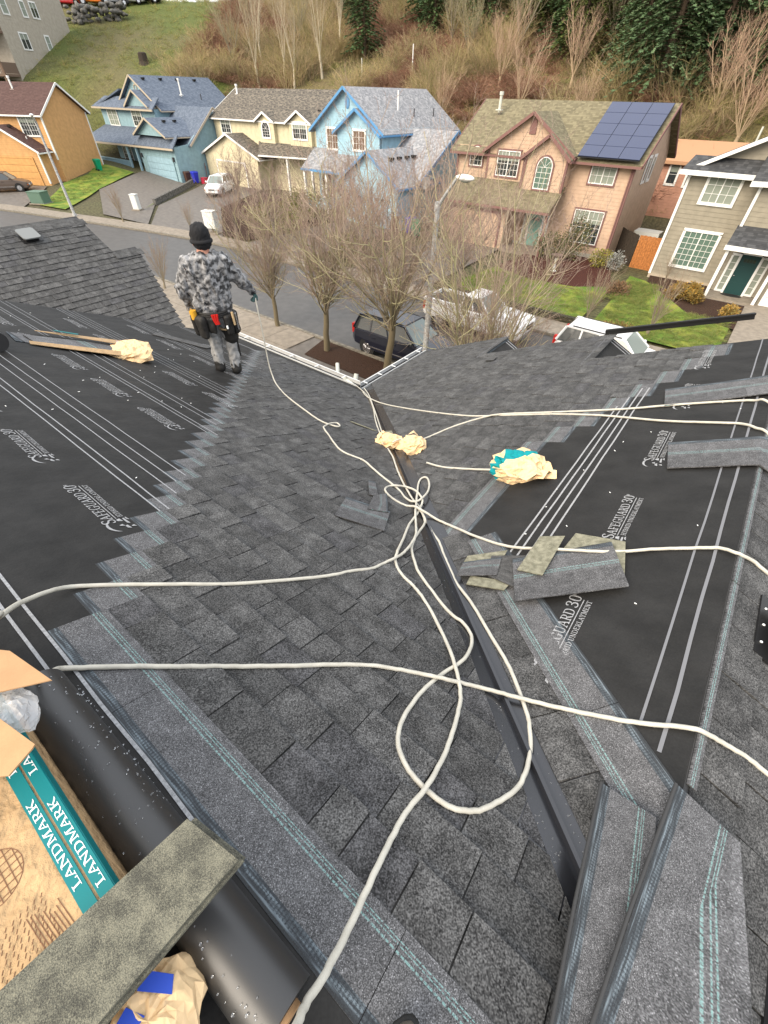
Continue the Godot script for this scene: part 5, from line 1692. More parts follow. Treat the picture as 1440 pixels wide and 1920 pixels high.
func front_door(t: Node, fr: Array, x: float, w: float, h: float, m: Material, sides := true) -> void:
	var b := Basis(fr[1], fr[2], fr[3])
	var P := func(a: float, c: float, d: float) -> Vector3: return fr[0] + fr[1] * a + fr[2] * c + fr[3] * d
	var mb := MB.new()
	mb.box(P.call(x + w / 2, h / 2, 0.03), Vector3(w, h, 0.04), b)
	for q in [[0.28, 0.45], [0.72, 0.45], [0.28, 1.2], [0.72, 1.2]]:
		mb.box(P.call(x + w * q[0], q[1], 0.054), Vector3(w * 0.28, 0.5, 0.012), b)
	var d := part(t, "door", mb, m)
	mb = MB.new()
	for s in [[x - 0.05, h / 2, 0.1, h + 0.1], [x + w + 0.05, h / 2, 0.1, h + 0.1], [x + w / 2, h + 0.05, w + 0.2, 0.1]]:
		mb.box(P.call(s[0], s[1], 0.045), Vector3(s[2], s[3], 0.09), b)
	part(d, "frame", mb, M.white_paint)
	for k in 4:
		mb = MB.new()
		mb.box(P.call(x + w * (0.26 + 0.16 * k), h * 0.87, 0.056), Vector3(0.11, 0.16, 0.014), b)
		part(d, "pane", mb, M.glass_dark)
	mb = MB.new()
	mb.blob(P.call(x + 0.09, 1.0, 0.09), Vector3(0.035, 0.035, 0.035), 0, 0, 6, 8)
	part(d, "handle", mb, M.chrome)
	if sides:
		for s in [x - 0.36, x + w + 0.12]:
			window(t, fr, s, 0.25, 0.24, h - 0.35, 1, 5, M.white_paint, M.glass_blind, false, false, 0.05)
func house_materials() -> void:
	mat("red", lin(0.55, 0.02, 0.015), 0.4)
	mat("red_skin", lin(0.30, 0.09, 0.07), 0.6)
	mat("boot", lin(0.10, 0.085, 0.07), 0.6)
	var weather := speckle(256, 61, 0.15, 0.5, 0.78, 1.0, 0.02)
	mat("salmon", lin(0.66, 0.47, 0.34), 0.75, weather, 2.5)
	mat("mauve", lin(0.20, 0.105, 0.095), 0.7)
	mat("olive_grey", lin(0.36, 0.325, 0.255), 0.75, weather, 2.5)
	mat("cream", lin(0.76, 0.69, 0.48), 0.75, weather, 2.5)
	mat("sky_blue", lin(0.40, 0.63, 0.76), 0.75, weather, 2.5)
	mat("strong_blue", lin(0.10, 0.27, 0.50), 0.6)
	mat("pale_blue", lin(0.30, 0.46, 0.52), 0.75, weather, 2.5)
	mat("door_blue", lin(0.34, 0.52, 0.62), 0.7, weather, 2.5)
	mat("orange_wall", lin(0.72, 0.41, 0.17), 0.75, weather, 2.5)
	mat("orange_door", lin(0.78, 0.42, 0.15), 0.7, weather, 2.5)
	mat("beige_wall", lin(0.50, 0.45, 0.37), 0.8, weather, 2.5)
	mat("pink_roof", lin(0.42, 0.24, 0.14), 0.85)
	mat("pink_wall", lin(0.58, 0.31, 0.22), 0.8, weather, 2.5)
	mat("tan_trim", lin(0.42, 0.36, 0.28), 0.7)
	mat("brown_trim", lin(0.13, 0.09, 0.075), 0.7)
	mat("door_green", lin(0.012, 0.05, 0.05), 0.5)
	mat("door_teal", lin(0.20, 0.42, 0.36), 0.5)
	mat("brick", lin(0.30, 0.16, 0.11), 0.9, speckle(256, 62, 0.4, 0.6, 0.5, 1.0, 0.05), 0.6)
	mat("plinth", lin(0.45, 0.44, 0.38), 0.9)
	mat("panel_blue", lin(0.018, 0.026, 0.075), 0.14)
	M.panel_blue.metallic_specular = 0.8
	mat("deck_wood", lin(0.16, 0.11, 0.08), 0.85)
	mat("red_wood", lin(0.25, 0.07, 0.035), 0.85)
	mat("cedar", lin(0.62, 0.24, 0.07), 0.8, speckle(256, 63, 0.3, 0.7, 0.6, 1.0, 0.03), 1.2)
	mat("old_wood", lin(0.085, 0.066, 0.05), 0.9, speckle(256, 64, 0.4, 0.7, 0.5, 1.0, 0.03), 1.2)
	for q in [["roof_olive", Color(0.37, 0.345, 0.27), Color(0.52, 0.49, 0.39)], ["roof_charcoal", Color(0.20, 0.205, 0.215), Color(0.33, 0.335, 0.345)], ["roof_brown", Color(0.25, 0.235, 0.22), Color(0.50, 0.47, 0.42)], ["roof_pale", Color(0.43, 0.44, 0.46), Color(0.66, 0.66, 0.67)], ["roof_slate", Color(0.30, 0.34, 0.40), Color(0.42, 0.46, 0.52)], ["roof_red", Color(0.27, 0.19, 0.175), Color(0.36, 0.27, 0.25)]]:
		var m := mat(q[0], Color.WHITE, 0.85)
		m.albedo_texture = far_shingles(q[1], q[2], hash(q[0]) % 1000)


func house_salmon() -> void:
	var t := thing("house", "salmon two-storey house with mauve trim and solar panels on its olive roof", "house", Vector3(-13.5, 0, -37))
	var m: Material = M.salmon
	var tr: Material = M.mauve
	wall(t, fz(-19.4, 0, -33.55), [Vector2(0, 0.3), Vector2(11.8, 0.3), Vector2(11.8, 5.25), Vector2(0, 5.25)], m, true, 0.19)
	wall(t, fx(-7.6, 0, -33.5), [Vector2(0, 0.3), Vector2(7.6, 0.3), Vector2(7.6, 5.2), Vector2(3.8, 7.4), Vector2(0, 5.2)], m, true, 0.19)
	wall(t, [Vector3(-19.4, 0, -41), Vector3(0, 0, 1), Vector3(0, 1, 0), Vector3(-1, 0, 0)], [Vector2(0, 0), Vector2(7.5, 0), Vector2(7.5, 5.2), Vector2(3.75, 7.4), Vector2(0, 5.2)], m)
	var pl := MB.new()
	pl.box(Vector3(-13.5, 0.15, -37.2), Vector3(11.84, 0.3, 7.4))
	part(t, "plinth", pl, M.plinth)
	gable_roof(t, -19.4, -7.6, -33.5, -41.1, 5.2, 2.3, M.roof_olive, tr, 0.42)
	wall(t, fz(-14.1, 0, -33.1), [Vector2(-2.75, 3.6), Vector2(2.75, 3.6), Vector2(2.75, 5.3), Vector2(0, 7.0), Vector2(-2.75, 5.3)], m, true, 0.19)
	gable_front(t, -14.1, 2.75, -33.1, -36.3, 5.3, 1.72, M.roof_olive, tr, 0.32, 0.3)
	wall(t, fz(-12.62, 0, -32.6), [Vector2(-1.32, 3.35), Vector2(1.32, 3.35), Vector2(1.32, 5.15), Vector2(0, 6.05), Vector2(-1.32, 5.15)], m, true, 0.19)
	wall(t, fx(-11.3, 0, -32.6), [Vector2(0, 3.35), Vector2(0.9, 3.35), Vector2(0.9, 5.15), Vector2(0, 5.15)], m)
	gable_front(t, -12.62, 1.32, -32.6, -35.0, 5.15, 0.95, M.roof_olive, tr, 0.3, 0.25)
	corner_boards(t, [[-7.62, -33.5, 0.3, 5.15], [-19.4, -33.5, 0.3, 5.2], [-11.3, -32.62, 3.35, 5.15], [-13.94, -32.62, 3.35, 5.15], [-16.85, -33.12, 3.6, 5.3]], tr)
	var f := fz(0, 0, -33.53)
	window(t, f, -10.0, 3.96, 1.4, 1.08, 2, 3, tr, M.glass_blind)
	window(t, f, -10.28, 0.86, 1.75, 1.68, 3, 4, tr, M.glass_dark)
	window(t, f, -18.4, 4.25, 0.85, 0.92, 3, 2, tr, M.glass_dark, false, true)
	window(t, fz(0, 0, -33.08), -16.1, 3.9, 1.45, 1.2, 3, 4, tr, M.glass_dark)
	window(t, fz(0, 0, -32.58), -13.1, 3.5, 0.92, 1.5, 3, 4, tr, M.glass_green, false, true)
	var v := MB.new()
	v.box(Vector3(-14.1, 6.25, -33.06), Vector3(0.42, 0.5, 0.05))
	v.blob(Vector3(-14.1, 6.5, -33.06), Vector3(0.21, 0.21, 0.025), 0, 0, 8, 16)
	part(t, "gable_vent", v, tr)
	# lower front: garage, entry, skirt roof
	roof_plane(t, [Vector3(-19.2, 2.55, -31.1), Vector3(-11.2, 2.55, -31.1), Vector3(-11.2, 3.65, -33.1), Vector3(-19.2, 3.65, -33.1)], M.roof_olive, "porch_roof")
	trim(t, "gutter", [[Vector3(-19.2, 2.46, -31.06), Vector3(-11.2, 2.46, -31.06)]], 0.1, 0.12, tr)
	wall(t, fz(-19.1, 0, -31.6), [Vector2(0, 0), Vector2(4.9, 0), Vector2(4.9, 2.45), Vector2(0, 2.45)], m)
	wall(t, fx(-14.2, 0, -31.6), [Vector2(0, 0), Vector2(1.8, 0), Vector2(1.8, 2.5), Vector2(0, 2.5)], m)
	garage_door(t, fz(0, 0, -31.56), -18.6, 4.0, 2.05, m, tr)
	front_door(t, fz(0, 0, -33.5), -13.2, 0.86, 2.0, M.door_teal)
	corner_boards(t, [[-11.3, -31.3, 0, 2.5]], tr)
	var st := MB.new()
	st.box(Vector3(-12.8, 0.1, -32.4), Vector3(2.8, 0.2, 2.0))
	part(t, "porch_step", st, M.concrete)
	var mb := MB.new()
	mb.tube([Vector3(-7.75, 5.0, -33.3), Vector3(-7.7, 4.8, -33.42), Vector3(-7.68, 0.3, -33.42)], 0.045, 8)
	part(t, "downspout", mb, tr)
	mb = MB.new()
	mb.tube([Vector3(-14.1, 5.15, -32.4), Vector3(-14.05, 4.9, -32.5), Vector3(-14.03, 3.4, -32.55)], 0.045, 8)
	part(t, "downspout", mb, tr)
	window(t, fx(-7.58, 0, -33.5), 2.4, 4.0, 0.55, 1.1, 1, 1, M.white_paint, M.glass_dark, false)
	window(t, fx(-7.58, 0, -33.5), 3.6, 4.0, 0.55, 1.1, 1, 1, M.white_paint, M.glass_dark, false)
	roof_bits(t, [[Vector3(-18.0, 7.0, -35.9), 0.8, 0.09, M.pvc]], [])
	var k := 2.3 / 3.8
	var up := Vector3(0, k, -1).normalized()
	var nn := Vector3(0, 1, k).normalized()
	var sa := MB.new()
	sa.slab([Vector3(-10.95, 5.06, -32.98) + nn * 0.10, Vector3(-7.4, 5.06, -32.98) + nn * 0.10, Vector3(-7.4, 7.42, -36.88) + nn * 0.10, Vector3(-10.95, 7.42, -36.88) + nn * 0.10], Vector3(0, -0.03, 0))
	var arr := part(t, "solar_array", sa, M.black_plastic)
	for r in 5:
		for c in 3:
			var o := Vector3(-10.93 + 1.18 * c, 5.085, -33.02) + up * (0.89 * r) + nn * 0.14
			mb = MB.new()
			mb.slab([o, o + Vector3(1.15, 0, 0), o + Vector3(1.15, 0, 0) + up * 0.865, o + up * 0.865], nn * -0.035)
			part(arr, "panel", mb, M.panel_blue)


func house_grey() -> void:
	var t := thing("house", "olive-grey house with white trim and a dark green front door", "house", Vector3(0, 0, -36))
	var m: Material = M.olive_grey
	var w: Material = M.white_paint
	wall(t, fz(-4.5, 0, -32.15), [Vector2(0, 0.22), Vector2(3.3, 0.22), Vector2(3.3, 5.0), Vector2(0, 5.0)], m, true, 0.2)
	wall(t, fz(-1.15, 0, -31.35), [Vector2(0, 0.15), Vector2(6.2, 0.15), Vector2(6.2, 4.95), Vector2(0, 4.95)], m, true, 0.2)
	wall(t, [Vector3(-1.15, 0, -32.2), Vector3(0, 0, 1), Vector3(0, 1, 0), Vector3(-1, 0, 0)], [Vector2(0, 0.2), Vector2(0.85, 0.2), Vector2(0.85, 4.95), Vector2(0, 4.95)], m, false, 0.2)
	wall(t, [Vector3(-4.5, 0, -42), Vector3(0, 0, 1), Vector3(0, 1, 0), Vector3(-1, 0, 0)], [Vector2(0, 0), Vector2(9.8, 0), Vector2(9.8, 5.0), Vector2(0, 5.0)], m, false, 0.2)
	wall(t, fz(0.6, 0, -32.6), [Vector2(-5.1, 5.0), Vector2(5.1, 5.0), Vector2(5.1, 5.15), Vector2(0, 7.6), Vector2(-5.1, 5.15)], m, true, 0.2)
	gable_front(t, 0.6, 5.1, -32.6, -42.4, 5.2, 2.45, M.roof_charcoal, w, 0.5, 0.4)
	roof_plane(t, [Vector3(-4.95, 5.05, -31.7), Vector3(-1.0, 5.05, -31.7), Vector3(-1.0, 5.62, -32.65), Vector3(-4.7, 5.62, -32.65)], M.roof_charcoal, "skirt_roof", 0.1)
	roof_plane(t, [Vector3(-1.6, 4.9, -30.9), Vector3(5.4, 4.9, -30.9), Vector3(5.4, 5.75, -32.6), Vector3(-1.6, 5.75, -32.6)], M.roof_charcoal, "skirt_roof", 0.1)
	trim(t, "fascia", [[Vector3(-4.98, 4.98, -31.66), Vector3(-1.5, 4.98, -31.66)], [Vector3(-1.62, 4.82, -30.87), Vector3(5.4, 5.1, -30.87)]], 0.06, 0.2, w)
	corner_boards(t, [[-4.5, -32.13, 0.2, 4.95], [-1.16, -31.33, 0.2, 4.95]], w)
	var pl := MB.new()
	pl.box(Vector3(-2.85, 0.11, -32.1), Vector3(3.36, 0.22, 0.2))
	part(t, "plinth", pl, M.tan_trim)
	var f := fz(0, 0, -32.12)
	window(t, f, -3.5, 3.82, 1.38, 1.08, 2, 3, w, M.glass_blind)
	window(t, f, -3.55, 0.86, 1.62, 1.62, 3, 6, w, M.glass_green)
	window(t, fz(0, 0, -31.32), 0.3, 3.6, 1.4, 1.2, 2, 3, w, M.glass_blind)
	# porch
	roof_plane(t, [Vector3(-1.3, 2.5, -29.9), Vector3(4.0, 2.5, -29.9), Vector3(4.0, 3.15, -31.35), Vector3(-1.3, 3.15, -31.35)], M.roof_charcoal, "porch_roof", 0.08)
	trim(t, "fascia", [[Vector3(-1.33, 2.40, -29.88), Vector3(4.0, 2.40, -29.88)]], 0.08, 0.2, w)
	for x in [-1.13, 1.08]:
		var mb := MB.new()
		mb.box(Vector3(x, 1.2, -30.1), Vector3(0.14, 2.3, 0.14))
		part(t, "porch_post", mb, w)
	front_door(t, fz(0, 0, -31.33), -0.44, 0.86, 1.98, M.door_green)
	var st := MB.new()
	st.box(Vector3(0, 0.06, -30.7), Vector3(2.4, 0.12, 1.4))
	st.box(Vector3(0.1, 0.03, -29.8), Vector3(2.0, 0.06, 0.5))
	part(t, "porch_step", st, M.concrete)
	wall(t, fz(1.2, 0, -30.4), [Vector2(0, 0), Vector2(4.5, 0), Vector2(4.5, 2.45), Vector2(0, 2.45)], m, false, 0.2)
	garage_door(t, fz(0, 0, -30.38), 1.45, 3.8, 2.0, w, w)
	var mat_ := MB.new()
	mat_.lathe(Vector3(-0.02, 0.125, -31.0), [Vector2(0.5, 0), Vector2(0.5, 0.012), Vector2(0.001, 0.012)], 18, Basis.from_scale(Vector3(1, 1, 0.5)))
	part(t, "door_mat", mat_, M.rubber)
	roof_bits(t, [[Vector3(-2.6, 6.2, -36.0), 0.5, 0.05, M.pvc]], [])


func house_pink() -> void:
	var t := thing("house", "low pink house far back between the salmon and the olive-grey house", "house", Vector3(-6, 0.5, -48))
	wall(t, fz(-9.6, 0, -46), [Vector2(0, 0.5), Vector2(6.5, 0.5), Vector2(6.5, 4.4), Vector2(0, 4.4)], M.pink_wall)
	wall(t, fx(-3.1, 0, -46), [Vector2(0, 0.5), Vector2(4, 0.5), Vector2(4, 4.4), Vector2(0, 4.4)], M.pink_wall)
	roof_plane(t, [Vector3(-9.9, 4.4, -45.6), Vector3(-2.8, 4.4, -45.6), Vector3(-2.8, 5.5, -48.4), Vector3(-9.9, 5.5, -48.4)], M.pink_roof, "roof", 0.2)
	window(t, fz(0, 0, -45.98), -7.9, 3.05, 0.55, 1.1, 1, 2, M.white_paint, M.glass_dark, false)
	window(t, fz(0, 0, -45.98), -6.6, 3.0, 0.55, 1.1, 1, 2, M.white_paint, M.glass_dark, false)


func house_cream() -> void:
	var t := thing("house", "cream house with two small front gables and a mottled brown roof", "house", Vector3(-46, 0, -41))
	var m: Material = M.cream
	var w: Material = M.white_paint
	wall(t, fz(-54.0, 0, -38.6), [Vector2(0, 0), Vector2(17, 0), Vector2(17, 5.7), Vector2(0, 5.7)], m)
	wall(t, [Vector3(-54.0, 0, -46.6), Vector3(0, 0, 1), Vector3(0, 1, 0), Vector3(-1, 0, 0)], [Vector2(0, 0), Vector2(8, 0), Vector2(8, 5.7), Vector2(4, 7.8), Vector2(0, 5.7)], m)
	wall(t, fx(-37, 0, -38.6), [Vector2(0, 0), Vector2(8, 0), Vector2(8, 5.7), Vector2(4, 7.8), Vector2(0, 5.7)], m)
	gable_roof(t, -54.0, -37.0, -38.6, -46.6, 5.75, 2.1, M.roof_brown, w, 0.4)
	for q in [[-44.9, 1.15, 3.7, 6.15], [-40.0, 1.5, 3.75, 6.35]]:
		wall(t, fz(q[0], 0, -38.2), [Vector2(-q[1], q[2]), Vector2(q[1], q[2]), Vector2(q[1], 5.65), Vector2(0, q[3]), Vector2(-q[1], 5.65)], m)
		wall(t, fx(q[0] + q[1], 0, -38.2), [Vector2(0, q[2]), Vector2(0.4, q[2]), Vector2(0.4, 5.65), Vector2(0, 5.65)], m)
		gable_front(t, q[0], q[1], -38.2, -39.8, 5.65, q[3] - 5.6, M.roof_brown, w, 0.3, 0.3)
	window(t, fz(0, 0, -38.58), -52.7, 4.35, 1.5, 1.05, 2, 3, w, M.glass_dark)
	window(t, fz(0, 0, -38.18), -45.45, 4.3, 1.05, 1.15, 3, 3, w, M.glass_dark, false, true)
	window(t, fz(0, 0, -38.18), -40.9, 4.4, 1.8, 1.1, 3, 3, w, M.glass_dark)
	wall(t, fz(-49.3, 0, -36.6), [Vector2(-4.7, 0), Vector2(4.2, 0), Vector2(4.2, 2.8), Vector2(0, 4.35), Vector2(-4.7, 2.75)], m)
	wall(t, fx(-45.1, 0, -36.6), [Vector2(0, 0), Vector2(2, 0), Vector2(2, 2.8), Vector2(0, 2.8)], m)
	gable_front(t, -49.3, 4.5, -36.6, -38.6, 2.8, 1.65, M.roof_brown, w, 0.35, 0.4)
	garage_door(t, fz(0, 0, -36.56), -52.0, 4.8, 2.1, m, w)
	roof_plane(t, [Vector3(-44.9, 3.0, -36.7), Vector3(-37.2, 3.2, -36.7), Vector3(-37.2, 3.9, -38.3), Vector3(-46.5, 3.9, -38.3)], M.roof_brown, "porch_roof")
	trim(t, "gutter", [[Vector3(-44.9, 2.92, -36.66), Vector3(-37.2, 3.12, -36.66)]], 0.1, 0.12, w)
	for x in [-40.8, -37.4]:
		var mb := MB.new()
		mb.box(Vector3(x, 1.5, -36.85), Vector3(0.2, 3.0, 0.2))
		part(t, "porch_post", mb, w)
	roof_bits(t, [[Vector3(-53.2, 7.4, -41.8), 0.7, 0.09, M.white_paint]], [Vector3(-43.7, 6.2, -39.9), Vector3(-38.8, 6.3, -39.9)])


func house_bright_blue() -> void:
	var t := thing("house", "bright blue house with strong blue trim, pale grey roof and stepped front gables", "house", Vector3(-28, 0, -37))
	var m: Material = M.sky_blue
	var tr: Material = M.strong_blue
	wall(t, fz(-30.5, 0, -34.4), [Vector2(-3.6, 0), Vector2(3.6, 0), Vector2(3.6, 5.65), Vector2(0, 7.9), Vector2(-3.6, 5.65)], m)
	wall(t, fx(-26.9, 0, -34.4), [Vector2(0, 0), Vector2(11, 0), Vector2(11, 5.65), Vector2(0, 5.65)], m)
	gable_front(t, -30.5, 3.6, -34.4, -45.5, 5.65, 2.35, M.roof_pale, tr, 0.4, 0.4)
	wall(t, fz(-29.1, 0, -34.05), [Vector2(-2.2, 3.6), Vector2(2.2, 3.6), Vector2(2.2, 5.5), Vector2(0, 6.8), Vector2(-2.2, 5.5)], m)
	gable_front(t, -29.1, 2.2, -34.05, -37.5, 5.5, 1.32, M.roof_pale, tr, 0.35, 0.25)
	wall(t, fz(-25.62, 0, -31.15), [Vector2(-2.78, 0), Vector2(2.78, 0), Vector2(2.78, 2.9), Vector2(0, 4.65), Vector2(-2.78, 2.9)], m)
	gable_front(t, -25.62, 2.78, -31.15, -37.0, 2.9, 1.78, M.roof_pale, tr, 0.35, 0.3)
	wall(t, fx(-22.84, 0, -31.15), [Vector2(0, 0), Vector2(12, 0), Vector2(12, 2.9), Vector2(7.3, 5.5), Vector2(2.6, 2.9), Vector2(0, 2.9)], m)
	roof_plane(t, [Vector3(-27.0, 2.85, -33.5), Vector3(-22.5, 2.85, -33.5), Vector3(-22.5, 5.65, -38.5), Vector3(-27.0, 5.65, -38.5)], M.roof_pale)
	roof_plane(t, [Vector3(-22.5, 2.85, -43.5), Vector3(-27.0, 2.85, -43.5), Vector3(-27.0, 5.645, -38.5), Vector3(-22.5, 5.645, -38.5)], M.roof_pale)
	trim(t, "rake_board", [[Vector3(-22.48, 2.8, -33.5), Vector3(-22.48, 5.6, -38.5)], [Vector3(-22.48, 2.8, -43.5), Vector3(-22.48, 5.6, -38.5)]], 0.05, 0.2, tr)
	garage_door(t, fz(0, 0, -31.11), -28.0, 4.6, 2.1, M.sky_blue, m)
	var lights := MB.new()
	for k in 8:
		lights.box(Vector3(-27.7 + 0.58 * k, 1.85, -31.06), Vector3(0.34, 0.2, 0.02))
	part(t, "garage_lights", lights, M.glass_dark)
	for x in [-28.6, -22.98]:
		var mb := MB.new()
		mb.box(Vector3(x, 0.5, -31.05), Vector3(0.55, 1.0, 0.3))
		part(t, "brick_pier", mb, M.brick)
	roof_plane(t, [Vector3(-34.4, 3.0, -32.6), Vector3(-28.4, 3.0, -32.6), Vector3(-28.4, 4.25, -34.4), Vector3(-34.4, 4.25, -34.4)], M.roof_pale, "porch_roof")
	trim(t, "gutter", [[Vector3(-34.4, 2.9, -32.56), Vector3(-28.4, 2.9, -32.56)]], 0.1, 0.14, tr)
	for x in [-34.2, -31.6]:
		var mb := MB.new()
		mb.box(Vector3(x, 1.45, -32.75), Vector3(0.18, 2.9, 0.18))
		part(t, "porch_post", mb, M.white_paint)
	var rl := MB.new()
	rl.box(Vector3(-32.9, 0.9, -32.75), Vector3(2.5, 0.08, 0.08))
	rl.box(Vector3(-32.9, 0.5, -32.75), Vector3(2.5, 0.5, 0.05))
	part(t, "porch_rail", rl, m)
	window(t, fz(0, 0, -34.36), -32.7, 4.3, 1.15, 1.2, 2, 3, M.white_paint, M.curtain_brown)
	window(t, fz(0, 0, -34.02), -29.5, 4.4, 1.15, 1.1, 2, 3, M.white_paint, M.curtain_brown)
	window(t, fz(0, 0, -34.36), -33.6, 0.9, 1.1, 1.6, 2, 4, M.white_paint, M.curtain_brown)
	front_door(t, fz(0, 0, -34.38), -31.4, 0.9, 2.0, M.curtain_brown, false)
	var el := MB.new()
	el.blob(Vector3(-30.4, 7.1, -34.36), Vector3(0.24, 0.36, 0.04), 0, 0, 8, 20)
	part(t, "gable_vent", el, tr)
	corner_boards(t, [[-26.92, -34.4, 3.0, 5.6]], m)
	roof_bits(t, [[Vector3(-28.5, 6.75, -38.5), 1.1, 0.06, M.white_paint], [Vector3(-27.9, 6.3, -40), 0.5, 0.05, M.dark_metal], [Vector3(-27.9, 6.3, -43), 0.5, 0.05, M.dark_metal]], [Vector3(-24.6, 4.1, -32.6), Vector3(-24.6, 4.1, -33.6), Vector3(-24.6, 4.1, -34.6), Vector3(-24.6, 4.1, -35.5)])


func house_pale_blue() -> void:
	var t := thing("house", "pale blue house with a slate-blue roof, railed porch and pale blue garage door", "house", Vector3(-63, 0, -38))
	var m: Material = M.pale_blue
	var tr: Material = M.tan_trim
	wall(t, fz(-72.9, 0, -35.7), [Vector2(0, 3.5), Vector2(12.1, 3.5), Vector2(12.1, 6.0), Vector2(0, 6.0)], m)
	wall(t, fx(-60.8, 0, -35.7), [Vector2(0, 0), Vector2(11, 0), Vector2(11, 6.0), Vector2(0, 6.0)], m)
	wall(t, fz(-65.2, 0, -36.7), [Vector2(-4.4, 6.0), Vector2(4.4, 6.0), Vector2(0, 8.55)], m)
	gable_front(t, -65.2, 4.4, -36.7, -47.0, 6.2, 2.55, M.roof_slate, tr, 0.4, 0.5)
	roof_plane(t, [Vector3(-74.0, 6.0, -35.2), Vector3(-60.2, 6.0, -35.2), Vector3(-60.9, 6.95, -36.75), Vector3(-73.0, 6.95, -36.75)], M.roof_slate, "skirt_roof")
	roof_plane(t, [Vector3(-73.6, 6.0, -46.5), Vector3(-73.6, 6.0, -35.3), Vector3(-69.2, 7.6, -36.8), Vector3(-69.2, 7.6, -46.5)], M.roof_slate, "side_roof")
	trim(t, "gutter", [[Vector3(-74.0, 5.9, -35.16), Vector3(-60.2, 5.9, -35.16)]], 0.1, 0.16, tr)
	wall(t, fz(-63.6, 0, -35.55), [Vector2(-2.2, 6.2), Vector2(2.2, 6.2), Vector2(0, 7.4)], m)
	gable_front(t, -63.6, 2.2, -35.55, -38.5, 6.35, 1.2, M.roof_slate, tr, 0.35, 0.3)
	window(t, fz(0, 0, -35.66), -71.3, 4.4, 2.1, 1.35, 2, 3, M.white_paint, M.glass_blind, true)
	window(t, fz(0, 0, -35.66), -65.6, 4.5, 1.9, 1.3, 2, 3, M.white_paint, M.glass_dark, true)
	var el := MB.new()
	el.lathe(Vector3(-65.0, 7.7, -36.66), [Vector2(0.32, 0), Vector2(0.32, 0.05), Vector2(0.24, 0.05), Vector2(0.24, 0.0)], 18, Basis(Vector3.RIGHT, PI / 2))
	part(t, "gable_vent", el, tr)
	# lower storey
	wall(t, fz(-61.3, 0, -32.95), [Vector2(0, 0), Vector2(7.1, 0), Vector2(7.1, 3.2), Vector2(0, 3.2)], m)
	wall(t, fx(-54.2, 0, -32.95), [Vector2(0, 0), Vector2(9.2, 0), Vector2(9.2, 3.4), Vector2(5.6, 6.1), Vector2(1.9, 3.4), Vector2(0, 3.2)], m)
	roof_plane(t, [Vector3(-61.6, 3.15, -32.5), Vector3(-53.7, 3.15, -32.5), Vector3(-54.3, 4.2, -33.9), Vector3(-61.6, 4.2, -33.9)], M.roof_slate, "skirt_roof")
	roof_plane(t, [Vector3(-60.9, 3.3, -34.8), Vector3(-53.8, 3.3, -34.8), Vector3(-53.8, 6.3, -38.6), Vector3(-60.9, 6.3, -38.6)], M.roof_slate)
	trim(t, "rake_board", [[Vector3(-53.78, 3.25, -34.8), Vector3(-53.78, 6.25, -38.6)], [Vector3(-53.78, 4.6, -41.0), Vector3(-53.78, 6.25, -38.6)]], 0.05, 0.18, tr)
	wall(t, fz(-57.9, 0, -33.0), [Vector2(-3.0, 4.0), Vector2(3.0, 4.0), Vector2(0, 5.3)], m)
	gable_front(t, -57.9, 2.9, -33.0, -37.0, 4.15, 1.3, M.roof_slate, tr, 0.4, 0.3)
	trim(t, "gutter", [[Vector3(-74.0, 2.85, -32.46), Vector3(-53.7, 3.05, -32.46)]], 0.1, 0.16, tr)
	garage_door(t, fz(0, 0, -32.91), -60.2, 5.3, 2.25, M.door_blue, m)
	roof_plane(t, [Vector3(-74.0, 2.95, -32.5), Vector3(-61.2, 3.1, -32.5), Vector3(-61.2, 4.35, -35.7), Vector3(-73.0, 4.35, -35.7)], M.roof_slate, "porch_roof")
	wall(t, fz(-71.0, 0, -35.3), [Vector2(0, 0), Vector2(9.8, 0), Vector2(9.8, 3.4), Vector2(0, 3.4)], m)
	window(t, fz(0, 0, -35.28), -69.6, 0.9, 1.9, 1.7, 3, 4, M.white_paint, M.glass_dark, true)
	for x in [-72.6, -63.6, -61.6]:
		var mb := MB.new()
		mb.box(Vector3(x, 1.45, -32.7), Vector3(0.2, 3.0, 0.2))
		part(t, "porch_post", mb, M.door_blue)
	var rl := MB.new()
	rl.box(Vector3(-68, 1.5, -32.7), Vector3(9, 0.08, 0.08))
	for k in 60:
		rl.box(Vector3(-72.4 + 0.15 * k, 1.05, -32.7), Vector3(0.05, 0.85, 0.05))
	part(t, "porch_rail", rl, M.door_blue)
	for x in [-61.0, -54.6]:
		var mb := MB.new()
		mb.box(Vector3(x, 2.2, -32.85), Vector3(0.2, 0.36, 0.2))
		part(t, "wall_lamp", mb, M.dark_metal)
	roof_bits(t, [[Vector3(-62.0, 7.2, -40.5), 1.3, 0.08, M.white_paint], [Vector3(-61.8, 6.9, -43), 0.4, 0.05, M.dark_metal]], [Vector3(-64.5, 8.4, -37.6), Vector3(-64.5, 8.4, -39.8), Vector3(-64.5, 8.4, -42), Vector3(-64.5, 8.4, -44.4), Vector3(-57.0, 5.1, -34.3), Vector3(-57.0, 5.1, -35.6)])


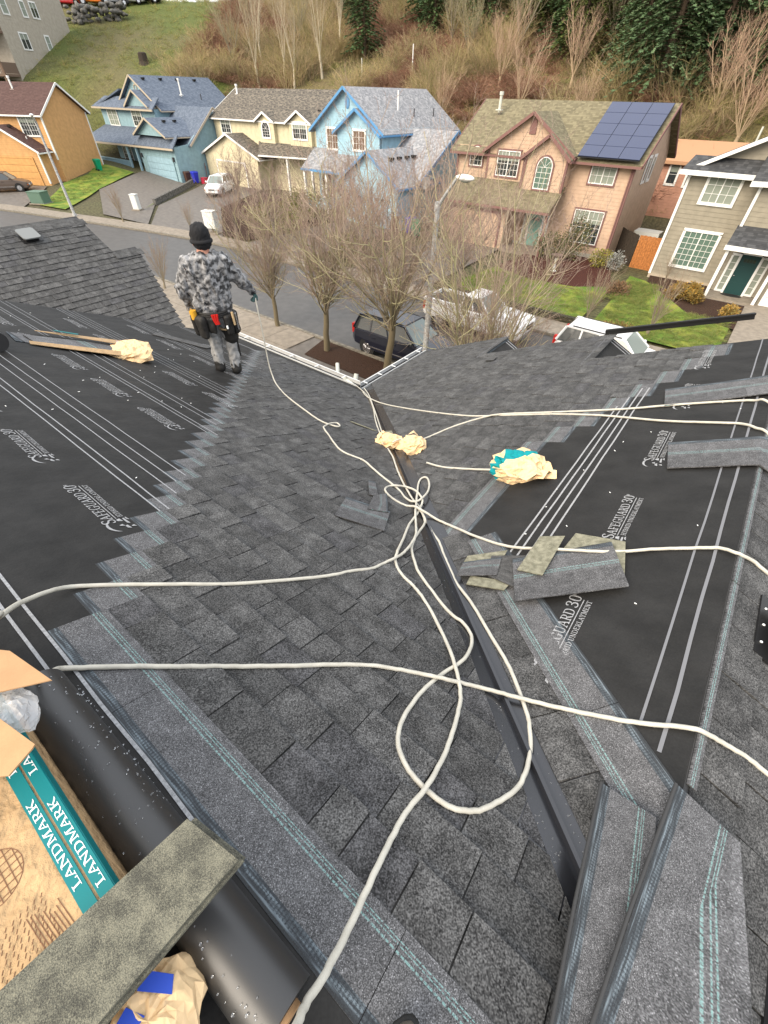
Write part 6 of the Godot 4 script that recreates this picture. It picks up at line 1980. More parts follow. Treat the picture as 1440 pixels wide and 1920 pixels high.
func house_orange() -> void:
	var t := thing("house", "orange house with a dark red-brown roof, partly out of the picture", "house", Vector3(-61.8, 0.2, -22.4))
	var p := t.position
	t.position = Vector3.ZERO
	var m: Material = M.orange_wall
	var w: Material = M.white_paint
	wall(t, fz(-6.4, 0, 0), [Vector2(0, 0), Vector2(6.4, 0), Vector2(6.4, 2.95), Vector2(3.2, 4.65), Vector2(0, 2.95)], m)
	wall(t, fx(0, 0, 0), [Vector2(0, 0), Vector2(1.7, 0), Vector2(1.7, 2.95), Vector2(0, 2.95)], m)
	gable_front(t, -3.2, 3.2, 0.0, -2.0, 2.95, 1.75, M.roof_red, w, 0.35, 0.4)
	garage_door(t, fz(0, 0, 0.03), -5.8, 4.9, 2.2, M.orange_door, M.orange_door)
	wall(t, fz(-12, 0, -1.7), [Vector2(0, 0), Vector2(12.6, 0), Vector2(12.6, 5.6), Vector2(0, 5.6)], m)
	wall(t, fx(0.6, 0, -1.7), [Vector2(0, 0), Vector2(7.0, 0), Vector2(7.0, 5.6), Vector2(3.5, 7.6), Vector2(0, 5.6)], m)
	gable_roof(t, -12, 0.6, -1.7, -8.7, 5.65, 2.1, M.roof_red, w, 0.35)
	window(t, fz(0, 0, -1.66), -1.9, 3.9, 1.7, 1.5, 3, 4, w, M.glass_dark)
	corner_boards(t, [[0.6, -1.7, 2.0, 5.55], [0.6, -8.7, 1.0, 5.5], [0.0, 0.02, 0.2, 2.9]], w)
	roof_bits(t, [[Vector3(-3.4, 7.2, -4.4), 0.9, 0.08, w], [Vector3(-1.3, 3.6, -0.9), 0.25, 0.05, w]], [Vector3(-2.7, 4.5, -1.0)])
	t.position = p
	t.rotation.y = deg_to_rad(30)


func house_beige() -> void:
	var t := thing("apartment_house", "tall beige building with balconies on the hillside in the far corner", "building", Vector3(-87, 7, -33.5))
	var p := t.position
	t.position = Vector3.ZERO
	var m: Material = M.beige_wall
	wall(t, [Vector3(0, 0, 0), Vector3(0, 0, -1), Vector3(0, 1, 0), Vector3(1, 0, 0)], [Vector2(0, -2), Vector2(13.9, -2), Vector2(13.9, 16), Vector2(0, 16)], m, false, 0.22)
	wall(t, [Vector3(-14, 0, 0), Vector3(1, 0, 0), Vector3(0, 1, 0), Vector3(0, 0, 1)], [Vector2(0, -2), Vector2(14, -2), Vector2(14, 16), Vector2(0, 16)], m, false, 0.22)
	var f := [Vector3(0.02, 0, 0), Vector3(0, 0, -1), Vector3(0, 1, 0), Vector3(1, 0, 0)]
	for q in [[2.75, 4.15, 1.4, 1.35, true], [7.65, 4.3, 0.8, 1.25, false], [5.05, 7.15, 0.75, 1.25, false], [6.9, 7.2, 1.15, 1.3, true], [1.5, 7.1, 0.95, 1.4, false]]:
		if q[0] > 0:
			window(t, f, q[0], q[1], q[2], q[3], 1, 2 if not q[4] else 1, M.white_paint, M.glass_dark if q[4] else M.glass_blind, q[4])
	for y in [1.6, 5.4]:
		var mb := MB.new()
		mb.box(Vector3(-4, y, 1.3), Vector3(8, 0.25, 2.6))
		for k in 20:
			mb.box(Vector3(-7.9 + 0.41 * k, y + 0.6, 2.55), Vector3(0.06, 1.0, 0.06))
		mb.box(Vector3(-4, y + 1.15, 2.55), Vector3(8, 0.1, 0.1))
		mb.box(Vector3(-0.05, y + 0.65, 1.3), Vector3(0.08, 1.0, 2.5))
		part(t, "balcony", mb, M.deck_wood)
	for x in [-0.3, -7.5]:
		var mb := MB.new()
		mb.box(Vector3(x, 3.0, 2.4), Vector3(0.25, 12, 0.25))
		part(t, "balcony_post", mb, M.deck_wood)
	t.position = p
	t.rotation.y = deg_to_rad(31)
# ---------------------------------------------------------------- ground, street, what stands in it
func ground_y(x: float, z: float) -> float:
	var h := 1.2 * smoothstep(-50.0, -70.0, x) * smoothstep(-18.0, -30.0, z)
	var s := maxf(-z - 45.0, -0.62 * (x + 66.0) - 0.785 * (z + 40.0))
	if s > 0.0:
		var far := maxf(s - 34.0, 0.0)
		h += 0.36 * (s - far) + 0.05 * far + 0.54 * minf(s, 8.0)
		h += minf(s, 6.0) * 0.06 * (noise.get_noise_2d(x * 0.9, z * 0.9))
	return h


func build_ground() -> void:
	var xs := []
	var zs := []
	var x := -900.0
	while x < 600.0:
		xs.append(x)
		x += 2.0 if x > -132.0 and x < 40.0 else (14.0 if x > -230.0 and x < 120.0 else 90.0)
	var z := -900.0
	while z < 500.0:
		zs.append(z)
		z += 2.0 if z > -112.0 and z < 12.0 else (14.0 if z > -230.0 and z < 90.0 else 90.0)
	var mb := MB.new()
	mb.tinted = true
	var w := xs.size()
	for j in zs.size():
		for i in w:
			mb.v.push_back(Vector3(xs[i], ground_y(xs[i], zs[j]), zs[j]))
			mb.n.push_back(Vector3.UP)
			mb.uv.push_back(Vector2.ZERO)
			var s := maxf(-zs[j] - 45.0, -0.62 * (xs[i] + 66.0) - 0.785 * (zs[j] + 40.0))
			var q := noise.get_noise_2d(xs[i] * 1.3, zs[j] * 1.3) * 0.5 + 0.5
			var soil := Color(0.16, 0.125, 0.08)
			var grass := Color(0.17, 0.21, 0.05).lerp(Color(0.25, 0.22, 0.10), smoothstep(0.4, 0.75, q))
			var hill := grass
			if xs[i] > -62.0:                                          # brambles and dead grass on the nearer hill
				hill = grass.lerp(Color(0.29, 0.21, 0.11), 0.7)
			mb.c.push_back(soil.lerp(Color(0.17, 0.18, 0.07), q).lerp(hill, smoothstep(0.0, 5.0, s)))
	for j in zs.size() - 1:
		for i in w - 1:
			var a := j * w + i
			mb.ix.append_array([a, a + 1, a + w, a + 1, a + w + 1, a + w])
	for k in mb.ix.size() / 3:
		var a := mb.ix[k * 3]; var b := mb.ix[k * 3 + 1]; var c := mb.ix[k * 3 + 2]
		var nn := (mb.v[c] - mb.v[a]).cross(mb.v[b] - mb.v[a])
		if nn.y < 0: nn = -nn
		for q in [a, b, c]:
			mb.n[q] += nn
	for k in mb.n.size():
		mb.n[k] = (mb.n[k] - Vector3.UP).normalized()
	var gm := mat("ground", Color.WHITE, 0.95, speckle(512, 70, 0.7, 0.9, 0.45, 1.0, 0.02), 3.0)
	gm.vertex_color_use_as_albedo = true
	struct("ground", mb, gm)


func drape(poly: Array, lift: float, cell := 2.0) -> MB:
	# a sheet that follows the ground
	var mb := MB.new()
	var lo := Vector2.INF
	var hi := -Vector2.INF
	for p in poly:
		lo = lo.min(p); hi = hi.max(p)
	var pv := PackedVector2Array(poly)
	var x := floorf(lo.x / cell) * cell
	while x < hi.x:
		var z := floorf(lo.y / cell) * cell
		while z < hi.y:
			for half in [[Vector2(x, z), Vector2(x + cell, z), Vector2(x, z + cell)], [Vector2(x + cell, z), Vector2(x + cell, z + cell), Vector2(x, z + cell)]]:
				for r in Geometry2D.intersect_polygons(PackedVector2Array(half), pv):
					if r.size() < 3 or absf(area(r)) < 0.001:
						continue
					var tri := Geometry2D.triangulate_polygon(r)
					for k in range(0, tri.size(), 3):
						var q := []
						for j in 3:
							var p: Vector2 = r[tri[k + j]]
							q.append(Vector3(p.x, ground_y(p.x, p.y) + lift, p.y))
						mb.face(q, Vector3.UP)
			z += cell
		x += cell
	return mb


func area(p: PackedVector2Array) -> float:
	var s := 0.0
	for k in p.size():
		s += p[k].cross(p[(k + 1) % p.size()])
	return s * 0.5


func ribbon(path: Array, a: float, b: float, y: float, thick := 0.0) -> MB:
	# a strip along a path, from offset a to offset b to its right
	var mb := MB.new()
	var last := []
	for k in path.size():
		var t: Vector2 = (path[mini(k + 1, path.size() - 1)] - path[maxi(k - 1, 0)]).normalized()
		var s := Vector2(-t.y, t.x)
		var p: Vector2 = path[k] + s * a
		var q: Vector2 = path[k] + s * b
		var here := [Vector3(p.x, ground_y(p.x, p.y) + y, p.y), Vector3(q.x, ground_y(q.x, q.y) + y, q.y)]
		if last:
			mb.face([last[0], here[0], here[1], last[1]], Vector3.UP)
			if thick > 0.0:
				var d := Vector3(0, -thick, 0)
				mb.face([last[0], here[0], here[0] + d, last[0] + d], here[0] - here[1])
				mb.face([last[1], here[1], here[1] + d, last[1] + d], here[1] - here[0])
		last = here
	return mb


func build_street() -> void:
	var asphalt := mat("asphalt", lin(0.13, 0.125, 0.12), 0.5, speckle(512, 71, 0.4, 0.35, 0.6, 1.0, 0.012), 4.0)
	mat("concrete", lin(0.36, 0.31, 0.25), 0.8, speckle(512, 72, 0.4, 0.45, 0.65, 1.0, 0.012), 2.6)
	mat("concrete_dark", lin(0.22, 0.195, 0.17), 0.6, speckle(512, 73, 0.4, 0.45, 0.6, 1.0, 0.012), 3.0)
	mat("kerb", lin(0.30, 0.27, 0.22), 0.8, speckle(256, 74, 0.4, 1.0, 0.6, 1.0, 0.02), 1.5)
	mat("bark_mulch", lin(0.115, 0.055, 0.03), 0.95, speckle(512, 75, 1.3, 0.5, 0.3, 1.0, 0.04), 0.8, speckle(256, 76, 1.0, 0.5, 0.2, 1.0, 0.05), 2.0)
	mat("red_mulch", lin(0.13, 0.035, 0.02), 0.95, speckle(512, 77, 1.3, 0.5, 0.3, 1.0, 0.04), 0.8)
	mat("lawn", Color.WHITE, 0.95, ramped(512, 79, 0.010, [[0.25, Color(0.30, 0.42, 0.13)], [0.5, Color(0.40, 0.48, 0.16)], [0.8, Color(0.52, 0.53, 0.22)]], 0.55), 7.0, speckle(256, 80, 1.0, 0.3, 0.2, 1.0, 0.05), 3.0)
	mat("stone", lin(0.24, 0.23, 0.21), 0.9, speckle(256, 81, 0.5, 1.0, 0.45, 1.0, 0.02), 1.2)
	mat("moss_block", lin(0.09, 0.085, 0.05), 0.95, speckle(256, 82, 0.6, 1.0, 0.4, 1.0, 0.02), 1.0)
	var path := []
	for p in [[60, -16.2], [30, -16.2], [10, -16.2], [-10, -16.2], [-22, -16.2], [-27, -16.2], [-31, -15.9], [-36, -15.0], [-42, -13.6], [-50, -11.6], [-60, -8.8], [-75, -4.0], [-100, 4.0], [-140, 18.0]]:
		path.append(Vector2(p[0], p[1]))
	struct("road", ribbon(path, -3.4, 3.4, 0.012), asphalt)
	struct("kerb", ribbon(path, 3.4, 3.56, 0.13, 0.2), M.kerb)
	struct("kerb", ribbon(path, -3.56, -3.4, 0.13, 0.2), M.kerb)
	struct("pavement", ribbon(path, 3.56, 5.1, 0.10, 0.1), M.concrete)
	# near pavement in slabs, with a strip of bark and trees along the kerb
	var base := MB.new()
	base.box(Vector3(-16, 0.03, -10.6), Vector3(34, 0.06, 4.0))
	var pv := struct("pavement", base, M.concrete_dark)
	for k in 20:
		var x := -31.0 + 1.52 * k
		var mb := MB.new()
		mb.box(Vector3(x, 0.065, -10.3), Vector3(1.50, 0.07, 1.52))
		part(pv, "slab", mb, M.concrete_dark if k > 11 else M.concrete)
		if x < -13.2:
			mb = MB.new()
			mb.box(Vector3(x, 0.067, -11.88), Vector3(1.50, 0.074, 1.6))
			part(pv, "slab", mb, M.concrete)
	struct("planting_strip", drape([Vector2(-13.0, -12.6), Vector2(2, -12.6), Vector2(2, -11.1), Vector2(-12.6, -11.1)], 0.10), M.bark_mulch)
	# driveways and lawns opposite
	struct("driveway", drape([Vector2(-44.8, -19.2), Vector2(-38.6, -19.6), Vector2(-45.6, -24.4), Vector2(-53.4, -33.0), Vector2(-61.2, -32.6), Vector2(-56.0, -24.5)], 0.10), M.concrete_dark)
	struct("driveway", drape([Vector2(-38.2, -19.6), Vector2(-30.8, -20.8), Vector2(-40.0, -27.5), Vector2(-45.0, -36.6), Vector2(-54.0, -36.6), Vector2(-45.0, -24.4)], 0.095), M.concrete_dark)
	struct("driveway", drape([Vector2(-28.4, -19.8), Vector2(-22.6, -19.8), Vector2(-22.9, -31.1), Vector2(-28.3, -31.1)], 0.095), M.concrete_dark)
	struct("driveway", drape([Vector2(-19.0, -19.8), Vector2(-13.4, -19.8), Vector2(-14.2, -31.6), Vector2(-19.0, -31.6)], 0.095), M.concrete_dark)
	struct("driveway", drape([Vector2(0.8, -19.8), Vector2(6.0, -19.8), Vector2(6.0, -30.4), Vector2(0.8, -30.4)], 0.095), M.concrete)
	struct("driveway", drape([Vector2(-56.5, -15.2), Vector2(-52.5, -16.0), Vector2(-61.5, -21.8), Vector2(-67.0, -19.2), Vector2(-66, -14)], 0.095), M.concrete_dark)
	struct("lawn", drape([Vector2(-52.6, -17.4), Vector2(-49.0, -18.0), Vector2(-56.2, -24.6), Vector2(-60.8, -31.2), Vector2(-67, -30.5), Vector2(-62.6, -26.8), Vector2(-61.4, -23.5)], 0.11), M.lawn)
	struct("lawn", drape([Vector2(-12.6, -21.5), Vector2(-5.2, -21.5), Vector2(-5.4, -28.2), Vector2(-7.2, -26.7), Vector2(-9.6, -26.3), Vector2(-12.4, -27.4)], 0.14), M.lawn)
	struct("lawn", drape([Vector2(-4.6, -21.6), Vector2(0.6, -21.6), Vector2(0.6, -25.6), Vector2(-1.2, -26.2), Vector2(-2.8, -28.6), Vector2(-4.3, -30.6), Vector2(-5.3, -31.0), Vector2(-5.0, -28)], 0.13), M.lawn)
	struct("planting_bed", drape([Vector2(-12.4, -27.5), Vector2(-9.6, -26.4), Vector2(-7.2, -26.8), Vector2(-5.6, -28.2), Vector2(-6.6, -31.5), Vector2(-7.6, -33.3), Vector2(-12.2, -33.3)], 0.13), M.red_mulch)
	struct("planting_bed", drape([Vector2(-4.4, -32.0), Vector2(-4.2, -30.6), Vector2(-2.7, -28.5), Vector2(-1.2, -26.2), Vector2(0.8, -25.6), Vector2(0.8, -29.6), Vector2(-1.2, -29.6), Vector2(-1.3, -32.0)], 0.12), M.bark_mulch)
	struct("planting_bed", drape([Vector2(-37, -21.5), Vector2(-29, -21.4), Vector2(-29, -30), Vector2(-34.5, -32.4), Vector2(-43, -36), Vector2(-41.4, -28.6)], 0.09), M.bark_mulch)
	# low walls
	var lw := thing("retaining_wall", "low mossy block wall along the pavement below the yellowing lawn", "wall", Vector3(-9, 0, -21.4))
	for r in 2:
		for k in 18:
			var mb := MB.new()
			mb.box(Vector3(-12.6 + 0.44 * k + 0.2 * r, 0.12 + 0.17 * r, -21.42 + rng.randf_range(-0.015, 0.015)), Vector3(0.425, 0.16, 0.26))
			part(lw, "block", mb, M.moss_block)
	lw = thing("retaining_wall", "low concrete wall between the two driveways of the pale blue and the cream house", "wall", Vector3(-49, 0, -29))
	for k in 16:
		var a := Vector3(-45.6, 0, -24.4).lerp(Vector3(-53.2, 0, -33.6), k / 16.0)
		var b := Vector3(-45.6, 0, -24.4).lerp(Vector3(-53.2, 0, -33.6), (k + 0.97) / 16.0)
		var mb := MB.new()
		var dy := Vector3(0, ground_y(a.x, a.z) + 0.25, 0)
		mb.bar(a + dy, b + dy, 0.25, 0.5)
		part(lw, "block", mb, M.stone)
	struct("planting_bed", drape([Vector2(-45.4, -24.0), Vector2(-44.2, -22.6), Vector2(-51.0, -30), Vector2(-52.6, -33)], 0.16), M.lawn)
	# rubble wall under the parked cars, on the hill
	var rw := thing("rubble_wall", "dark rubble stone wall on the hill below the parked cars", "wall", Vector3(-94, 14.5, -50))
	for k in 70:
		var f := rng.randf()
		var p := Vector3(-96.2, 0, -46.8).lerp(Vector3(-91.5, 0, -53.5), f) + Vector3(rng.randf_range(-0.5, 0.5), 0, rng.randf_range(-0.5, 0.5))
		p.y = ground_y(p.x, p.z) + rng.randf_range(0.0, 1.6)
		var mb := MB.new()
		mb.blob(p, Vector3(rng.randf_range(0.3, 0.75), rng.randf_range(0.2, 0.4), rng.randf_range(0.3, 0.6)), 0.6, k, 5, 8, Basis(Vector3.UP, rng.randf() * 3))
		part(rw, "stone", mb, M.stone)
	# fences
	fence(Vector3(-4.62, 0, -33.4), Vector3(-6.0, 0, -33.5), 11, 1.75, M.cedar, "short new orange-brown cedar fence between the salmon and the olive-grey house")
	fence(Vector3(-6.05, 0, -33.6), Vector3(-7.5, 0, -35.2), 14, 1.7, M.old_wood, "weathered dark board fence beside the salmon house")
	fence(Vector3(-54.0, 0.1, -36.2), Vector3(-55.2, 0.1, -36.9), 9, 1.6, M.red_wood, "short red-brown fence between the pale blue and the cream house")
	fence(Vector3(-66.6, 0.9, -30.6), Vector3(-70.5, 1.0, -31.6), 20, 1.8, M.old_wood, "dark board fence beside the orange house")
	var gt := thing("gate", "dark arched wooden gate at the side of the orange house", "gate", Vector3(-65.7, 0.9, -29.9))
	for k in 9:
		var mb := MB.new()
		var f := (k - 4) / 4.5
		var p := Vector3(-65.4, 0.85, -29.5).lerp(Vector3(-66.5, 0.9, -30.5), k / 8.0)
		var hh := 1.45 + 0.5 * sqrt(1.0 - f * f)
		mb.box(p + Vector3(0, hh / 2, 0), Vector3(0.15, hh, 0.05), Basis(Vector3.UP, 0.74))
		part(gt, "plank", mb, M.old_wood)


func fence(a: Vector3, b: Vector3, n: int, h: float, m: Material, label: String) -> void:
	var t := thing("fence", label, "fence", (a + b) / 2)
	var d := (b - a).normalized()
	var turn := Basis(d, Vector3.UP, d.cross(Vector3.UP))
	for k in n:
		var mb := MB.new()
		mb.box(a.lerp(b, (k + 0.5) / n) + Vector3(0, h / 2 + rng.randf_range(-0.02, 0.02), 0), Vector3(a.distance_to(b) / n * 0.94, h, 0.025), turn)
		part(t, "board", mb, m)
	var rail := MB.new()
	for y in [0.3, h - 0.3]:
		rail.bar(a + Vector3(0, y, 0) + turn.z * 0.04, b + Vector3(0, y, 0) + turn.z * 0.04, 0.04, 0.09)
	part(t, "rail", rail, m)


func street_lamp(at: Vector3, top: float, arm: Vector3, label: String) -> void:
	var t := thing("street_lamp", label, "street lamp", at, "street lamps")
	var mb := MB.new()
	mb.tube([at, at + Vector3(0, top * 0.5, 0), at + Vector3(0, top, 0)], [0.105, 0.09, 0.07], 14)
	part(t, "pole", mb, M.pole)
	mb = MB.new()
	mb.tube([at, at + Vector3(0, 0.12, 0)], 0.17, 14)
	part(t, "base", mb, M.pole)
	mb = MB.new()
	var a := at + Vector3(0, top - 0.12, 0)
	mb.tube([a, a + arm * 0.45 + Vector3(0, 0.02, 0), a + arm * 0.85 + Vector3(0, 0.02, 0), a + arm], [0.045, 0.042, 0.038, 0.035], 10)
	mb.tube([a - Vector3(0, 0.1, 0), a + Vector3(0, 0.1, 0)], 0.085, 12)
	part(t, "arm", mb, M.pole)
	mb = MB.new()
	var flat := Vector3(arm.x, 0, arm.z).normalized()
	mb.blob(a + arm + flat * 0.22, Vector3(0.30, 0.075, 0.13), 0.0, 0, 8, 14, Basis(flat, Vector3.UP, flat.cross(Vector3.UP)))
	part(t, "lamp_head", mb, M.white_paint)
	mb = MB.new()
	mb.blob(a + arm + flat * 0.24 - Vector3(0, 0.05, 0), Vector3(0.17, 0.05, 0.09), 0.0, 0, 6, 12, Basis(flat, Vector3.UP, flat.cross(Vector3.UP)))
	part(t, "lens", mb, M.glass_blind)


func wheelie_bin(at: Vector3, col: Material, label: String, turn := 0.0) -> void:
	var t := thing("wheelie_bin", label, "bin", at, "wheelie bins")
	t.rotation.y = turn
	var mk := func(y0: float, y1: float, w0: float, w1: float) -> MB:
		var mb := MB.new()
		var a := [Vector3(-w0, y0, -w0), Vector3(w0, y0, -w0), Vector3(w0, y0, w0), Vector3(-w0, y0, w0)]
		var b := [Vector3(-w1, y1, -w1), Vector3(w1, y1, -w1), Vector3(w1, y1, w1), Vector3(-w1, y1, w1)]
		mb.face(a, Vector3.DOWN); mb.face(b, Vector3.UP)
		for k in 4:
			mb.face([a[k], a[(k + 1) % 4], b[(k + 1) % 4], b[k]], (a[k] + a[(k + 1) % 4]))
		return mb
	for q in [["body", mk.call(0.08, 0.98, 0.22, 0.30)], ["lid", mk.call(0.99, 1.10, 0.33, 0.27)]]:
		for k in q[1].v.size():
			q[1].v[k] += at
		part(t, q[0], q[1], col)
	var mb := MB.new()
	mb.tube([at + Vector3(-0.26, 0.12, 0.22), at + Vector3(-0.2, 0.12, 0.22)], 0.12, 12)
	mb.tube([at + Vector3(0.26, 0.12, 0.22), at + Vector3(0.2, 0.12, 0.22)], 0.12, 12)
	part(t, "wheels", mb, M.rubber)


func cabinet(called: String, at: Vector3, s: Vector3, m: Material, label: String, turn := 0.0, leg := false) -> void:
	var t := thing(called, label, "utility box", at, "utility boxes by the street")
	t.rotation.y = turn
	var mb := MB.new()
	var y := 0.35 if leg else 0.08
	mb.box(at + Vector3(0, y + s.y / 2, 0), s)
	part(t, "housing", mb, m)
	mb = MB.new()
	mb.box(at + Vector3(0, y + s.y + 0.02, 0.0), Vector3(s.x + 0.06, 0.05, s.z + 0.06))
	part(t, "lid", mb, m)
	mb = MB.new()
	mb.box(at + Vector3(0, y + s.y / 2, s.z / 2 + 0.006), Vector3(s.x - 0.1, s.y - 0.12, 0.012))
	part(t, "door", mb, m)
	mb = MB.new()
	if leg:
		mb.tube([at, at + Vector3(0, 0.36, 0)], 0.09, 10)
	mb.box(at + Vector3(0, 0.04, 0), Vector3(s.x + 0.25, 0.08, s.z + 0.25))
	part(t, "base", mb, M.concrete)


func car(at: Vector3, turn: float, kind: String, paint: Material, label: String, category: String, glass: Material) -> Node3D:
	# x runs forward, y up, z to the right side; lofted from stations along the length
	var t := thing("parked_" + kind, label, category, at, "cars parked along the kerb")
	var st: Array                # [x, half width, sill, belt, roof half width, roof y]
	var wheels := [1.3, -1.3]
	var r := 0.31
	match kind:
		"wagon":
			st = [[2.18, 0.62, 0.38, 0.66], [2.0, 0.78, 0.24, 0.76], [1.3, 0.85, 0.2, 0.90], [0.85, 0.87, 0.2, 0.96], [0.0, 0.88, 0.2, 0.97], [-1.3, 0.88, 0.22, 0.98], [-1.95, 0.84, 0.3, 0.96], [-2.12, 0.74, 0.42, 0.86]]
		"pickup":
			st = [[2.7, 0.80, 0.5, 0.98], [2.55, 0.92, 0.38, 1.08], [1.7, 0.96, 0.34, 1.14], [0.95, 0.96, 0.34, 1.18], [-0.55, 0.96, 0.34, 1.16], [-0.62, 0.94, 0.36, 1.14], [-2.5, 0.94, 0.42, 1.12], [-2.62, 0.92, 0.5, 1.1]]
			wheels = [1.75, -1.65]; r = 0.37
		_:
			st = [[2.4, 0.74, 0.42, 0.86], [2.2, 0.88, 0.3, 0.98], [1.4, 0.93, 0.28, 1.06], [0.95, 0.94, 0.28, 1.10], [-1.5, 0.94, 0.28, 1.10], [-2.2, 0.92, 0.34, 1.08], [-2.35, 0.86, 0.44, 1.02]]
			wheels = [1.45, -1.4]; r = 0.35
	var body := MB.new()
	var rings := []
	for s in st:
		var hw: float = s[1]
		var ring := [Vector3(s[0], s[2], -hw * 0.86), Vector3(s[0], s[2] + 0.10, -hw), Vector3(s[0], lerpf(s[2], s[3], 0.55), -hw * 1.0), Vector3(s[0], s[3] - 0.05, -hw * 0.965), Vector3(s[0], s[3], -hw * 0.90), Vector3(s[0], s[3] + 0.02, 0.0)]
		var other := []
		for k in range(4, -1, -1):
			other.append(Vector3(ring[k].x, ring[k].y, -ring[k].z))
		rings.append(ring + other)
	for k in rings.size() - 1:
		for j in 11:
			var e := (j + 1) % 11
			var c: Vector3 = (rings[k][j] + rings[k + 1][e]) * 0.5
			body.face([rings[k][j], rings[k][e], rings[k + 1][e], rings[k + 1][j]], c - Vector3(c.x, 0.6, 0))
	body.face(rings[0], Vector3.RIGHT)
	body.face(rings[-1], Vector3.LEFT)
	var put := func(called: String, mb: MB, m: Material) -> Node:
		for k in mb.v.size():
			mb.v[k] += at
		return part(t, called, mb, m)
	put.call("body", body, paint)
	# cabin: glass all round, with a painted roof and pillars
	var cab: Array              # [x at belt, x at roof] front then rear, belt y, roof y, half widths
	match kind:
		"wagon": cab = [1.0, 0.35, -2.02, -1.80, 0.96, 1.46, 0.80, 0.62]
		"pickup": cab = [1.0, 0.35, -0.55, -0.45, 1.16, 1.72, 0.86, 0.68]
		_: cab = [1.0, 0.25, -2.28, -2.05, 1.08, 1.74, 0.88, 0.70]
	var B := []
	var T := []
	for q in [[cab[0], cab[1]], [cab[2], cab[3]]]:
		for s in [-1.0, 1.0]:
			B.append(Vector3(q[0], cab[4], cab[6] * s))
			T.append(Vector3(q[1], cab[5], cab[7] * s))
	var panes := [["windscreen", 0, 1, Vector3.RIGHT], ["rear_window", 2, 3, Vector3.LEFT], ["side_window", 0, 2, Vector3.FORWARD], ["side_window", 1, 3, Vector3.BACK]]
	for p in panes:
		var g := MB.new()
		g.slab([B[p[1]], B[p[2]], T[p[2]], T[p[1]]], -p[3] * 0.02)
		put.call(p[0], g, M.glass_dark if p[0] != "windscreen" else glass)
	var roof := MB.new()
	var up := Vector3(0, 0.0, 0)
	var rp := []
	for k in [0, 1, 3, 2]:
		rp.append(T[k] + Vector3(0, -0.01, 0))
	var mid := []
	for k in [0, 1, 3, 2]:
		mid.append(T[k] * Vector3(0.93, 1, 0.86) + Vector3(0, 0.045, 0))
	roof.face(mid, Vector3.UP)
	for k in 4:
		roof.face([rp[k], rp[(k + 1) % 4], mid[(k + 1) % 4], mid[k]], Vector3.UP)
	put.call("roof", roof, paint)
	var pil := MB.new()
	for k in 4:
		pil = MB.new()
		pil.bar(B[k] * Vector3(1, 1, 1.004), T[k] * Vector3(1, 1, 1.004), 0.07, 0.06)
		put.call("pillar", pil, paint)
	for s in [0, 1]:
		pil = MB.new()
		for f in ([0.42, 0.72] if kind != "pickup" else [0.55]):
			pil.bar((B[s] as Vector3).lerp(B[s + 2], f) * Vector3(1, 1, 1.006), (T[s] as Vector3).lerp(T[s + 2], f) * Vector3(1, 1, 1.008), 0.06, 0.03)
		pil.bar(T[s], T[s + 2], 0.05, 0.05)
		put.call("window_frame", pil, paint)
	if kind == "pickup":
		var bed := MB.new()
		bed.box(Vector3(-1.58, 1.165, 0), Vector3(1.86, 0.012, 1.55))
		put.call("bed_floor", bed, M.black_plastic)
		bed = MB.new()
		for s in [-1.0, 1.0]:
			bed.box(Vector3(-1.58, 1.22, 0.86 * s), Vector3(2.0, 0.14, 0.14))
		bed.box(Vector3(-2.56, 1.22, 0), Vector3(0.1, 0.14, 1.8))
		bed.box(Vector3(-0.62, 1.22, 0), Vector3(0.1, 0.14, 1.8))
		put.call("bed_rail", bed, paint)
	for x in wheels:
		for s in [-1.0, 1.0]:
			var hw := 0.80 if kind == "wagon" else 0.86
			var w := MB.new()
			w.tube([Vector3(x, r, s * (hw - 0.16)), Vector3(x, r, s * (hw + 0.075))], r, 24)
			var tyre: Node = put.call("wheel", w, M.rubber)
			w = MB.new()
			w.tube([Vector3(x, r, s * (hw + 0.02)), Vector3(x, r, s * (hw + 0.082))], r * 0.66, 20)
			for k in 5:
				var a := TAU * k / 5
				w.bar(Vector3(x, r, s * (hw + 0.09)), Vector3(x + r * 0.6 * cos(a), r + r * 0.6 * sin(a), s * (hw + 0.088)), 0.05, 0.02)
			for k in w.v.size():
				w.v[k] += at
			part(tyre, "rim", w, M.chrome)
			var arch := MB.new()
			arch.tube([Vector3(x, r + 0.02, s * (hw + 0.0)), Vector3(x, r + 0.02, s * (hw + 0.068))], r * 1.2, 22)
			put.call("wheel_arch", arch, M.rubber)
	var f: Array = st[0]
	var bk: Array = st[-1]
	for s in [-1.0, 1.0]:
		var l := MB.new()
		l.box(Vector3(f[0] - 0.03, f[3] - 0.1, f[1] * 0.72 * s), Vector3(0.12, 0.15, 0.34), Basis(Vector3.UP, -0.25 * s))
		put.call("headlight", l, M.lamp_glass)
		l = MB.new()
		l.box(Vector3(f[0] - 0.1, f[3] - 0.11, (f[1] * 0.72 + 0.2) * s), Vector3(0.12, 0.1, 0.12))
		put.call("indicator", l, M.amber)
		l = MB.new()
		l.box(Vector3(bk[0] + 0.05, bk[3] - 0.08 + (0.12 if kind != "pickup" else -0.1), (bk[1] * 0.93) * s), Vector3(0.12, 0.36, 0.16))
		put.call("tail_light", l, M.red)
		l = MB.new()
		l.blob(Vector3(0.78, cab[4] + 0.08, (st[3][1] + 0.1) * s), Vector3(0.07, 0.08, 0.11), 0, 0, 6, 10)
		put.call("mirror", l, paint)
		for hx in ([0.05, -0.95] if kind != "pickup" else [-0.3]):
			l = MB.new()
			l.box(Vector3(hx, cab[4] - 0.16, st[3][1] * s), Vector3(0.18, 0.035, 0.04))
			put.call("door_handle", l, paint if kind == "wagon" else M.black_plastic)
	var bm := MB.new()
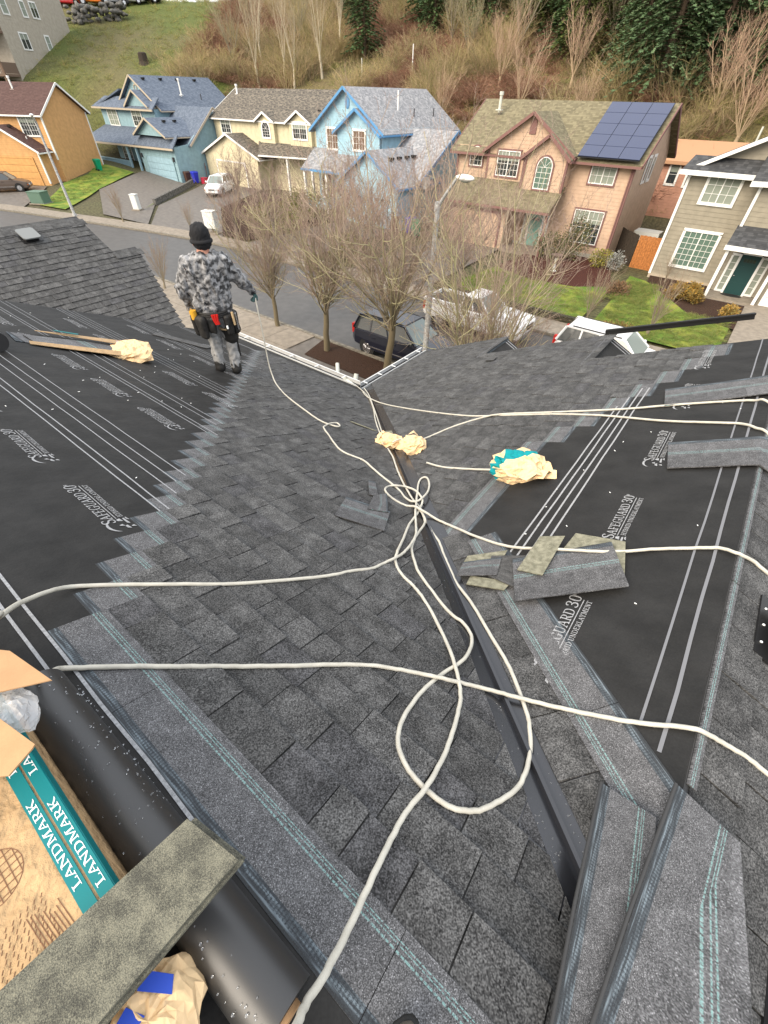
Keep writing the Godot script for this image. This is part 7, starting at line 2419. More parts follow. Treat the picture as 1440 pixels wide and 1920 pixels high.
	bm.box(Vector3(f[0] - 0.04, f[2] + 0.05, 0), Vector3(0.16, 0.18, f[1] * 1.86))
	put.call("bumper", bm, M.chrome if kind == "pickup" else paint)
	bm = MB.new()
	bm.box(Vector3(f[0] + 0.005, f[3] - 0.14, 0), Vector3(0.05, 0.2, f[1] * 1.0))
	put.call("grille", bm, M.black_plastic)
	if kind == "wagon":
		bm = MB.new()
		for s in [-1.0, 1.0]:
			bm.tube([Vector3(0.2, 1.5, 0.56 * s), Vector3(-1.6, 1.5, 0.56 * s)], 0.022, 6)
		put.call("roof_rail", bm, M.black_plastic)
		bm = MB.new()
		for s in [-1.0, 1.0]:
			bm.box(Vector3(-0.1, 0.42, 0.885 * s), Vector3(2.0, 0.03, 0.02))
		put.call("side_trim", bm, M.chrome)
	t.rotation.y = turn
	return t


func build_street_things() -> void:
	mat("pole", lin(0.64, 0.65, 0.65), 0.5, speckle(256, 83, 0.4, 1.0, 0.6, 1.0, 0.03), 0.8)
	var navy := mat("navy_paint", lin(0.003, 0.005, 0.016), 0.22)
	navy.clearcoat_enabled = true
	navy.clearcoat = 0.8
	var wp := mat("car_white", lin(0.76, 0.76, 0.76), 0.3)
	wp.clearcoat_enabled = true
	mat("car_bronze", lin(0.10, 0.075, 0.06), 0.3)
	mat("car_red", lin(0.5, 0.02, 0.03), 0.3)
	mat("car_orange", lin(0.75, 0.20, 0.02), 0.3)
	mat("car_silver", lin(0.45, 0.46, 0.47), 0.3)
	mat("lamp_glass", lin(0.6, 0.62, 0.62), 0.15)
	mat("amber", lin(0.6, 0.14, 0.02), 0.3)
	mat("windscreen", lin(0.20, 0.24, 0.23), 0.08)
	mat("bin_green", lin(0.0, 0.28, 0.13), 0.5)
	mat("bin_blue", lin(0.02, 0.035, 0.45), 0.5)
	mat("bin_brown", lin(0.07, 0.035, 0.025), 0.5)
	mat("bin_red", lin(0.45, 0.03, 0.06), 0.5)
	mat("box_green", lin(0.10, 0.17, 0.13), 0.6)
	mat("box_white", lin(0.66, 0.68, 0.66), 0.5)
	street_lamp(Vector3(-7.62, 0.1, -12.3), 5.4, Vector3(0.62, 0.72, 0.1), "grey street lamp rising in front of the bare trees and the salmon house")
	street_lamp(Vector3(-45.7, 0.1, -17.3), 5.7, Vector3(2.2, 0.55, 0.9), "grey street lamp in front of the orange house")
	car(Vector3(-9.4, 0.02, -13.65), 0.0, "wagon", navy, "dark blue estate car parked at the near kerb behind a bare tree", "car", M.windscreen)
	car(Vector3(-8.55, 0.02, -17.95), 0.0, "pickup", wp, "white pickup truck parked across the street behind bare trees", "pickup", M.windscreen).scale = Vector3(0.9, 0.9, 0.9)
	car(Vector3(-2.6, 0.02, -17.75), 0.0, "wagon", wp, "white hatchback parked across the street, its roof seen over the eave", "car", M.windscreen)
	car(Vector3(-62.2, 0.12, -18.4), 1.0, "wagon", M.car_bronze, "bronze car on the drive of the orange house, half out of the picture", "car", M.windscreen)
	car(Vector3(-46.0, 0.12, -32.0), -1.0, "wagon", wp, "white car on the drive of the cream house behind a bare tree", "car", M.windscreen)
	var list := [[Vector3(-102.5, 0, -50.6), M.car_red, "red vehicle parked at the top of the hill, beside the beige building", "wagon"], [Vector3(-99.5, 0, -53.5), M.car_orange, "orange pickup parked at the top of the hill", "pickup"], [Vector3(-96.8, 0, -55.4), M.black_plastic, "black car at the top of the hill, between the orange pickup and the silver car", "wagon"], [Vector3(-95.6, 0, -57.2), M.car_silver, "silver car parked at the top of the hill", "wagon"], [Vector3(-94.2, 0, -59.2), M.black_plastic, "black car at the top of the hill, last before the trees", "wagon"]]
	for q in list:
		var p: Vector3 = q[0]
		p.y = ground_y(p.x, p.z) + 0.05
		var c := car(p, 0.95, q[3], q[1], q[2], "car" if q[3] == "wagon" else "pickup", M.windscreen)
		c.set_meta("group", "vehicles parked at the top of the hill")
	wheelie_bin(Vector3(-63.4, 0.85, -28.6), M.bin_green, "green wheelie bin beside the lawn at the orange house")
	wheelie_bin(Vector3(-53.4, 0.1, -34.2), M.bin_blue, "blue wheelie bin at the corner of the pale blue house")
	wheelie_bin(Vector3(-54.0, 0.1, -33.6), M.bin_brown, "dark brown wheelie bin beside the blue one")
	wheelie_bin(Vector3(-21.6, 0.0, -31.2), M.bin_blue, "blue wheelie bin beside the bright blue house")
	wheelie_bin(Vector3(-20.8, 0.0, -30.8), M.bin_green, "green wheelie bin between the bright blue and the salmon house")
	var rb := MB.new()
	rb.box(Vector3(-52.8, 0.35, -34.9), Vector3(0.55, 0.5, 0.5))
	rb.box(Vector3(-52.8, 0.62, -34.9), Vector3(0.6, 0.06, 0.55))
	single("recycling_tub", rb, M.bin_red, "small red tub beside the blue bin", "bin", Vector3(-52.8, 0.1, -34.9))
	cabinet("transformer_box", Vector3(-53.4, 0.05, -17.9), Vector3(1.3, 0.8, 1.0), M.box_green, "squat green transformer box on the lawn edge below the orange house", 0.5)
	cabinet("cable_pedestal", Vector3(-44.3, 0.1, -22.0), Vector3(0.5, 1.0, 0.45), M.box_white, "white cable pedestal at the end of the wall between the driveways", 0.5)
	cabinet("utility_cabinet", Vector3(-32.4, 0.1, -21.2), Vector3(0.85, 1.0, 0.6), M.box_white, "white utility cabinet on a stem behind the roofer's head", 0.4, true)
	var bb := thing("bird_bath", "small bird bath on a white stem in the red-brown bed of the salmon house", "bird bath", Vector3(-9.25, 0.13, -28.9))
	var mb := MB.new()
	mb.lathe(Vector3(-9.25, 0.13, -28.9), [Vector2(0.18, 0), Vector2(0.09, 0.1), Vector2(0.06, 0.5), Vector2(0.1, 0.72)], 12)
	part(bb, "stem", mb, M.box_white)
	mb = MB.new()
	mb.lathe(Vector3(-9.25, 0.83, -28.9), [Vector2(0.08, 0), Vector2(0.34, 0.12), Vector2(0.36, 0.16), Vector2(0.3, 0.14), Vector2(0.01, 0.07)], 16)
	part(bb, "bowl", mb, M.brown_trim)
	mb = MB.new()
	mb.box(Vector3(-6.4, 1.0, -38.0), Vector3(1.6, 0.5, 1.2))
	single("storage_chest", mb, M.box_white, "white chest in the side yard between the salmon and the olive-grey house", "chest", Vector3(-6.4, 0.75, -38))
	var ds := thing("satellite_dish", "grey satellite dish on a mast beside the bright blue house", "satellite dish", Vector3(-21.6, 2.2, -33))
	mb = MB.new()
	mb.tube([Vector3(-22.7, 2.6, -33.2), Vector3(-21.6, 2.9, -33.0)], 0.03, 8)
	part(ds, "mast", mb, M.dark_metal)
	mb = MB.new()
	mb.lathe(Vector3(-21.5, 2.95, -32.9), [Vector2(0.01, 0), Vector2(0.2, 0.03), Vector2(0.38, 0.11)], 18, Basis(Vector3.RIGHT, 1.2))
	part(ds, "dish", mb, M.grey_plastic)
	for q in [[Vector3(-47.0, 7.6, -56.0), 2.2], [Vector3(-41.0, 8.0, -58.0), 2.6], [Vector3(-46.5, 5, -50.5), 2.4]]:
		mb = MB.new()
		var y := ground_y(q[0].x, q[0].z)
		mb.tube([Vector3(q[0].x, y, q[0].z), Vector3(q[0].x, y + q[1], q[0].z)], 0.055, 8)
		single("marker_post", mb, M.white_paint, "white post on the hill, %s" % ("lowest, just over the bright blue roof" if q[0].z > -52 else ("middle one below the fir" if q[0].x < -45 else "highest one near the fir")), "post", Vector3(q[0].x, y, q[0].z), "white posts on the hill")
	var stump := MB.new()
	stump.lathe(Vector3(-78.8, 10.2, -46.8), [Vector2(0.9, -0.4), Vector2(0.62, 0.1), Vector2(0.55, 0.9), Vector2(0.4, 1.0), Vector2(0.02, 0.8)], 11)
	single("tree_stump", stump, M.old_wood, "broken tree stump on the green hillside above the pale blue house", "stump", Vector3(-78.8, 10, -46.8))
# ---------------------------------------------------------------- trees and shrubs
func twig(mb: MB, path: Array, r0: float, r1: float, sides: int, c0: Color, c1: Color) -> void:
	var m := path.size()
	var t: Vector3 = (path[1] - path[0]).normalized()
	var x := t.cross(Vector3(0.31, 0.2, 0.93)).normalized()
	var y := t.cross(x)
	var b0 := mb.v.size()
	for k in m:
		var f := float(k) / (m - 1)
		var r := lerpf(r0, r1, f)
		for s in sides:
			var a := TAU * s / sides
			var d := x * cos(a) + y * sin(a)
			mb.v.push_back(path[k] + d * r); mb.n.push_back(d); mb.c.push_back(c0.lerp(c1, f)); mb.uv.push_back(Vector2.ZERO)
	for k in m - 1:
		for s in sides:
			var a := b0 + k * sides + s
			var e := b0 + k * sides + (s + 1) % sides
			mb.ix.push_back(a); mb.ix.push_back(a + sides); mb.ix.push_back(e)
			mb.ix.push_back(e); mb.ix.push_back(a + sides); mb.ix.push_back(e + sides)


func grow(mb: MB, r: RandomNumberGenerator, p: Vector3, dir: Vector3, length: float, thick: float, level: int, o: Dictionary) -> void:
	var path := [p]
	var segs := 4 if level < 2 else 3
	var d := dir
	var up: float = o.up[level]
	for k in segs:
		d = (d + Vector3(r.randf_range(-1, 1), r.randf_range(-0.6, 0.6), r.randf_range(-1, 1)) * o.wild + Vector3(0, up, 0)).normalized()
		path.append(path[-1] + d * length / segs)
	var cols: Array = o.cols
	twig(mb, path, thick, thick * (0.45 if level < o.levels - 1 else 0.25), 5 if level == 0 else (4 if level == 1 else 3), cols[mini(level, cols.size() - 1)], cols[mini(level + 1, cols.size() - 1)])
	if level >= o.levels - 1:
		return
	var n: int = o.kids[level]
	for k in n:
		var f := lerpf(o.bare[level], 1.0, (k + r.randf()) / n)
		var at := f * segs
		var i := mini(int(at), segs - 1)
		var q: Vector3 = (path[i] as Vector3).lerp(path[i + 1], at - i)
		var along: Vector3 = (path[i + 1] - path[i]).normalized()
		var side := along.cross(Vector3(r.randf_range(-1, 1), r.randf_range(-1, 1), r.randf_range(-1, 1))).normalized()
		var dd: Vector3 = (along * o.fwd[level] + side * (1.0 - o.fwd[level])).normalized()
		grow(mb, r, q, dd, length * r.randf_range(o.len[level] * 0.7, o.len[level]) * (1.15 - 0.5 * f), maxf(thick * lerpf(0.55, 0.3, f), 0.0035), level + 1, o)


func bare_tree(called: String, label: String, at: Vector3, seed: int, o: Dictionary, category := "tree", group := "") -> Node3D:
	var r := RandomNumberGenerator.new()
	r.seed = seed
	var t := thing(called, label, category, at, group)
	var tm := MB.new()
	tm.tinted = true
	var th: float = o.trunk
	var path := [Vector3(0, -0.2, 0)]
	var lean := Vector3(r.randf_range(-0.1, 0.1), 1, r.randf_range(-0.1, 0.1)).normalized()
	for k in 5:
		path.append(lean * th * (k + 1) / 5.0 + Vector3(r.randf_range(-0.03, 0.03), 0, r.randf_range(-0.03, 0.03)))
	twig(tm, path, o.thick * 1.25, o.thick * 0.9, 10, o.cols[0], o.cols[0])
	var cm := MB.new()
	cm.tinted = true
	var n: int = o.limbs
	for k in n:
		var a := TAU * (k + r.randf_range(-0.3, 0.3)) / n * 1.618 * 2.0
		var f := r.randf_range(0.75, 1.0)
		var out := r.randf_range(o.spread * 0.3, o.spread)
		var d := Vector3(cos(a) * out, 1.0, sin(a) * out).normalized()
		var oo: Dictionary = o
		if o.has("upper") and (out < o.spread * 0.5 or r.randf() < 0.2):
			oo = o.upper
		grow(cm, r, path[-1] * f, d, o.height * r.randf_range(0.62, 1.0), o.thick * r.randf_range(0.17, 0.30), 0, oo)
	var bark: StandardMaterial3D = M.bark
	var x := MeshInstance3D.new()
	x.mesh = tm.mesh(); x.material_override = bark; x.name = "trunk"
	t.add_child(x, true)
	x = MeshInstance3D.new()
	x.mesh = cm.mesh(); x.material_override = bark; x.name = "crown"
	t.add_child(x, true)
	return t


func conifer(called: String, label: String, at: Vector3, seed: int, h: float, wide: float, cols: Array, droop := 0.35, category := "tree", group := "") -> Node3D:
	var r := RandomNumberGenerator.new()
	r.seed = seed
	var t := thing(called, label, category, at, group)
	var tm := MB.new()
	tm.tinted = true
	twig(tm, [Vector3(0, -0.5, 0), Vector3(0, h * 0.5, 0), Vector3(0, h, 0)], h * 0.02, 0.03, 8, Color(0.11, 0.08, 0.055), Color(0.11, 0.08, 0.055))
	var cm := MB.new()
	cm.tinted = true
	var n := int(h * 22)
	for k in n:
		var f := 0.10 + 0.9 * (k + r.randf()) / n
		var y := h * f
		var a := k * 2.39996 + r.randf_range(-0.4, 0.4)
		var l := wide * pow(1.0 - f, 0.75) * r.randf_range(0.65, 1.1) + 0.25
		var d := Vector3(cos(a), 0.12, sin(a))
		var path := []
		for j in 6:
			var q := float(j) / 5
			path.append(Vector3(0, y, 0) + d * l * q - Vector3(0, droop * l * q * q, 0))
		twig(cm, path, 0.035, 0.008, 3, Color(0.10, 0.075, 0.05), Color(0.08, 0.07, 0.04))
		var tone: Color = cols[r.randi() % cols.size()]
		for j in int(12 + l * 10):
			var q := r.randf_range(0.12, 1.0)
			var i := mini(int(q * 5), 4)
			var p: Vector3 = (path[i] as Vector3).lerp(path[i + 1], q * 5 - i)
			var sd := Vector3(-d.z, 0, d.x) * (1.0 if r.randf() < 0.5 else -1.0)
			var s := r.randf_range(0.16, 0.42) * (0.6 + 0.5 * l / wide)
			var e := (sd * r.randf_range(0.3, 1.0) + d * 0.8 + Vector3(0, r.randf_range(-0.75, 0.1), 0)).normalized()
			var w := e.cross(Vector3(r.randf_range(-0.4, 0.4), 1, r.randf_range(-0.4, 0.4))).normalized() * s * 0.22
			cm.tint = tone * r.randf_range(0.7, 1.3)
			cm.tri(p - w, p + w, p + e * s)
			cm.tri(p + e * s * 0.25 - w * 0.3, p + e * s * 0.3 + w * 2.2, p + e * s * 0.9 + w * 1.7)
	for q in [["trunk", tm, M.bark], ["crown", cm, M.leaf]]:
		var x := MeshInstance3D.new()
		x.mesh = q[1].mesh(); x.material_override = q[2]; x.name = q[0]
		t.add_child(x, true)
	return t


func leafy(called: String, label: String, at: Vector3, seed: int, size: Vector3, cols: Array, leaf: float, n: int, category := "shrub", group := "") -> Node3D:
	var r := RandomNumberGenerator.new()
	r.seed = seed
	var t := thing(called, label, category, at, group)
	var sm := MB.new()
	sm.tinted = true
	for k in 14:
		var e := Vector3(r.randf_range(-0.8, 0.8) * size.x, size.y * r.randf_range(0.6, 1.0), r.randf_range(-0.8, 0.8) * size.z)
		twig(sm, [Vector3.ZERO, e * 0.5 + Vector3(0, size.y * 0.1, 0), e], 0.02, 0.006, 4, Color(0.12, 0.09, 0.06), Color(0.12, 0.09, 0.06))
	var lm := MB.new()
	lm.tinted = true
	var no := FastNoiseLite.new()
	no.seed = seed; no.frequency = 1.3
	for k in n:
		var d := Vector3(r.randfn(), r.randfn(), r.randfn()).normalized()
		var rad := pow(r.randf(), 0.4) * (1.0 + 0.6 * no.get_noise_3dv(d * 1.5))
		var p := Vector3(0, size.y * 0.55, 0) + d * rad * Vector3(size.x, size.y * 0.55, size.z)
		if p.y < 0.03:
			continue
		var e := (d + Vector3(r.randf_range(-1, 1), r.randf_range(-0.5, 1), r.randf_range(-1, 1))).normalized()
		var w := e.cross(Vector3(r.randf(), r.randf(), r.randf())).normalized() * leaf * 0.4
		lm.tint = (cols[r.randi() % cols.size()] as Color) * r.randf_range(0.75, 1.25)
		lm.tri(p - w, p + w, p + e * leaf)
	for q in [["stems", sm, M.bark], ["foliage", lm, M.leaf]]:
		var x := MeshInstance3D.new()
		x.mesh = q[1].mesh(); x.material_override = q[2]; x.name = q[0]
		t.add_child(x, true)
	return t


func thicket_mesh(seed: int, h: float, stems: int, cols: Array, arch: float, kids := 4) -> ArrayMesh:
	var r := RandomNumberGenerator.new()
	r.seed = seed
	var mb := MB.new()
	mb.tinted = true
	for k in stems:
		var a := r.randf() * TAU
		var p := Vector3(cos(a), 0, sin(a)) * r.randf_range(0, 0.7) * h * 0.5
		var d := Vector3(cos(a + r.randf_range(-1, 1)) * arch, 1, sin(a + r.randf_range(-1, 1)) * arch).normalized()
		var path := [p]
		var l := h * r.randf_range(0.5, 1.1)
		for j in 4:
			d = (d + Vector3(r.randf_range(-0.25, 0.25), -0.22 * arch, r.randf_range(-0.25, 0.25))).normalized()
			path.append(path[-1] + d * l / 4)
		var c: Color = cols[r.randi() % cols.size()]
		twig(mb, path, 0.016 * h / 2, 0.004, 3, c * 0.85, c)
		for j in kids:
			var i := r.randi_range(1, 3)
			var e := (d + Vector3(r.randf_range(-1, 1), r.randf_range(-0.4, 0.8), r.randf_range(-1, 1))).normalized()
			twig(mb, [path[i], path[i] + e * l * 0.16, path[i] + e * l * 0.3 + Vector3(0, -0.05, 0)], 0.008, 0.003, 3, c, c * 1.15)
	return mb.mesh()


func scatter(called: String, mesh: Mesh, m: Material, spots: Array, lo: float, hi: float, seed: int, c0 := Color.WHITE, c1 := Color.WHITE) -> void:
	var r := RandomNumberGenerator.new()
	r.seed = seed
	var mm := MultiMesh.new()
	mm.transform_format = MultiMesh.TRANSFORM_3D
	mm.use_colors = true
	mm.mesh = mesh
	mm.instance_count = spots.size()
	for k in spots.size():
		var s := r.randf_range(lo, hi)
		mm.set_instance_transform(k, Transform3D(Basis(Vector3.UP, r.randf() * TAU).scaled(Vector3(s, s * r.randf_range(0.8, 1.2), s)), spots[k]))
		mm.set_instance_color(k, c0.lerp(c1, r.randf()))
	var o := MultiMeshInstance3D.new()
	o.name = numbered(called)
	o.multimesh = mm
	o.material_override = m
	add_child(o)
	o.set_meta("kind", "stuff")


func build_plants() -> void:
	var bk := mat("bark", Color.WHITE, 0.9)
	bk.vertex_color_use_as_albedo = true
	var lf := mat("leaf", Color.WHITE, 0.7)
	lf.vertex_color_use_as_albedo = true
	lf.backlight_enabled = true
	lf.backlight = Color(0.25, 0.25, 0.25)
	lf.cull_mode = BaseMaterial3D.CULL_DISABLED
	var lichen := [Color(0.15, 0.125, 0.075), Color(0.36, 0.33, 0.19), Color(0.42, 0.38, 0.24), Color(0.30, 0.23, 0.17), Color(0.22, 0.15, 0.13)]
	var mauve := [Color(0.16, 0.135, 0.11), Color(0.26, 0.21, 0.165), Color(0.29, 0.21, 0.175), Color(0.29, 0.195, 0.17), Color(0.30, 0.195, 0.18)]
	var street := {"trunk": 1.7, "thick": 0.105, "height": 4.9, "limbs": 24, "spread": 0.95, "levels": 4, "kids": [9, 7, 5], "bare": [0.06, 0.1, 0.15], "fwd": [0.48, 0.5, 0.6], "len": [0.45, 0.5, 0.55], "up": [0.08, 0.12, 0.10, 0.05], "wild": 0.3, "cols": lichen}
	var up: Dictionary = street.duplicate()
	up.cols = [Color(0.26, 0.22, 0.16), Color(0.35, 0.29, 0.21), Color(0.36, 0.28, 0.22), Color(0.34, 0.25, 0.21), Color(0.33, 0.23, 0.20)]
	up.up = [0.14, 0.2, 0.18, 0.1]
	street.upper = up
	var t1 := bare_tree("street_tree", "bare lichen-covered street tree beside the dark blue car's tail, trunk in the bark strip", Vector3(-12.15, 0.1, -11.95), 11, street, "tree", "bare trees along the street")
	var s2: Dictionary = street.duplicate()
	s2.height = 5.4; s2.trunk = 2.0; s2.thick = 0.12; s2.spread = 0.9; s2.limbs = 24
	bare_tree("street_tree", "bare street tree directly in front of the dark blue car", Vector3(-9.0, 0.1, -11.85), 23, s2, "tree", "bare trees along the street")
	s2 = s2.duplicate()
	s2.trunk = 0.5; s2.limbs = 24; s2.spread = 0.6; s2.height = 6.2
	bare_tree("street_tree", "many-stemmed bare tree right of the near street lamp, before the white pickup", Vector3(-5.35, 0.1, -12.0), 31, s2, "tree", "bare trees along the street")
	var s3: Dictionary = street.duplicate()
	s3.cols = mauve; s3.trunk = 1.1; s3.height = 3.3; s3.limbs = 12
	var t4 := bare_tree("yard_tree", "bare reddish tree in front of the bright blue house's garage", Vector3(-23.6, 0.1, -25.5), 41, s3, "tree", "bare trees in the front gardens")
	dup(t4, Vector3(-29.9, 0.1, -21.4), 1.2, 0.85, "small bare tree by the white utility cabinet", "tree", "bare trees in the front gardens")
	dup(t4, Vector3(-14.2, 0.1, -25.0), 2.3, 1.15, "bare mauve tree before the salmon house's porch", "tree", "bare trees in the front gardens")
	dup(t4, Vector3(-17.4, 0.1, -22.6), 4.0, 1.1, "bare mauve tree before the salmon house's garage, next to the street", "tree", "bare trees in the front gardens")
	dup(t4, Vector3(-12.0, 0.1, -22.2), 5.1, 1.0, "bare mauve tree at the pavement corner of the yellowing lawn", "tree", "bare trees in the front gardens")
	dup(t4, Vector3(-40.8, 0.1, -30.2), 0.4, 1.0, "bare tree in front of the cream house's garage, over the white car", "tree", "bare trees in the front gardens")
	dup(t4, Vector3(-27.6, 0.1, -23.0), 3.3, 1.1, "bare tree at the end of the bright blue house's drive", "tree", "bare trees in the front gardens")
	dup(t4, Vector3(-20.4, 0.1, -24.4), 2.0, 1.2, "bare tree between the bright blue and the salmon house, at the street", "tree", "bare trees in the front gardens")
	dup(t1, Vector3(-15.6, 0.1, -12.4), 2.4, 0.8, "smallest bare lichen-covered street tree, farthest from the blue car", "tree", "bare trees along the street")
	var young: Dictionary = {"trunk": 0.3, "thick": 0.06, "height": 2.2, "limbs": 14, "spread": 0.4, "levels": 3, "kids": [6, 4], "bare": [0.2, 0.2], "fwd": [0.7, 0.6], "len": [0.5, 0.5], "up": [0.05, 0.06, 0.05], "wild": 0.12, "cols": [Color(0.25, 0.21, 0.15), Color(0.30, 0.25, 0.18), Color(0.26, 0.18, 0.13)]}
	var y1 := bare_tree("bare_shrub", "tall thin-stemmed bare shrub at the pavement between the two lawns", Vector3(-4.9, 0.1, -21.9), 51, young, "shrub", "bare shrubs opposite")
	dup(y1, Vector3(-2.2, 0.1, -22.4), 1.0, 1.0, "tall thin-stemmed bare shrub at the pavement below the greener lawn", "shrub", "bare shrubs opposite")
	dup(y1, Vector3(-3.4, 0.1, -31.2), 2.2, 0.55, "little reddish bare shrub under the olive-grey house's big window", "shrub", "bare shrubs opposite")
	dup(y1, Vector3(-40.8, 0.1, -18.8), 2.9, 0.9, "thin bare shrub on the kerb beyond the wing roof", "shrub", "bare shrubs opposite")
	dup(y1, Vector3(-24.0, 0.1, -12.0), 0.9, 0.9, "thin bare shrub on the near kerb beyond the wing roof", "shrub", "bare shrubs opposite")
	dup(y1, Vector3(-34.4, 0.1, -20.6), 1.7, 0.7, "dark pruned shrub just above the roofer's head", "shrub", "bare shrubs opposite")
	# evergreen and withered garden shrubs
	var dk := [Color(0.07, 0.085, 0.035), Color(0.11, 0.115, 0.05), Color(0.16, 0.13, 0.06)]
	leafy("garden_shrub", "broad olive-green shrub under the salmon house's lower window", Vector3(-10.6, 0.1, -31.6), 61, Vector3(1.3, 1.3, 0.8), dk, 0.11, 1600, "shrub", "garden shrubs opposite")
	leafy("garden_shrub", "loose cloud-pruned evergreen before the salmon house's lower window", Vector3(-9.3, 0.1, -31.9), 62, Vector3(0.9, 2.2, 0.7), dk, 0.10, 1100, "shrub", "garden shrubs opposite")
	var yl := [Color(0.28, 0.24, 0.04), Color(0.20, 0.20, 0.05), Color(0.14, 0.13, 0.04)]
	leafy("garden_shrub", "yellow-green shrub at the corner of the salmon house", Vector3(-7.4, 0.1, -31.6), 63, Vector3(0.7, 0.9, 0.6), yl, 0.09, 900, "shrub", "garden shrubs opposite")
	leafy("garden_shrub", "grey frosted shrub before the weathered board fence", Vector3(-6.5, 0.1, -31.6), 64, Vector3(0.5, 0.9, 0.5), [Color(0.30, 0.30, 0.28), Color(0.2, 0.2, 0.18)], 0.09, 700, "shrub", "garden shrubs opposite")
	var yg := [Color(0.15, 0.17, 0.04), Color(0.24, 0.24, 0.07), Color(0.20, 0.15, 0.07)]
	leafy("garden_shrub", "large yellow-green shrub by the street before the cream house", Vector3(-29.0, 0.1, -24.4), 65, Vector3(2.3, 1.8, 1.7), yg, 0.13, 2600, "shrub", "garden shrubs opposite")
	leafy("garden_shrub", "olive shrub at the bright blue house's porch", Vector3(-30.6, 0.1, -28.8), 66, Vector3(1.9, 1.9, 1.4), [Color(0.13, 0.13, 0.045), Color(0.20, 0.17, 0.07)], 0.12, 2000, "shrub", "garden shrubs opposite")
	leafy("garden_shrub", "low green shrub at the street right of the bright blue house's drive", Vector3(-20.8, 0.1, -23.0), 67, Vector3(1.4, 1.2, 1.0), yg, 0.12, 1500, "shrub", "garden shrubs opposite")
	var og := leafy("round_grass", "round orange-brown clump nearest the olive-grey house's porch post", Vector3(-1.75, 0.1, -29.4), 68, Vector3(0.42, 0.62, 0.42), [Color(0.34, 0.20, 0.04), Color(0.26, 0.17, 0.05), Color(0.20, 0.16, 0.05)], 0.10, 800, "shrub", "round orange-brown clumps")
	var words := ["round orange-brown clump behind the others, beside the window shrub", "round orange-brown clump in the middle of its group", "round orange-brown clump nearest the lawn", "round orange-brown clump towards the porch step", "round orange-brown clump at the drive"]
	var spots := [Vector3(-2.4, 0.1, -29.3), Vector3(-2.0, 0.1, -28.6), Vector3(-2.5, 0.1, -28.2), Vector3(-1.4, 0.1, -28.3), Vector3(0.3, 0.1, -27.0)]
	for k in 5:
		dup(og, spots[k], k * 1.3, 0.9, words[k], "shrub", "round orange-brown clumps")
	var lowbush := [Color(0.22, 0.15, 0.05), Color(0.15, 0.13, 0.04)]
	leafy("low_shrub", "low brown-green shrub on the kerb edge below the greener lawn", Vector3(-3.3, 0.1, -21.4), 69, Vector3(0.8, 0.5, 0.4), lowbush, 0.09, 700, "shrub", "garden shrubs opposite")
	leafy("low_shrub", "low russet shrub between the two lawns", Vector3(-5.0, 0.1, -27.2), 70, Vector3(0.6, 0.5, 0.9), [Color(0.12, 0.07, 0.04), Color(0.17, 0.10, 0.05)], 0.09, 700, "shrub", "garden shrubs opposite")
	# hill: brambles, dead grass, bare woods, conifers
	var r := RandomNumberGenerator.new()
	r.seed = 404
	var red := []
	var tan := []
	var grass := []
	for k in 5200:
		var x := r.randf_range(-84, 12)
		var z := -44.5 - 52.0 * pow(r.randf(), 0.8)
		var s := maxf(-z - 45.0, -0.62 * (x + 66.0) - 0.785 * (z + 40.0))
		if s < 0.5:
			continue
		var q := noise.get_noise_2d(x * 1.1 + 50, z * 1.1)
		var p := Vector3(x, ground_y(x, z) - 0.05, z)
		if x < -71.0 + (z + 44) * 0.55:
			if q > 0.32 and r.randf() < 0.25:
				tan.append(p)
			continue
		if x > -58 and x < -42 and z > -74 and q < 0.12 and absf(x + 50 + (z + 60) * 0.3) < 5.0:
			continue
		if x > -29.0 and z < -49.0 and r.randf() < 0.62:
			continue
		if q > (-0.12 if (x < -50 and z > -60) or (x > -33 and x < -19 and z > -57) else 0.05):
			red.append(p)
		else:
			tan.append(p)
	for k in 9000:
		var x := r.randf_range(-112, 8)
		var z := r.randf_range(-92, -20)
		var s := maxf(-z - 45.0, -0.62 * (x + 66.0) - 0.785 * (z + 40.0))
		if s > 0.3:
			grass.append(Vector3(x, ground_y(x, z) - 0.03, z))
	scatter("bramble_thicket", thicket_mesh(5, 2.0, 46, [Color(0.24, 0.13, 0.09), Color(0.29, 0.19, 0.135), Color(0.34, 0.25, 0.175), Color(0.22, 0.12, 0.085)], 0.9), M.bark, red, 0.7, 1.35, 6, Color(0.8, 0.75, 0.7), Color(1.25, 1.1, 1.05))
	scatter("dry_thicket", thicket_mesh(8, 2.4, 40, [Color(0.42, 0.33, 0.21), Color(0.36, 0.27, 0.17), Color(0.30, 0.27, 0.13)], 0.6), M.bark, tan, 0.7, 1.5, 7, Color(0.8, 0.8, 0.8), Color(1.2, 1.15, 1.0))
	scatter("hill_grass", thicket_mesh(9, 0.55, 26, [Color(0.22, 0.28, 0.06), Color(0.31, 0.33, 0.10), Color(0.40, 0.33, 0.16)], 0.9, 0), M.leaf, grass, 0.7, 1.6, 8, Color(0.8, 0.85, 0.8), Color(1.2, 1.1, 1.0))
	var turf := []
	for q in [[-12.6, -5.2, -26.4, -21.6], [-4.6, 0.6, -26.5, -21.7], [-5.0, -3.4, -30.0, -26.0], [-62.0, -53.0, -30.0, -18.0]]:
		for k in 900:
			var x := r.randf_range(q[0], q[1])
			var z := r.randf_range(q[2], q[3])
			if q[0] < -50 and (z > -17.6 - (x + 52.6) * -0.75 or z < -17.0 + (x + 49.0) * 0.98):
				continue
			turf.append(Vector3(x, ground_y(x, z) + 0.11, z))
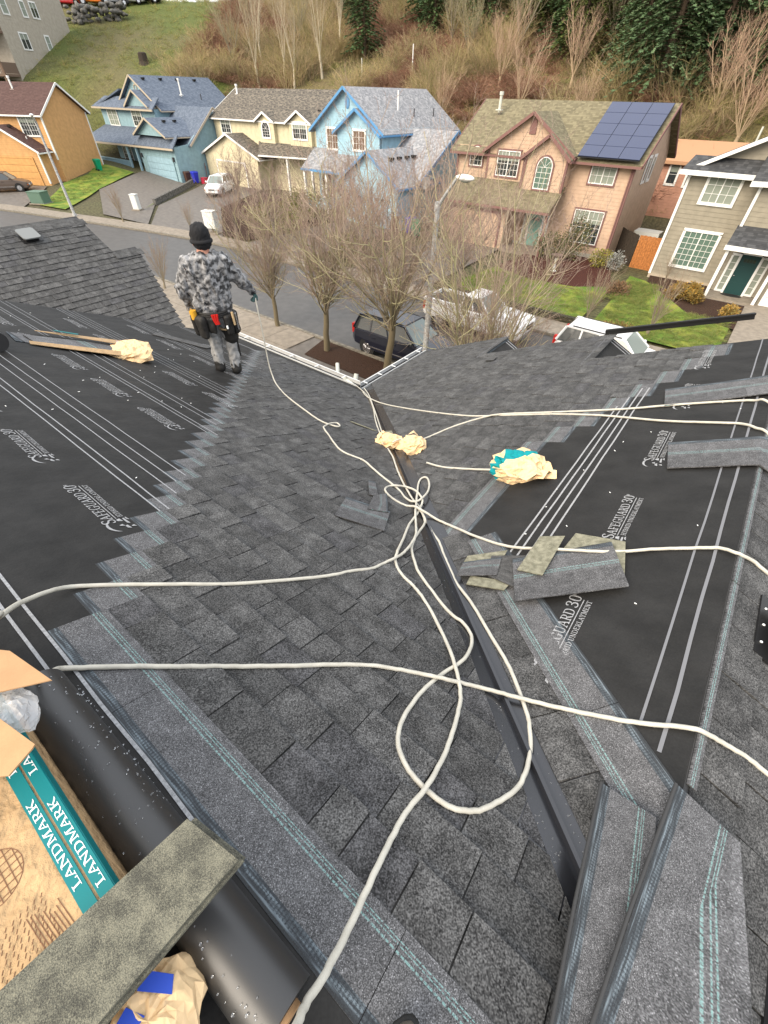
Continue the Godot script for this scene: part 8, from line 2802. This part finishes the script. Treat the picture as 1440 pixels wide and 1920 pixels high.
	scatter("lawn_grass", thicket_mesh(12, 0.22, 22, [Color(0.15, 0.23, 0.05), Color(0.22, 0.28, 0.07), Color(0.28, 0.27, 0.10)], 0.9, 0), M.leaf, turf, 0.6, 1.2, 18, Color(0.75, 0.85, 0.8), Color(1.25, 1.1, 1.0))
	var wood: Dictionary = {"trunk": 2.0, "thick": 0.13, "height": 7.5, "limbs": 7, "spread": 0.35, "levels": 4, "kids": [10, 5, 3], "bare": [0.2, 0.15, 0.2], "fwd": [0.55, 0.6, 0.6], "len": [0.36, 0.5, 0.5], "up": [0.04, 0.10, 0.08, 0.05], "wild": 0.12, "cols": [Color(0.55, 0.49, 0.37), Color(0.46, 0.39, 0.28), Color(0.40, 0.31, 0.21), Color(0.36, 0.27, 0.18)]}
	var w1 := bare_tree("alder_tree", "tall pale-stemmed bare tree in the clump over the cream house's chimney", Vector3(-62.5, ground_y(-62.5, -53), -53), 81, wood, "tree", "bare trees on the hill")
	var w2d: Dictionary = wood.duplicate()
	w2d.height = 5.2; w2d.limbs = 11; w2d.spread = 0.6; w2d.trunk = 0.9
	w2d.cols = [Color(0.42, 0.32, 0.21), Color(0.46, 0.34, 0.23), Color(0.45, 0.31, 0.22), Color(0.44, 0.29, 0.21)]
	var w2 := bare_tree("willow_tree", "bushy tan bare tree behind the salmon house's white vent pipe", Vector3(-24.0, ground_y(-24, -52), -52), 82, w2d, "tree", "bare trees on the hill")
	var w3d: Dictionary = w2d.duplicate()
	w3d.cols = [Color(0.24, 0.21, 0.16), Color(0.29, 0.25, 0.17), Color(0.33, 0.29, 0.17), Color(0.34, 0.31, 0.18)]
	var w3 := bare_tree("mossy_tree", "grey-green bare tree on the hill above the bright blue house", Vector3(-36, ground_y(-36, -62), -62), 83, w3d, "tree", "bare trees on the hill")
	var i := 0
	for q in [[-59.5, -55, w1, 1.05], [-56.8, -54, w1, 0.95], [-54.6, -57, w1, 1.1], [-66.0, -57, w1, 1.0], [-68.5, -54, w3, 1.2], [-71, -60, w3, 1.3], [-63.5, -62, w3, 1.2], [-57.5, -64, w1, 1.15], [-21, -56, w2, 1.0], [-17.5, -51, w2, 0.8], [-28.5, -56, w2, 1.1], [-32.0, -51, w2, 0.8], [-5.0, -50.5, w2, 1.05], [-7.5, -52, w2, 1.15], [-3.0, -54, w2, 1.2], [-30.5, -63, w3, 1.4], [-41.0, -66, w3, 1.2], [-26.0, -66, w3, 1.4], [-20.5, -63, w3, 1.3], [-45.0, -72, w3, 1.2], [-33, -72, w1, 1.2], [-10, -62, w3, 1.3], [-1.5, -60, w3, 1.4], [-16, -68, w1, 1.2], [1.5, -52, w2, 1.2]]:
		i += 1
		dup(q[2], Vector3(q[0], ground_y(q[0], q[1]) - 0.1, q[1]), i * 1.7, q[3], hill_label(q[0], q[1], "bare tree"), "tree", "bare trees on the hill")
	var dg := [Color(0.06, 0.115, 0.045), Color(0.095, 0.165, 0.06), Color(0.13, 0.20, 0.08)]
	var bg := [Color(0.11, 0.18, 0.085), Color(0.15, 0.225, 0.11), Color(0.085, 0.14, 0.06)]
	var og2 := [Color(0.09, 0.125, 0.03), Color(0.14, 0.18, 0.045), Color(0.19, 0.20, 0.07)]
	var c1 := conifer("fir_tree", "dense young fir standing alone in the hill's grassy gap", Vector3(-52.3, ground_y(-52.3, -63), -63), 91, 9.5, 3.1, dg, 0.3, "tree", "conifers on the hill")
	var c2 := conifer("cedar_tree", "blue-green conifer behind the solar panels", Vector3(-12.6, ground_y(-12.6, -53.5), -53.5), 92, 15.0, 4.4, bg, 0.45, "tree", "conifers on the hill")
	var c3 := conifer("hemlock_tree", "olive drooping conifer at the top of the hill, above the willowy bare trees", Vector3(-24.5, ground_y(-24.5, -70), -70), 93, 17.0, 4.2, og2, 0.6, "tree", "conifers on the hill")
	i = 0
	for q in [[-60, -70, c1, 0.8], [-64.5, -74, c1, 0.9], [-57.0, -78, c1, 1.3], [-69, -80, c1, 1.4], [-52, -80, c1, 1.5], [-47.0, -76, c1, 1.3], [-74, -86, c3, 0.9], [-43.0, -79, c3, 0.9], [-38.5, -74, c3, 0.8], [-34.5, -71, c1, 1.3], [-31, -75, c3, 0.9], [-28, -68, c1, 1.3], [-21, -66, c3, 0.95], [-18, -61, c1, 1.1], [-9.6, -55.5, c2, 0.95], [-15.6, -55.5, c2, 0.8], [-8, -64, c3, 1.0], [-12.5, -66, c3, 1.0], [-4.5, -61, c3, 0.9], [-1.0, -64, c1, 1.6], [2.5, -60, c3, 0.9], [-2.0, -56.5, c3, 0.75], [-6.0, -55, c1, 1.1], [4, -56, c3, 0.9], [-15.2, -62, c1, 1.5], [-55, -90, c3, 1.2], [-48, -88, c3, 1.2], [-40, -88, c3, 1.2], [-32, -86, c3, 1.2], [-25, -84, c3, 1.3], [-19, -80, c3, 1.2], [-13, -78, c3, 1.3], [-7, -76, c3, 1.3], [-1, -76, c3, 1.3], [6, -70, c3, 1.3], [-82, -88, c3, 1.1], [-90, -84, c3, 1.1], [9, -62, c3, 1.2], [-45, -68, c1, 0.9], [-48.5, -71, c1, 1.1], [-41, -70, c3, 0.75], [-37, -67, c1, 1.0], [-31.5, -67, c3, 0.8], [-25, -62, c1, 1.0], [-22.5, -60, c3, 0.7], [-19.5, -69, c1, 1.4], [-12.0, -61, c1, 1.3], [-9.5, -67, c1, 1.5], [-5.5, -57, c2, 0.9], [-2.5, -60, c2, 1.0], [0.5, -55, c1, 1.2], [-16.0, -66, c2, 1.0]]:
		i += 1
		dup(q[2], Vector3(q[0], ground_y(q[0], q[1]) - 0.2, q[1]), i * 2.1, q[3], hill_label(q[0], q[1], "conifer"), "tree", "conifers on the hill")


func hill_label(x: float, z: float, what: String) -> String:
	var over := "the pale blue house"
	for q in [[-62.0, "the cream house's chimney side"], [-50.0, "the cream house"], [-40.0, "the bright blue house's front gables"], [-30.0, "the bright blue house"], [-20.0, "the salmon house's vent pipe"], [-13.0, "the salmon house's gables"], [-8.0, "the solar panels"], [-3.0, "the pink house"], [2.0, "the olive-grey house"]]:
		if x * 45.0 / absf(z) > q[0] * 1.05 - 4.0:
			over = q[1]
	var row := "low on the hill" if z > -56 else ("halfway up the hill" if z > -68 else ("near the hilltop" if z > -80 else "along the hilltop"))
	return "%s %s, above %s" % [what, row, over]
